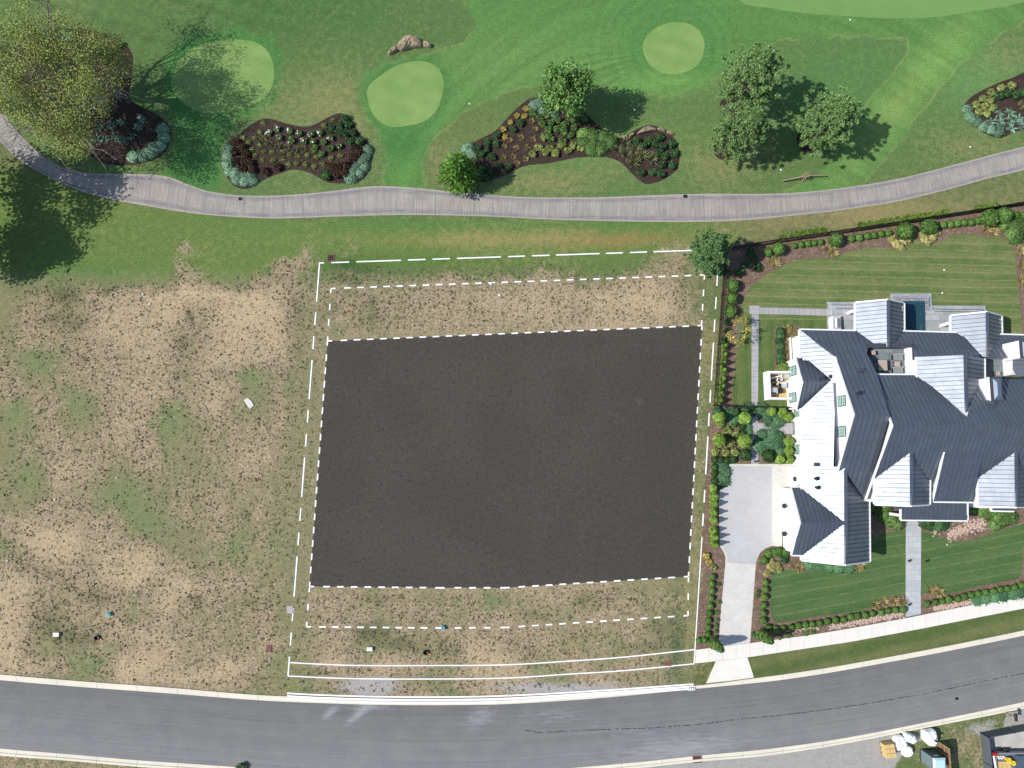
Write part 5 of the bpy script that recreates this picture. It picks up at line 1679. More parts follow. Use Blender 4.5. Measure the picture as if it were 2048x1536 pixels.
# bed along the north fence
row('box', [(1588.5, 491.5), (1602, 489), (1616, 487), (1628.5, 486), (1641, 485)], .72, .55, 'box_ball', 'small clipped box bush', 'in the first run below north fence', 'left', 'box bushes below the north fence, first run')
row('box', [(1703, 477), (1718.7, 475), (1735, 472), (1748, 470.5), (1762, 468), (1777, 466)], .78, .58, 'box_ball', 'small clipped box bush', 'in the second run below north fence', 'left', 'box bushes below the north fence, second run')
row('box', [(1887, 450), (1901, 448.5), (1915, 447), (1928.5, 445), (1942, 444), (1955, 441.6)], .85, .6, 'box_ball', 'small clipped box bush', 'in the third run below north fence', 'left', 'box bushes below the north fence, third run')
row('bigbox', [(1536, 504, .8), (1557, 498, 1.05), (1671, 480, 1.15), (1810, 463, 1.35), (1858, 454, 1.3), (1978.7, 437, 1.45), (2006, 432, 1.4), (2032, 431, .7), (2047, 432, .7)], 1.3, 1.2, 'round_shrub', 'large rounded green shrub', 'below the north fence', 'left',
    'large shrubs below the north fence')
mat_mass('hosta_patch', [(1785, 478, .5), (1792, 484, .5), (1800, 489, .5), (1808, 483, .5), (1818, 478, .5), (1804, 494, .4)], F_spot, 'yellow-green hosta patch below the first big round shrub', 'plant', .3, .4, 24)
mat_mass('hosta_patch', [(1845, 468, .5), (1850, 476, .5), (1858, 481, .5), (1866, 474, .5), (1872, 466, .5)], F_spot, 'yellow-green hosta patch below the second big round shrub', 'plant', .3, .4, 24)
mat_mass('leafy_shrub_mass', [(2012, 446, .9), (2025, 452, 1.0), (2040, 448, 1.0), (2028, 464, .9), (2042, 462, 1.0), (2036, 474, .9)], F_mid, 'mass of leafy shrubs in the north-east corner of the back lawn', 'shrub', .2, .8)
row('tuft', [(1545, 520), (1552, 526), (1658, 497), (1668, 502), (1976, 456), (1990, 462), (2044, 500), (2046, 530), (2045, 560)], 1.6, .7, 'grass_clump', 'tan grass clump', 'along the edge of the back lawn bed', 'left', 'tan grasses in the back lawn bed', 'ornamental grass')
row('deep', [(1500, 505), (1492, 528), (1515, 535), (1508, 515), (1454, 545), (1480, 545)], 1.0, .8, 'leafy_shrub', 'deep green shrub', 'in the shade of the corner pine', 'left', 'shrubs in the shade of the corner pine')
mat_mass('clipped_hedge', [(1562, 663, .5), (1563, 672, .5), (1561, 682, .5), (1562, 692, .5), (1564, 702, .5), (1562, 712, .5), (1562, 722, .5)], F_deep, 'dark clipped hedge strip left of the house porch', 'hedge', .14, .8, 70)
row('tuft', [(1574, 658), (1580, 672), (1577, 688), (1579, 704), (1576, 720), (1583, 662), (1590, 664)], 1.25, .7, 'grass_clump', 'tan feathery grass', 'beside the dark hedge strip by the porch', 'north', 'tan grasses beside the porch', 'ornamental grass')
put('lime', 1567, 736, 1.25, 1.1, 'round_shrub', 'lime green round shrub at the corner of the equipment enclosure', 'shrub', None)
# front beds
mat_mass('leafy_shrub_mass', [(1748, 1012, .8), (1760, 1018, .9), (1772, 1030, .9), (1784, 1040, .8), (1795, 1046, .8), (1770, 1012, .8)], F_mid, 'leafy green shrubs between the garage and the entrance porch', 'shrub', .2, .7)
mat_mass('ground_cover_plant', [(1938, 1012, .8), (1950, 1014, .8), (1965, 1018, .8), (1980, 1026, .9), (1995, 1033, .9), (2010, 1036, .9), (2025, 1034, .8), (2000, 1044, .8), (1992, 1050, .7)], F_mid, 'bright green planting along the front wall east of the porch', 'plant', .2, .5)
mat_mass('ground_cover_plant', [(1850, 1046, .7), (1862, 1048, .8), (1876, 1050, .8), (1890, 1050, .7)], F_deep, 'low green planting just right of the front walk by the porch', 'plant', .16, .3)
put('dark', 1858, 1046, .85, .7, 'round_shrub', 'dark round shrub beside the porch, right of the front walk', 'shrub', None)
mat_mass('ground_cover_plant', [(1640, 1128, .8), (1660, 1130, .8), (1680, 1133, .8), (1700, 1134, .7), (1620, 1126, .8)], F_teal, 'low green planting along the south garage wall', 'plant', .16, .35)
row('tuft', [(1590, 1132), (1600, 1136), (1712, 1130), (1722, 1131), (1752, 1210), (1770, 1206), (1790, 1204), (1806, 1203), (1862, 1183), (1872, 1180), (1882, 1186)], 1.3, .6, 'grass_clump', 'tan grass clump', 'in the front beds', 'left', 'tan grasses in the front beds', 'ornamental grass')
mat_mass('ground_cover_plant', [(1955, 1198, .8), (1972, 1195, .8), (1990, 1192, .8), (2008, 1190, .8), (2026, 1187, .8), (2042, 1184, .8)], F_teal, 'dark green ground cover along the pavement at the right edge', 'plant', .16, .3)

# lilies along the outside of the north fence: nobody could count them
cen, dr = [], []
for i in range(900):
    x = random.uniform(1560, 2060)
    if math.sin(x * .055) + math.sin(x * .021 + 1) < -.5: continue
    y = 493 - (x - 1465) * .144 - random.uniform(1, 9)
    p = P(x, y, 0)
    for k in range(6):
        a = random.uniform(0, 6.28)
        cen.append((p.x, p.y, .02)); dr.append((math.cos(a), math.sin(a), random.uniform(.4, 1.3)))
v, f = blades(np.array(cen), np.array(dr), np.full(len(cen), .45), .06, .15)
o = mk('fence_lilies', v, f, F_lime)
tag(o, 'strip of bright yellow-green strappy leaves outside the black north fence', 'plants', kind='stuff')

# ------------------------------------------------------------------ weeds in the bare soil of the lot
cen, dr, ln = [], [], []
cand = np.random.default_rng(5)
W_ = foliage('weed_leaf', srgb(70, 76, 52), srgb(100, 102, 72), .35)
X_, Y_ = cand.uniform(-56, 22, 42000), cand.uniform(-31, 22, 42000)
qx, qy = to_px(X_, Y_)
dd_ = dirt_at(qx, qy)
wv_ = np.zeros(len(qx))
for x, y, rx, ry, k in WLIST: wv_ = np.maximum(wv_, blob(qx, qy, x, y, rx, ry, k * .9))
ok = ((dd_ > .22) | (wv_ > .3)) & (cand.random(42000) < np.clip(1.15 - np.abs(dd_ - .6) * 1.7, .15, 1) * .5 + wv_) & (qy > 520) & (qy < np.interp(qx, [0, 165, 330, 512, 640, 762, 900, 1024, 1200, 1387], [1348, 1362, 1374, 1385, 1387, 1389, 1389, 1387, 1376, 1364]) - 4)
in_overlay = soft(qx, qy, OVERLAY, 30) > .05
def near(qx, qy, line, w):
    a_ = np.array(line, float); out = np.zeros(qx.shape, bool)
    for p_, q_ in zip(a_, a_[1:]):
        d_ = q_ - p_; t_ = np.clip(((qx - p_[0]) * d_[0] + (qy - p_[1]) * d_[1]) / (d_ @ d_), 0, 1)
        out |= np.hypot(qx - p_[0] - t_ * d_[0], qy - p_[1] - t_ * d_[1]) < w
    return out
for ln_ in ([(639, 526), (1438, 499), (1404, 1074), (1388, 1328)], [(639, 526), (576, 1352)], [(655, 682), (662, 577), (1409, 550), (1403, 650)], [(619, 1175), (613, 1253), (880, 1256), (1010, 1255), (1376, 1231), (1377, 1155)],
            [(578, 1325), (700, 1330), (860, 1331), (1012, 1329), (1140, 1322), (1250, 1314), (1391, 1299)], [(576, 1352), (700, 1357), (860, 1358), (1012, 1356), (1140, 1348), (1250, 1341), (1388, 1327)]):
    ok &= ~near(qx, qy, ln_, 6)
ok &= ~in_overlay & (qx < 1372) & (qx > -30)
for x, y in zip(X_[ok], Y_[ok]):
    r = random.choice([.06, .07, .08, .09, .1, .12, .14, .19])
    for k in range(random.randint(5, 8)):
        a = random.uniform(0, 6.28)
        cen.append((x, y, .01)); dr.append((math.cos(a), math.sin(a), random.uniform(.1, .6))); ln.append(r)
v, f = blades(np.array(cen), np.array(dr), np.array(ln), .07, .1)
o = mk('field_weeds', v, f, W_)
tag(o, 'scattered low dark weeds growing in the bare soil of the vacant lot', 'weeds', kind='stuff')


# ------------------------------------------------------------------ trees
M_bark_tree = simple('tree_bark', srgb(112, 104, 94), .95, .05, 0, .3, 5)
M_bark_pale = simple('pale_twig_bark', srgb(150, 146, 136), .95, .05, 0, .3, 5)
F_oak = foliage('sparse_oak_leaf', srgb(108, 120, 54), srgb(140, 148, 78), .3)
F_maple = foliage('maple_leaf', srgb(84, 126, 58), srgb(128, 164, 90), .45)
F_pine = foliage('pine_needle', srgb(92, 132, 72), srgb(142, 172, 108), .35)
F_pine2 = foliage('corner_pine_needle', srgb(86, 126, 72), srgb(128, 162, 106), .35)
F_spruce = foliage('bright_spray', srgb(66, 106, 38), srgb(106, 144, 60), .45)
F_shade = foliage('shade_tree_leaf', srgb(52, 88, 50), srgb(84, 118, 76), .4)


def tree_root(name, x, y, label, cat='tree', group=None):
    p = P(x, y, 0)
    return root(name, tuple(p), label, cat, group)


def grow(m, twigs, p, d, length, rad, depth, spread, minz=None):
    """recursive limb: writes tubes to m, collects twig tips"""
    n = 4
    pts, rr = [p.copy()], [rad]
    q, dd = p.copy(), d.copy()
    for i in range(n):
        dd = (dd + Vector((random.gauss(0, .16), random.gauss(0, .16), random.gauss(.02, .1)))).normalized()
        q = q + dd * length / n
        pts.append(q.copy()); rr.append(rad * (1 - .55 * (i + 1) / n))
    m.tube(pts, rr, 6 if rad > .06 else 4, cap=False)
    if depth == 0:
        twigs.append((pts[-1], dd)); twigs.append((pts[-2], dd))
        return
    for k in range(3 if depth > 1 else 4):
        t = random.choice([2, 3, 4, 4])
        base = pts[t]
        a = random.uniform(0, 6.28)
        side = dd.orthogonal().normalized()
        side.rotate(Matrix.Rotation(a, 3, dd))
        nd = (dd + side * random.uniform(.5, 1.0) * spread).normalized()
        if minz is not None and base.z < minz: nd.z = abs(nd.z)
        grow(m, twigs, base, nd, length * random.uniform(.55, .78), rr[t] * .72, depth - 1, spread, minz)


# the big sparse tree, top left
t = tree_root('old_tree', 206, 206, 'tall spreading tree with sparse yellow-green leaves over the shaded bed, top left')
base = Vector(t['_loc'])
m = MB(); tw = []
m.tube([base, base + Vector((-.05, .05, 1.2)), base + Vector((-.1, .1, 2.6))], [.55, .42, .38], 10)
for a, el, Ln in ((180, 48, 5.2), (135, 55, 5.4), (90, 50, 5.0), (215, 42, 5.0), (262, 24, 5.6), (270, 45, 4.8), (310, 55, 4.2), (160, 75, 5.6), (240, 62, 5.0), (20, 58, 4.6), (0, 50, 4.4), (60, 55, 4.8), (330, 40, 4.6), (255, 34, 5.6), (285, 38, 5.4), (298, 24, 5.6), (228, 24, 5.8), (240, 18, 5.8), (195, 30, 5.4), (278, 20, 5.6)):
    a, el = math.radians(a), math.radians(el)
    grow(m, tw, base + Vector((-.1, .1, 2.4)), Vector((math.cos(a) * math.cos(el), math.sin(a) * math.cos(el), math.sin(el))), Ln, .26, 3, .95, 3.0)
m.build('trunk', M_bark_pale, t)
pts = []
for q, d in tw:
    for k in range(random.choice([0, 4, 22, 60, 90])):
        pts.append(tuple(q + Vector((random.gauss(0, .5), random.gauss(0, .5), random.gauss(0, .35)))))
pts = np.array(pts)
OUT = [(-300, -300), (128, -300), (142, 30), (190, 58), (240, 75), (268, 125), (262, 160), (222, 180), (222, 215), (206, 250), (186, 265), (178, 300), (162, 318), (120, 314), (60, 264), (20, 240), (-5, 205), (-300, 170)]
vv_ = pts[:, 1] * CT + (pts[:, 2] - H) * ST
ww_ = pts[:, 1] * ST - (pts[:, 2] - H) * CT
keep = soft(1024 + pts[:, 0] * F / ww_, 768 - vv_ * F / ww_, OUT, 30) > RNG.random(len(pts)) * .9 + .05
pts = pts[keep]
v, f = leaf_cards(pts, np.tile([0, 0, 1.0], (len(pts), 1)), .155, .12, .7)
mk('crown', v, f, F_oak, t)


def crown_leaves(c, R, n, lump, leaf, flat=1.0):
    """leaves on many small lumps spread over an ellipsoid"""
    parts = []
    k = lump
    d = sph(k)
    cc = np.array(c) + d * np.array(R) * RNG.uniform(.45, .92, (k, 1))
    for q in cc:
        r = RNG.uniform(.22, .4) * R[0]
        m_ = n // k
        s = sph(m_)
        s[:, 2] = np.where(s[:, 2] < -.3, -s[:, 2], s[:, 2])
        parts.append((q + s * r * RNG.uniform(.5, 1.05, (m_, 1)), s))
    return np.concatenate([a for a, _ in parts]), np.concatenate([b_ for _, b_ in parts])


def leafy_tree(name, x, y, label, h, cz, R, mat, n=7000, lump=70, leaf=.24, lean=(0, 0)):
    t = tree_root(name, x, y, label)
    b_ = Vector(t['_loc'])
    m = MB(); tw = []
    m.tube([b_, b_ + Vector((0, 0, cz * .5)), b_ + Vector((lean[0], lean[1], h * .8))], [.2, .15, .05], 8)
    for i in range(7):
        a = i * .9
        grow(m, tw, b_ + Vector((0, 0, cz * (.4 + .05 * i))), Vector((math.cos(a), math.sin(a), .7)).normalized(), R[0] * .8, .07, 1, .8)
    m.build('trunk', M_bark_tree, t)
    p_, n_ = crown_leaves((b_.x + lean[0], b_.y + lean[1], cz), R, n, lump, leaf)
    v, f = leaf_cards(p_, n_, leaf, leaf * .8, .7)
    mk('crown', v, f, mat, t)
    return t


leafy_tree('maple_tree', 1127, 226, 'dense bright green leafy tree above the long mulch bed', 7.4, 4.6, (2.7, 3.0, 2.8), F_maple, 9000, 95, .25)


def pine(name, x, y, label, h, R, mat, zlo=.22, clumps=260, group=None, nd=52, needle=.33, lean=(0, 0)):
    t = tree_root(name, x, y, label, 'pine tree', group)
    b_ = Vector(t['_loc'])
    m = MB()
    m.tube([b_, b_ + Vector((lean[0] * .5, lean[1] * .5, h * .5)), b_ + Vector((lean[0], lean[1], h * .96))], [.19, .13, .03], 8)
    C_, D_ = [], []
    per = 5
    nb = clumps // per
    for i in range(nb):
        q = (i + .5) / nb
        z = h * (zlo + (1 - zlo) * q)
        rad = R * (math.sin(min(1, (q * .86 + .2)) * math.pi) ** .7) * random.uniform(.72, 1.08) + .15
        a = i * 2.4 + random.uniform(-.3, .3)
        d = Vector((math.cos(a), math.sin(a), .18 + .5 * q))
        o_ = b_ + Vector((lean[0] * q, lean[1] * q, z - .25 * rad))
        end = o_ + d * rad
        m.tube([o_, o_ + d * rad * .5 + Vector((0, 0, -.03)), end], [.05, .035, .015], 4, cap=False)
        for k in range(per):
            tt = random.uniform(.45, 1.02)
            c_ = o_ + d * rad * tt + Vector((random.gauss(0, .16 + .16 * rad * .5), random.gauss(0, .16 + .16 * rad * .5), random.gauss(.1, .16)))
            s = sph(nd)
            s[:, 2] = s[:, 2] * .8 + .45
            C_.append(np.tile(tuple(c_), (nd, 1))); D_.append(s)
    m.build('trunk', M_bark_tree, t)
    v, f = blades(np.concatenate(C_), np.concatenate(D_), np.full(nd * len(C_), needle), .062)
    mk('crown', v, f, mat, t)
    return t


gp_ = 'pines on the golf course'
pine('pine_tree', 1463, 213, 'tallest of the golf course pines, uppermost of the left pair', 9.2, 2.75, F_pine, .32, 560, gp_, lean=(.5, .2))
pine('pine_tree', 1451, 302, 'golf course pine directly below the tallest one, its mulch ring at its left', 7.6, 2.5, F_pine, .25, 500, gp_, lean=(.6, .2))
pine('pine_tree', 1622, 280, 'broad golf course pine standing alone right of the pair', 7.0, 2.95, F_pine, .2, 560, gp_, lean=(.5, .2))
pine('pine_tree', 1402, 522, 'blue-green pine at the north-east corner of the vacant lot, by the black fence', 6.2, 1.85, F_pine2, .14, 430)

# bright feathery conifer
t = tree_root('feathery_conifer', 921, 362, 'bright green feathery conifer at the left tip of the long bed', 'conifer')
b_ = Vector(t['_loc'])
m = MB().tube([b_, b_ + Vector((0, 0, 5.2))], [.16, .03], 8)
C_, D_ = [], []
for i in range(120):
    q = (i + .5) / 120
    z = .3 + 4.9 * q
    rad = 2.05 * (1 - q) ** .75 * random.uniform(.75, 1.1) + .2
    a = i * 2.4
    d = Vector((math.cos(a), math.sin(a), .35))
    m.tube([b_ + Vector((0, 0, z)), b_ + Vector((0, 0, z)) + d * rad * .9], [.03, .01], 4, cap=False)
    for k in range(int(14 + 20 * (1 - q))):
        tt = random.uniform(.3, 1.0)
        w = Vector((-d.y, d.x, 0)) * random.gauss(0, .16 + .16 * tt * rad * .5)
        C_.append(tuple(b_ + Vector((0, 0, z + random.gauss(0, .06))) + d * rad * tt + w)); D_.append((d.x + random.gauss(0, .5), d.y + random.gauss(0, .5), .3 + random.gauss(0, .3)))
m.build('trunk', M_bark_tree, t)
v, f = blades(np.array(C_), np.array(D_), np.full(len(C_), .5), .13, .1)
mk('crown', v, f, F_spruce, t)

# small yellow tree by the west fence
t = tree_root('young_tree', 1465, 668, 'young tree with bright yellow leaves beside the west fence')
b_ = Vector(t['_loc'])
m = MB(); tw = []
m.tube([b_, b_ + Vector((0, .02, 1.4))], [.05, .035], 6)
for i in range(8):
    a = i * .8
    grow(m, tw, b_ + Vector((0, .02, 1.0 + .05 * i)), Vector((math.cos(a), math.sin(a), .9)).normalized(), 1.0, .025, 1, .8)
m.build('trunk', M_bark_pale, t)
pts = np.array([tuple(q + Vector((random.gauss(0, .13), random.gauss(0, .13), random.gauss(0, .12)))) for q, d in tw for k in range(9)])
v, f = leaf_cards(pts, np.tile([0, 0, 1.0], (len(pts), 1)), .15, .11, .8)
mk('crown', v, f, F_gold, t)

# two columnar evergreens at the drive mouth
for x, y, lb in ((1425, 1283, 'tall narrow green column evergreen left of the driveway mouth, casting a long shadow'), (1520, 1267, 'tall narrow green column evergreen right of the driveway mouth')):
    t = tree_root('column_evergreen', x, y, lb, 'evergreen', 'column evergreens at the driveway mouth')
    b_ = Vector(t['_loc'])
    MB().tube([b_, b_ + Vector((0, 0, 2.6))], [.06, .02], 6).build('trunk', M_bark_tree, t)
    n = 900
    tt = RNG.random(n) ** .85
    r = (.46 * (1 - tt) ** .55 + .1) * RNG.uniform(.7, 1.15, n)
    a = RNG.random(n) * 6.28
    c_ = np.stack([b_.x + r * np.cos(a), b_.y + r * np.sin(a), .15 + 3.2 * tt], 1)
    nr = np.stack([np.cos(a), np.sin(a), .6 + 0 * a], 1)
    v, f = leaf_cards(c_, nr, .22, .16, .6)
    mk('crown', v, f, F_box, t)

# trees standing just outside the left edge: their crowns reach in and shade the grass
for x, y, h, cz, R, lb in ((-24, 392, 12.5, 7.4, (5.6, 5.2, 4.6), 'large dark leafy tree at the left edge below the cart path'), (-58, 506, 10.5, 6.2, (4.6, 4.0, 3.8), 'dark leafy tree on the left edge, the lower of two')):
    leafy_tree('shade_tree', x, y, lb, h, cz, R, F_shade, 8000, 80, .34)
# ------------------------------------------------------------------ black metal fences with rails and pickets
M_fence = simple('black_fence_paint', srgb(36, 34, 34), .5, .35, .2, .1)
M_rail = simple('fence_rail', srgb(58, 50, 48), .6, .3, 0, .1)


def fence(pts, label, h=1.35, post=2.4, pick=.11):
    p0 = P(*pts[0], 0)
    r = root('metal_fence', tuple(p0), label, 'fence', 'black metal fences round the house garden')
    rails, pk = MB(), MB()
    for a_, b_ in zip(pts, pts[1:]):
        A_, B_ = P(*a_, 0), P(*b_, 0)
        d = B_ - A_
        Ld = d.length
        u = d.normalized()
        n = max(1, round(Ld / post))
        for i in range(n + 1):
            if i == n and b_ != pts[-1]: continue
            q = A_ + d * i / n
            m = MB().obox(q + Vector((0, 0, (h + .12) / 2)), u * .04, Vector((-u.y, u.x, 0)) * .04, Vector((0, 0, (h + .12) / 2)))
            m.obox(q + Vector((0, 0, h + .14)), u * .055, Vector((-u.y, u.x, 0)) * .055, Vector((0, 0, .02)))
            m.build('post', M_fence, r)
        for z in (.18, h - .2, h):
            rails.bar(A_ + Vector((0, 0, z)), B_ + Vector((0, 0, z)), .05, .045)
        k = int(Ld / pick)
        for i in range(k):
            q = A_ + d * (i + .5) / k
            pk.obox(q + Vector((0, 0, h / 2 + .02)), u * .011, Vector((-u.y, u.x, 0)) * .011, Vector((0, 0, h / 2 - .03)))
    rails.build('rail', M_rail, r)
    o_ = pk.build('pickets', M_fence, r)
    o_['kind'] = 'stuff'
    return r


fence([(1448, 512), (1443, 590), (1435, 690), (1427, 812)], 'black metal fence with rails along the east side of the vacant lot')
fence([(1427, 812), (1500, 815), (1580, 817)], 'short black metal fence from the lot side to the house wall', post=1.9)
fence([(1462, 500), (1550, 486), (1700, 464), (1850, 441), (1980, 421), (2052, 409), (2140, 394)], 'long black metal fence between the back lawn and the golf course', pick=.09)

# ------------------------------------------------------------------ boulders, stone edging
M_rock, nt, b = material('weathered_rock', .95, .05)
c = coords(nt)
f1 = noise(nt, c, 2.5, 8, .7); f2 = noise(nt, c, .9, 4, .6)
col = mix(nt, mrange(nt, f2, .35, .65), srgb(138, 124, 108), srgb(176, 158, 130))
nt.links.new(scale_col(nt, col, mrange(nt, f1, .3, .7, .6, 1.25)), b.inputs['Base Color'])
bump(nt, b, f1, .8, .1)
M_pink = simple('pink_river_rock', srgb(186, 164, 150), .9, .1, 0, .35, 9)


def rock(name, outline, h, label, cat='boulder', mat=None, group=None, seed=0):
    """boulder from a ground outline: sides lean in to a lumpy top"""
    rnd = random.Random(seed)
    pts = [P(x, y, 0) for x, y in smooth_line(outline, 5, True)]
    cen = sum(pts, Vector()) / len(pts)
    rings = [(1.0, -.05), (1.02, h * .3), (.93, h * .7), (.72, h * .95), (.4, h * 1.04), (.12, h * 1.0)]
    v, f = [], []
    n = len(pts)
    for s, z in rings:
        for q in pts:
            w = cen + (q - cen) * s * rnd.uniform(.96, 1.04)
            v.append((w.x, w.y, z * rnd.uniform(.85, 1.1)))
    for i in range(len(rings) - 1):
        for j in range(n): f.append((i * n + j, i * n + (j + 1) % n, (i + 1) * n + (j + 1) % n, (i + 1) * n + j))
    f.append(tuple(range((len(rings) - 1) * n, len(rings) * n)))
    if sum((pts[i].x * pts[(i + 1) % n].y - pts[(i + 1) % n].x * pts[i].y) for i in range(n)) < 0: f = [t[::-1] for t in f]
    o_ = mk(name, v, f, mat or M_rock)
    return tag(o_, label, cat, group)


rock('boulder', [(795, 100), (800, 88), (812, 77), (820, 75), (832, 79), (843, 87), (845, 96), (822, 98), (804, 103)], .9, 'largest tan boulder of the outcrop above the middle putting green', seed=1)
rock('boulder', [(776, 108), (780, 102), (788, 96), (795, 95), (796, 102), (788, 107), (779, 111)], .5, 'low boulder at the left end of the golf outcrop', seed=2)
rock('boulder', [(846, 96), (846, 85), (850, 84), (857, 88), (863, 90), (862, 96)], .5, 'dark grey boulder at the right end of the golf outcrop', seed=3)
for i, (ol, hh, lb) in enumerate((([(1244, 276), (1246, 273), (1254, 272), (1256, 277), (1248, 280)], .3, 'small pale stone at the left end of the long bed edging'),
                                  ([(1257, 272), (1264, 266), (1268, 268), (1267, 272), (1260, 274)], .35, 'whitish stone second from left in the long bed edging'),
                                  ([(1272, 270), (1280, 262), (1290, 255), (1297, 253), (1304, 257), (1312, 259), (1312, 262), (1300, 264), (1285, 268), (1276, 270)], .5, 'large tan stone in the middle of the long bed edging'),
                                  ([(1314, 258), (1320, 257), (1327, 261), (1330, 265), (1324, 263), (1315, 261)], .4, 'flat stone right of the large one in the long bed edging'),
                                  ([(1332, 264), (1340, 265), (1348, 270), (1345, 271), (1336, 268)], .35, 'pale stone at the right end of the long bed edging'))):
    rock('edging_stone', ol, hh, lb, 'stone', seed=10 + i)

# pinkish river rock bands: nobody could count them
vs, fs = [], []
bands = [([(1660, 1254), (1700, 1247), (1760, 1236), (1806, 1228)], 6, 260), ([(1868, 1217), (1900, 1211), (1950, 1202)], 6, 170), ([(1868, 1063), (1885, 1056), (1900, 1052)], 7, 60),
         ([(1895, 1070), (1920, 1062), (1945, 1052), (1972, 1048)], 13, 260), ([(1560, 1262), (1600, 1258), (1640, 1255)], 4, 30)]
for line, wdt, n in bands:
    n = int(n * 1.5)
    ln = resample(line, n)
    for x, y in ln:
        p = P(x + random.uniform(-2, 2), y + random.gauss(0, wdt * .5), 0)
        r = random.uniform(.06, .14)
        bv, bf = blob_core((p.x, p.y, r * .3), (r, r * random.uniform(.6, 1), r * .6), 4)
        o_ = len(vs)
        vs += bv.tolist(); fs += [tuple(t + o_ for t in q) for q in bf]
o_ = mk('river_rocks', vs, fs, M_pink)
tag(o_, 'bands of small pinkish river rocks in the front beds of the house', 'rocks', kind='stuff')

# ------------------------------------------------------------------ log rail on the golf course
M_wood = simple('weathered_wood', srgb(150, 134, 108), .9, .1, 0, .2, 6)
M_wood2 = simple('new_lumber', srgb(206, 178, 122), .85, .1, 0, .2, 6)
A_, J_, K_, B_ = P(1564, 361.5, .35), P(1609, 352.5, .55), P(1614, 351, .55), P(1652.5, 351, .35)
r = root('rail_barrier', (J_.x, J_.y, 0), 'low wooden rail barrier with crossed posts on the golf turf below the pines', 'barrier')
MB().tube([A_, J_], [.07, .09], 8).build('rail', M_wood, r)
MB().tube([K_, B_], [.09, .07], 8).build('rail', M_wood, r)
for c_ in (J_, K_):
    m = MB()
    for s in (-1, 1): m.bar((c_.x - .06, c_.y - s * .38, 0), (c_.x + .06, c_.y + s * .28, .85), .09, .09)
    m.build('crossed_posts', M_wood, r)

# ------------------------------------------------------------------ small things on and beside the lot
M_lid = simple('pale_cover', srgb(206, 202, 198), .8, .2, 0, .1)
M_teal = simple('teal_plastic', srgb(96, 168, 172), .5, .3, 0, .05)
M_box = simple('white_box', srgb(222, 224, 214), .6, .3, 0, .05)
M_black = simple('black_plastic', srgb(22, 22, 24), .5, .3, 0, .1)
M_brown = simple('rusty_cover', srgb(120, 84, 74), .85, .2, 0, .2)
M_orange = simple('orange_clay', srgb(205, 140, 96), .95, .05, 0, .2)
M_greyb = simple('grey_box', srgb(168, 164, 160), .8, .2, 0, .08)


def slab_thing(name, px, z, mat, label, cat, group=None):
    pts = [P(x, y, 0) for x, y in px]
    o_ = MB().prism(ccw([(q.x, q.y) for q in pts]), -.01, z).build(name, mat)
    return tag(o_, label, cat, group)


slab_thing('concrete_slab_piece', [(488, 800), (496, 796), (503, 802), (508, 811), (500, 818), (494, 810)], .09, M_lid, 'broken whitish concrete slab lying in the left field', 'slab')
slab_thing('flat_stone', [(1266, 797), (1282, 794), (1292, 806), (1278, 815), (1274, 808)], .03, simple('dark_slab', srgb(76, 73, 70), .9, .1), 'dull grey flat stone on the dark overlay sheet', 'stone')
for x, y, w, lb in ((286, 589, 5, 'pale grey stone near the top of the left field'), (300, 608, 5, 'cream stone below the pale one at the top of the left field'), (22, 790, 4, 'small white stone at the left edge of the field'),
                    (301, 799, 4, 'whitish stone in the middle of the left field'), (110, 999, 5, 'cream stone in the lower left field'), (234, 956, 4, 'pale orange stone by a green patch in the left field'),
                    (15, 1121, 5, 'whitish stone at the lower left edge of the field'), (982, 568, 6, 'grey-white stone just under the upper dashed line'), (999, 590, 6, 'tan stone in the upper strip of the lot')):
    rock('stone', [(x - w * .5, y - w * .3), (x + w * .3, y - w * .5), (x + w * .55, y + w * .1), (x + w * .1, y + w * .5), (x - w * .4, y + w * .35)], .12, lb, 'stone', M_lid, seed=int(x))
for i, (dx, nm_) in enumerate(((0, 'left field'), (667, 'lot below the dark overlay'))):
    x0 = dx
    q = P(219.5 + x0, 1227.5 + (27 if dx else 0), 0)
    rr = root('pipe_marker', tuple(q), f'teal utility marker with notched cap in the {nm_}', 'utility marker')
    MB().lathe(q, [(.2, 0), (.2, .25), (.17, .3)], 12).build('pipe', M_teal, rr)
    MB().box(q.x - .18, q.x + .18, q.y - .22, q.y - .05, .3, .36).box(q.x - .18, q.x - .04, q.y - .05, q.y + .22, .3, .36).build('cap', M_teal, rr)
    q = P(115 + x0 * .937, 1268 + (29 if dx else 0), 0)
    rr = root('utility_box', tuple(q), f'small white utility box in the {nm_}', 'utility box')
    MB().box(q.x - .26, q.x + .26, q.y - .17, q.y + .17, -.02, .22).build('body', M_greyb, rr)
    MB().box(q.x - .29, q.x + .29, q.y - .19, q.y + .19, .22, .27).build('lid', M_box, rr)
    q = P(195 + x0 * .985, 1275 + (29 if dx else 0), 0)
    rr = root('drain_pipe', tuple(q), f'black open drain pipe end with orange clay rim in the {nm_}', 'pipe')
    m = MB()
    k = 14
    for r0, z in ((.24, 0), (.24, .2), (.19, .2), (.18, .02)):
        for j in range(k):
            a = 2 * math.pi * j / k
            m.v.append(q + Vector((r0 * 1.2 * math.cos(a), r0 * math.sin(a), z)))
    for i2 in range(3):
        for j in range(k): m.f.append((i2 * k + j, i2 * k + (j + 1) % k, (i2 + 1) * k + (j + 1) % k, (i2 + 1) * k + j))
    m.f.append(tuple(range(3 * k, 4 * k)))
    m.build('collar', M_black, rr)
    m = MB()
    for j in range(5):
        m.obox(q + Vector((.2 + .06 * j, -.05 - .05 * j, .06)), Vector((.08, .02, 0)), Vector((-.02, .05, .01)), Vector((0, .01, .03)))
    m.build('clay_rim', M_orange, rr)
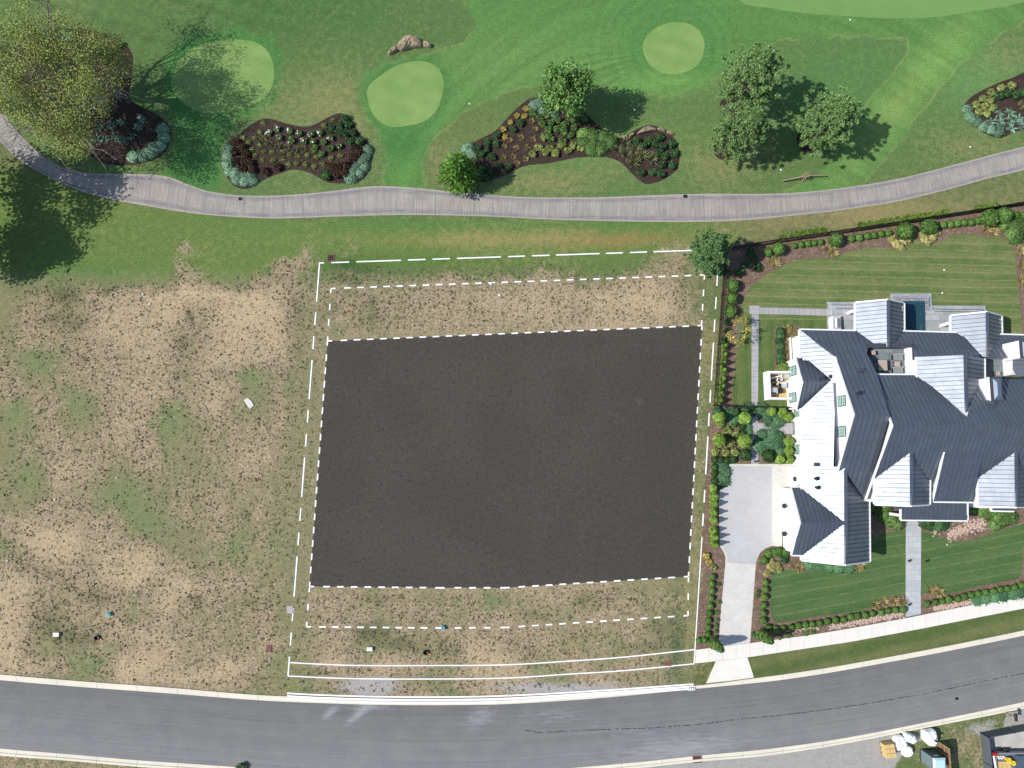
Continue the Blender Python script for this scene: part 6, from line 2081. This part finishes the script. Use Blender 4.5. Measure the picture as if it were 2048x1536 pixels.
slab_thing('meter_cover', [(574, 1212), (586, 1212), (586, 1227), (574, 1227)], .06, M_greyb, 'pale grey rounded meter cover on the left boundary line', 'cover')
slab_thing('valve_cover', [(533, 1290), (543.5, 1290), (543, 1304), (532.5, 1304)], .06, M_brown, 'rusty brown valve cover left of the boundary line', 'cover')
slab_thing('valve_cover', [(1329, 1321), (1342, 1321), (1342, 1332), (1328, 1332)], .05, M_brown, 'rusty brown valve cover at the right end of the lot near the pavement', 'cover')


def grate(name, x, y, w, h, label, mat=M_brown, bars=5, z=.03, ang=0.0, frame=None):
    q = P(x, y, 0)
    rr = root(name, tuple(q), label, 'drain grate')
    R_ = Matrix.Rotation(ang, 3, 'Z')
    def ob(m, cx, cy, hx, hy, z0, z1):
        m.obox(q + R_ @ Vector((cx, cy, (z0 + z1) / 2)), R_ @ Vector((hx, 0, 0)), R_ @ Vector((0, hy, 0)), Vector((0, 0, (z1 - z0) / 2)))
    m = MB(); ob(m, 0, 0, w / 2, h / 2, -.03, z - .01); m.build('pit', M_black, rr)
    m = MB()
    for s in (-1, 1):
        ob(m, s * w / 2, 0, .04, h / 2 + .04, 0, z + .02); ob(m, 0, s * (h / 2 + .001), w / 2 - .04, .04, 0, z + .02)
    m.build('frame', frame or mat, rr)
    for i in range(bars):
        m = MB(); ob(m, -w / 2 + w * (i + .5) / bars, 0, .022, h / 2 - .04, z - .01, z + .01); m.build('bar', mat, rr)


grate('field_drain', 662, 516, .72, .68, 'square brown grated drain at the upper left corner of the lot', M_brown, 4)
grate('path_drain', 481, 398, .34, .26, 'small dark drain in the cart path, left one', M_dark, 3, .05)
grate('path_drain', 1370.5, 393, .34, .28, 'small dark drain in the cart path, right one', M_dark, 3, .05)
grate('street_drain', 1394, 1518.5, .8, .58, 'rusty street drain grate in the lower kerb', M_brown, 6, .06, math.radians(4))
grate('kerb_inlet', 1382.5, 1375.5, .62, .34, 'small rusty kerb inlet beside the driveway apron', M_brown, 3, .14, math.radians(6), M_box)
slab_thing('manhole_patch', [(1909, 1396), (1913, 1393.5), (1916.5, 1396), (1915, 1399), (1910.5, 1399)], .08, M_black, 'small dark round lid in the lower lane of the road', 'lid')
for i, (x, y, lb) in enumerate(((1269, 220, 'white sprinkler head on the turf right of the leafy tree shadow'), (1561.5, 340, 'white sprinkler head on dry turf left of the rail barrier'), (1940, 294, 'white sprinkler head below the right bed'),
                                (939, 208, 'tiny white marker on the turf above the long bed'), (1700, 40, 'tiny white ball near the top edge of the fairway'), (1888, 540, 'pale sprinkler head in the middle of the back lawn'),
                                (1884, 586, 'white light on the rim of the pool surround'))):
    q = P(x, y, 0)
    o_ = MB().lathe(q, [(.04, 0), (.1, .03), (.1, .07), (.05, .09)], 10).build('sprinkler_head', M_box)
    tag(o_, lb, 'sprinkler')
for i, (x, y, lb) in enumerate(((1507, 871, 'small dark path lamp below the entrance path'), (1508, 923, 'small dark path lamp at the foot of the garden walk'), (1814, 1121, 'small dark path lamp left of the front walk'),
                                (1849, 1121, 'small dark path lamp right of the front walk'), (1814, 1208, 'small dark path lamp left of the front walk near the pavement'), (1541, 841, 'small pale lamp in the juniper above the entrance path'),
                                (1836, 449, 'small dark lamp in the bark below the north fence'))):
    q = P(x, y, 0)
    o_ = MB().lathe(q, [(.02, 0), (.02, .42), (.13, .4), (.11, .46), (.02, .5)], 10).build('path_lamp', M_dark)
    tag(o_, lb, 'lamp')

# ------------------------------------------------------------------ walled equipment enclosure
xo, xi = P(1527, 770, 0).x, P(1578, 770, 0).x
yt_, yb_ = P(1540, 742, 1.3).y, P(1540, 799, 1.3).y
q = Vector(((xo + xi) / 2, (yt_ + yb_) / 2, 0))
r = root('enclosure_wall', tuple(q), 'low white wall enclosing the pool equipment on the west side of the house', 'wall')
MB().box(xo, xo + .26, yb_, yt_, 0, 1.3).box(xo + .26, xi, yt_ - .22, yt_, 0, 1.299).box(xo + .26, xi, yb_, yb_ + .22, 0, 1.299).build('wall', M_white, r)
sheet('enclosure_floor', [(1527, 743), (1543, 743), (1543, 799), (1527, 799)], .02, M_mulch)
sheet('enclosure_deck', [(1543, 743), (1578, 743), (1578, 799), (1543, 799)], .025, simple('tan_ground', srgb(196, 168, 120), .9, .1, 0, .25, 5))
M_steel = simple('grey_equipment', srgb(178, 182, 190), .5, .4, .2, .08)
M_pvc = simple('white_pipe', (.8, .8, .78), .4, .3, 0, .03)
q = P(1570, 754, 0)
r = root('filter_tank', tuple(q), 'round grey pool filter tank with a white top fitting in the enclosure', 'filter tank')
MB().lathe(q, [(.36, 0), (.38, .2), (.38, .75), (.3, .92), (.12, .98)], 20).build('tank', simple('tank_grey', srgb(164, 162, 152), .6, .3, 0, .08), r)
MB().tube([q + Vector((-.05, 0, .98)), q + Vector((-.02, 0, 1.1)), q + Vector((.25, .08, 1.1))], .07, 8).build('valve', M_pvc, r)
for x, y, w, h_, z, lb in ((1548.5, 780, .62, .45, .85, 'grey pool heater box, the lower left box in the enclosure'), (1568, 771, .5, .42, .75, 'pale blue-grey control box by the house wall in the enclosure')):
    q = P(x, y, z)
    q.z = 0
    r = root('equipment_box', tuple(q), lb, 'equipment box')
    MB().box(q.x - w / 2, q.x + w / 2, q.y - h_ / 2, q.y + h_ / 2, .05, z).build('body', M_dark, r)
    MB().box(q.x - w / 2 - .02, q.x + w / 2 + .02, q.y - h_ / 2 - .02, q.y + h_ / 2 + .02, z, z + .05).build('lid', M_steel, r)
q = P(1562, 782, .5); q.z = 0
tag(MB().lathe(q, [(.24, 0), (.26, .5), (.2, .56), (.05, .6)], 16).build('chlorinator', M_dark), 'dark round canister beside the grey heater in the enclosure', 'canister')
for i, (x, y) in enumerate(((1549, 761), (1558, 761), (1550, 769), (1557, 754))):
    q = P(x, y, 0)
    r = root('pool_pump', tuple(q), f'dark pool pump with white pipe, {ordn(i + 1)} from the left in the enclosure', 'pump', 'pool pumps in the enclosure')
    MB().lathe(q + Vector((.12, 0, .05)), [(.12, 0), (.14, .28), (.1, .34)], 12).build('strainer', M_steel, r)
    MB().tube([q + Vector((-.3, 0, .2)), q + Vector((.0, 0, .2))], .11, 10).build('motor', M_dark, r)
    MB().tube([q + Vector((.12, 0, .3)), q + Vector((.12, 0, .55)), q + Vector((.12, .32, .55))], .04, 7).build('pipe', M_pvc, r)
for i, (pts_, lb) in enumerate((([(1537, 758, .4), (1555, 753, .4), (1562, 752, .4)], 'white pipe run at the top of the enclosure'), ([(1538, 767, .3), (1541, 767, .5), (1541, 775, .3)], 'short white pipe at the left wall of the enclosure'),
                                ([(1552, 789, .2), (1555, 784, .4), (1556, 779, .4)], 'white curved pipe below the grey heater'), ([(1560, 766, .3), (1572, 766, .5), (1574, 772, .5)], 'white pipe joining the control box'))):
    tag(MB().tube([P(*t) for t in pts_], .06, 8).build('water_pipe', M_pvc), lb, 'pipe')

# ------------------------------------------------------------------ outdoor grill, terrace furniture
x0, x1 = P(1656, 646, 0).x, P(1681, 646, 1.1).x
y0, y1 = P(1670, 661, 1.1).y, P(1670, 632, 1.1).y
r = root('grill_counter', ((x0 + x1) / 2, (y0 + y1) / 2, 0), 'white outdoor kitchen counter with a steel grill on the back patio', 'counter')
MB().box(x0, x1, y0, y1, .1, 1.05).build('base', M_white, r)
MB().box(x0 + .02, x1 + .03, y0 - .02, y1 + .02, 1.05, 1.1).build('counter_top', M_stone, r)
gx_, gy_ = P(1674, 646, 1.3).x, (y0 + y1) / 2
m = MB()
for i in range(8):
    a0, a1_ = math.pi * i / 8, math.pi * (i + 1) / 8
    for s in (0,):
        q0 = (gx_ - .27 * math.cos(a0), 1.12 + .3 * math.sin(a0)); q1 = (gx_ - .27 * math.cos(a1_), 1.12 + .3 * math.sin(a1_))
        m.add([(q0[0], gy_ - .48, q0[1]), (q1[0], gy_ - .48, q1[1]), (q1[0], gy_ + .48, q1[1]), (q0[0], gy_ + .48, q0[1])], [(3, 2, 1, 0)])
m.add([(gx_ - .27 * math.cos(math.pi * i / 8), gy_ - .48, 1.12 + .3 * math.sin(math.pi * i / 8)) for i in range(9)], [tuple(range(9))])
m.add([(gx_ - .27 * math.cos(math.pi * i / 8), gy_ + .48, 1.12 + .3 * math.sin(math.pi * i / 8)) for i in range(9)], [tuple(range(8, -1, -1))])
m.build('grill_lid', simple('brushed_steel', srgb(180, 196, 206), .35, .5, .6, .05), r)
MB().tube([(gx_ + .33, gy_ - .4, 1.2), (gx_ + .33, gy_ + .4, 1.2)], .025, 6).build('handle', M_steel, r)
M_taupe = simple('taupe_table_top', srgb(172, 158, 144), .7, .2, 0, .06)


def table(px0, py0, px1, py1, z0, h, label):
    a_, b_ = P(px0, py1, z0 + h), P(px1, py0, z0 + h)
    r = root('patio_table', ((a_.x + b_.x) / 2, (a_.y + b_.y) / 2, z0), label, 'table')
    MB().box(a_.x, b_.x, a_.y, b_.y, z0 + h - .08, z0 + h).build('top', M_taupe, r)
    for x in (a_.x + .08, b_.x - .08):
        for y in (a_.y + .08, b_.y - .08):
            MB().box(x - .05, x + .05, y - .05, y + .05, z0, z0 + h - .08).build('leg', M_dark, r)


table(1758, 720, 1774, 741, tz, .72, 'large taupe table on the roof terrace')
table(1790, 723, 1800, 733, tz, .45, 'small taupe coffee table on the roof terrace')
table(1744, 701, 1751, 709.5, tz, .5, 'small taupe table in the upper left corner of the roof terrace')
table(1993, 743, 2000.5, 751, tz, .5, 'small tan table on the small east terrace')
for (xa, ya, xb_, yb2, lb) in ((1787, 709, 1806, 720, 'slatted grey bench above the coffee table on the roof terrace'), (1787, 735, 1806, 746, 'slatted grey bench below the coffee table on the roof terrace')):
    a_, b_ = P(xa, yb2, tz + .4), P(xb_, ya, tz + .4)
    r = root('terrace_bench', ((a_.x + b_.x) / 2, (a_.y + b_.y) / 2, tz), lb, 'bench')
    m = MB()
    n = 9
    for i in range(n):
        x = a_.x + (b_.x - a_.x) * i / n
        m.box(x + .01, x + (b_.x - a_.x) / n - .02, a_.y, b_.y, tz + .36, tz + .4)
    m.build('seat', simple('bench_grey', srgb(142, 146, 148), .7, .2, 0, .1), r)
    MB().box(a_.x, b_.x, b_.y, b_.y + .05, tz + .3, tz + .62).build('backrest', M_stone, r)
    for x in (a_.x + .06, b_.x - .06): MB().box(x - .04, x + .04, a_.y + .05, b_.y - .05, tz, tz + .36).build('leg', M_dark, r)

# ------------------------------------------------------------------ building site at the lower right
# open crate of stacked timber
q = P(1757, 1480, 0)
r = root('timber_crate', (q.x + .5, q.y - .6, 0), 'stack of tan timber blocks on pallets beside the road, lower right', 'crate')
R_ = Matrix.Rotation(math.radians(8), 3, 'Z')
m = MB(); m2 = MB()
for ix in range(2):
    for iy in range(3):
        for iz in range(2):
            c_ = Vector((q.x + .62, q.y - .68, .16 + .22 + iz * .42)) + R_ @ Vector(((ix - .5) * .5, (iy - 1) * .44, 0))
            m.obox(c_, R_ @ Vector((.235, 0, 0)), R_ @ Vector((0, .205, 0)), Vector((0, 0, .195)))
for iy in range(-1, 2):
    c_ = Vector((q.x + .62, q.y - .68, .08)) + R_ @ Vector((0, iy * .5, 0))
    m2.obox(c_, R_ @ Vector((.55, 0, 0)), R_ @ Vector((0, .06, 0)), Vector((0, 0, .07)))
m.build('timber_blocks', M_wood2, r); m2.build('pallet', M_wood, r)
M_sack = simple('white_sheeting', (.80, .82, .82), .5, .3, 0, .06, 3)


def sack(x, y, rx, ry, h, label, seed, ang=0, name='wrapped_load', hole=False):
    rnd = np.random.default_rng(seed)
    q = P(x, y, h * .5)
    k = 22
    v, f = [], []
    ph = rnd.random(6) * 6.28
    prof = [(1.0, 0), (1.06, .25), (1.02, .6), (.9, .85), (.62, 1.0), (.3, 1.03), (.06, 1.0 if not hole else .95)]
    ca, sa = math.cos(ang), math.sin(ang)
    for s, z in prof:
        for j in range(k):
            a = 2 * math.pi * j / k
            w = s * (1 + .07 * math.sin(3 * a + ph[0]) + .05 * math.sin(5 * a + ph[1]) + .03 * rnd.standard_normal())
            X_, Y_ = rx * w * math.copysign(abs(math.cos(a)) ** .7, math.cos(a)), ry * w * math.copysign(abs(math.sin(a)) ** .7, math.sin(a))
            v.append((q.x + X_ * ca - Y_ * sa, q.y + X_ * sa + Y_ * ca, max(0, z * h * (1 + .06 * rnd.standard_normal() * (z > .5)))))
    for i in range(len(prof) - 1):
        for j in range(k): f.append((i * k + j, i * k + (j + 1) % k, (i + 1) * k + (j + 1) % k, (i + 1) * k + j))
    f.append(tuple(range((len(prof) - 1) * k, len(prof) * k)))
    rr = root(name, (q.x, q.y, 0), label, 'wrapped load')
    mk('sheeting', v, f, M_sack, rr)
    return rr, q


sack(1800, 1486, .62, .66, .8, 'white plastic wrapped load next to the timber stack', 1, .2)
sack(1819, 1476, .62, .42, .85, 'creased white wrapped load, the upper right of three', 2, -.3)
sack(1814, 1502, .5, .5, .6, 'squarish white wrapped load, the lowest of three', 3, .1)
rr, q = sack(1860, 1474, .62, .72, .95, 'white bulk bag with a dark spout on the dry grass', 4, .1, 'bulk_bag')
MB().lathe(q + Vector((0, 0, .46)), [(.1, .4), (.13, .56), (.06, .62)], 10).build('spout', M_dark, rr)
# portable toilet
q = P(1840, 1498, 0)
x0, y1 = q.x, q.y
w, d_, h = 1.15, 1.15, 2.15
r = root('portable_toilet', (x0 + w / 2, y1 - d_ / 2, 0), 'blue-grey portable toilet with a pale translucent roof, lower right', 'portable toilet')
MB().box(x0, x0 + w, y1 - d_, y1, .1, h).build('cabin', simple('toilet_blue_grey', srgb(112, 128, 132), .5, .3, 0, .06), r)
m = MB()
m.add([(x0 - .05, y1 - d_ - .05, h), (x0 + w + .05, y1 - d_ - .05, h), (x0 + w + .05, y1 + .05, h), (x0 - .05, y1 + .05, h), (x0 + .12, y1 - d_ + .12, h + .16), (x0 + w - .12, y1 - d_ + .12, h + .16), (x0 + w - .12, y1 - .12, h + .16), (x0 + .12, y1 - .12, h + .16)],
      [(0, 1, 5, 4), (1, 2, 6, 5), (2, 3, 7, 6), (3, 0, 4, 7), (4, 5, 6, 7), (3, 2, 1, 0)])
m.build('roof', simple('toilet_roof', srgb(182, 212, 222), .4, .3, 0, .04), r)
MB().box(x0 + .1, x0 + w - .1, y1, y1 + .04, .2, h - .15).build('door', simple('toilet_dark', srgb(48, 66, 72), .5, .3, 0, .06), r)
MB().box(x0 + .42, x0 + .8, y1 + .04, y1 + .05, 1.5, 1.7).build('sign', M_box, r)
MB().box(x0 - .03, x0 + w + .03, y1 - d_ - .03, y1 + .03, 0, .1).build('skid', M_dark, r)
# timber fence panel
q0, q1 = P(1875, 1482, 0), P(1881, 1552, 0)
r = root('timber_fence', tuple(q0), 'short brown timber fence panel right of the portable toilet', 'fence')
dv_ = q1 - q0
for i in range(5):
    c_ = q0 + dv_ * i / 4
    MB().box(c_.x - .05, c_.x + .05, c_.y - .05, c_.y + .05, 0, 1.85).build('post', M_wood, r)
for z in (.3, 1.0, 1.7): MB().bar(q0 + Vector((.05, 0, z)), q1 + Vector((.05, 0, z)), .05, .1).build('rail', M_wood, r)
m = MB()
for i in range(24):
    c_ = q0 + dv_ * (i + .5) / 24
    m.box(c_.x + .08, c_.x + .1, c_.y - .062, c_.y + .062, .05, 1.8)
m.build('boards', simple('fence_board', srgb(130, 100, 78), .9, .1, 0, .2, 4), r)
# dark site screen
M_screen = simple('grey_screen', srgb(92, 98, 104), .7, .2, .1, .08, 6)
q0, qa, qb = P(1960, 1465, 0), P(1973, 1580, 0), P(2110, 1436, 0)
r = root('site_screen', tuple(q0), 'dark grey screen panels fencing the building site at the lower right corner', 'screen')
for e_, nm_ in ((qa, 'panel'), (qb, 'panel')):
    u = (e_ - q0).normalized(); n_ = Vector((-u.y, u.x, 0))
    MB().obox((q0 + e_) / 2 + Vector((0, 0, .68)), (e_ - q0) / 2, n_ * .03, Vector((0, 0, .64))).build(nm_, M_screen, r)
    m = MB()
    k = int((e_ - q0).length / 2.0)
    for i in range(k + 1):
        c_ = q0 + (e_ - q0) * i / k
        MB().obox(c_ + Vector((0, 0, .68)), u * .035, n_ * .05, Vector((0, 0, .68))).build('post', M_dark, r)
sheet('gravel_yard', [(1964, 1468), (2120, 1438), (2120, 1600), (1976, 1600)], .02, concrete('gravel', srgb(176, 174, 168), srgb(198, 196, 190), .35, 9))
# utility trailer with its load
q = P(1986, 1502, 0)
r = root('utility_trailer', (q.x + 2, q.y - 1, 0), 'grey open trailer behind the dark screen at the bottom right corner', 'trailer')
X0, Y1 = P(1986, 1503, .6).x, P(1986, 1503, .6).y
MB().box(X0, X0 + 5.5, Y1 - 2.6, Y1, .45, .6).build('deck', simple('trailer_grey', srgb(120, 126, 132), .6, .3, .2, .08), r)
MB().box(X0 + .02, X0 + 5.5, Y1 - .12, Y1, .6, .95).box(X0, X0 + .1, Y1 - 2.6, Y1 - .12, .6, .95).build('side_rail', simple('trailer_rail', srgb(150, 154, 158), .5, .4, .3, .05), r)
MB().box(X0 + 1.95, X0 + 2.75, Y1 - 2.6, Y1 - .16, .6, 1.25).build('tool_box', simple('slate_blue_box', srgb(82, 98, 112), .5, .4, .2, .05), r)
m = MB().box(X0 + 3.0, X0 + 3.06, Y1 - 2.6, Y1 - .2, .6, 1.3).box(X0 + 3.06, X0 + 5.4, Y1 - .26, Y1 - .2, .6, 1.3)
m.build('box_body', simple('pale_box', srgb(176, 182, 188), .5, .3, .1, .05), r)
for xx in (X0 + 1.4, X0 + 4.2):
    for yy in (Y1 - 2.75, Y1 + .05): MB().tube([(xx, yy - .1, .34), (xx, yy + .1, .34)], .33, 14).build('wheel', M_black, r)
m = MB()
for i in range(9): m.bar((X0 + .35 + .16 * i, Y1 - 2.5, .66 + .03 * (i % 3)), (X0 + .3 + .15 * i, Y1 - .9, .66 + .03 * (i % 3)), .13, .05)
tag(m.build('lumber_pile', M_wood2), 'tan lumber lying in the open trailer', 'lumber')
M_yel = simple('yellow_plastic', srgb(236, 200, 52), .4, .4, 0, .04)
M_red = simple('red_plastic', srgb(196, 34, 30), .4, .4, 0, .05)
for i, (dx, dy, lb) in enumerate(((1.2, .62, 'yellow bucket, the upper left of two in the trailer'), (1.62, .9, 'yellow bucket, the lower right of two in the trailer'))):
    c_ = Vector((X0 + dx, Y1 - dy, .66))
    rr = root('bucket', tuple(c_), lb, 'bucket')
    MB().lathe(c_, [(.17, 0), (.22, .42), (.23, .46)], 14).build('pail', M_yel, rr)
    MB().tube([c_ + Vector((.23 * math.cos(a), .05, .46 + .1 * math.sin(a))) for a in np.linspace(0, math.pi, 7)], .012, 5).build('handle', M_dark, rr)
c_ = P(1986.5, 1506, .9); c_.z = .96
rr = root('fuel_can', tuple(c_), 'red fuel can at the corner of the trailer', 'can')
MB().box(c_.x - .15, c_.x + .15, c_.y - .12, c_.y + .12, c_.z - .0, c_.z + .32).build('body', M_red, rr)
MB().tube([c_ + Vector((.05, 0, .32)), c_ + Vector((.1, 0, .42))], .04, 8).build('spout', M_red, rr)
tag(MB().tube([P(1987, 1511, .98), P(1992, 1538, .98)], .1, 10).build('white_pipe', M_pvc), 'white plastic pipe along the left side of the trailer', 'pipe')
m = MB()
for i in range(5): m.obox((X0 + .35 + .13 * i, Y1 - .45 - .1 * (i % 2), .72), (.1, .03, 0), (-.03, .09, 0), (0, 0, .07))
tag(m.build('rag_heap', simple('white_rag', (.75, .75, .74), .9, .1, 0, .1)), 'heap of white rags beside the yellow buckets', 'rags')
# mailbox by the lower kerb
q = P(2010, 1424, 0)
r = root('mailbox', tuple(q), 'black mailbox on a wooden post by the lower kerb at the right', 'mailbox')
MB().box(q.x - .05, q.x + .05, q.y - .05, q.y + .05, 0, 1.15).build('post', M_wood, r)
MB().bar((q.x - .5, q.y - .1, 1.0), (q.x + .35, q.y + .12, 1.0), .08, .08).build('arm', M_wood, r)
m = MB()
k = 9
for y_ in (-.42, .3):
    for i in range(k):
        a = math.pi * i / (k - 1)
        m.v.append(Vector((q.x + .2 + .15 * math.cos(a), q.y + y_, 1.2 + .16 * math.sin(a))))
for i in range(k - 1): m.f.append((i, i + 1, k + i + 1, k + i))
m.f += [tuple(range(k - 1, -1, -1)), tuple(range(k, 2 * k)), (0, k, 2 * k - 1, k - 1)]
m.build('box', M_black, r)
# low dark shrub at the bottom edge
put('deep', 482, 1535, 1.3, .6, 'dark_shrub', 'dark shrub on the lower kerb at the bottom edge, left of the middle', 'shrub', None)
for o_ in list(bpy.data.objects):
    if '_loc' in o_: del o_['_loc']
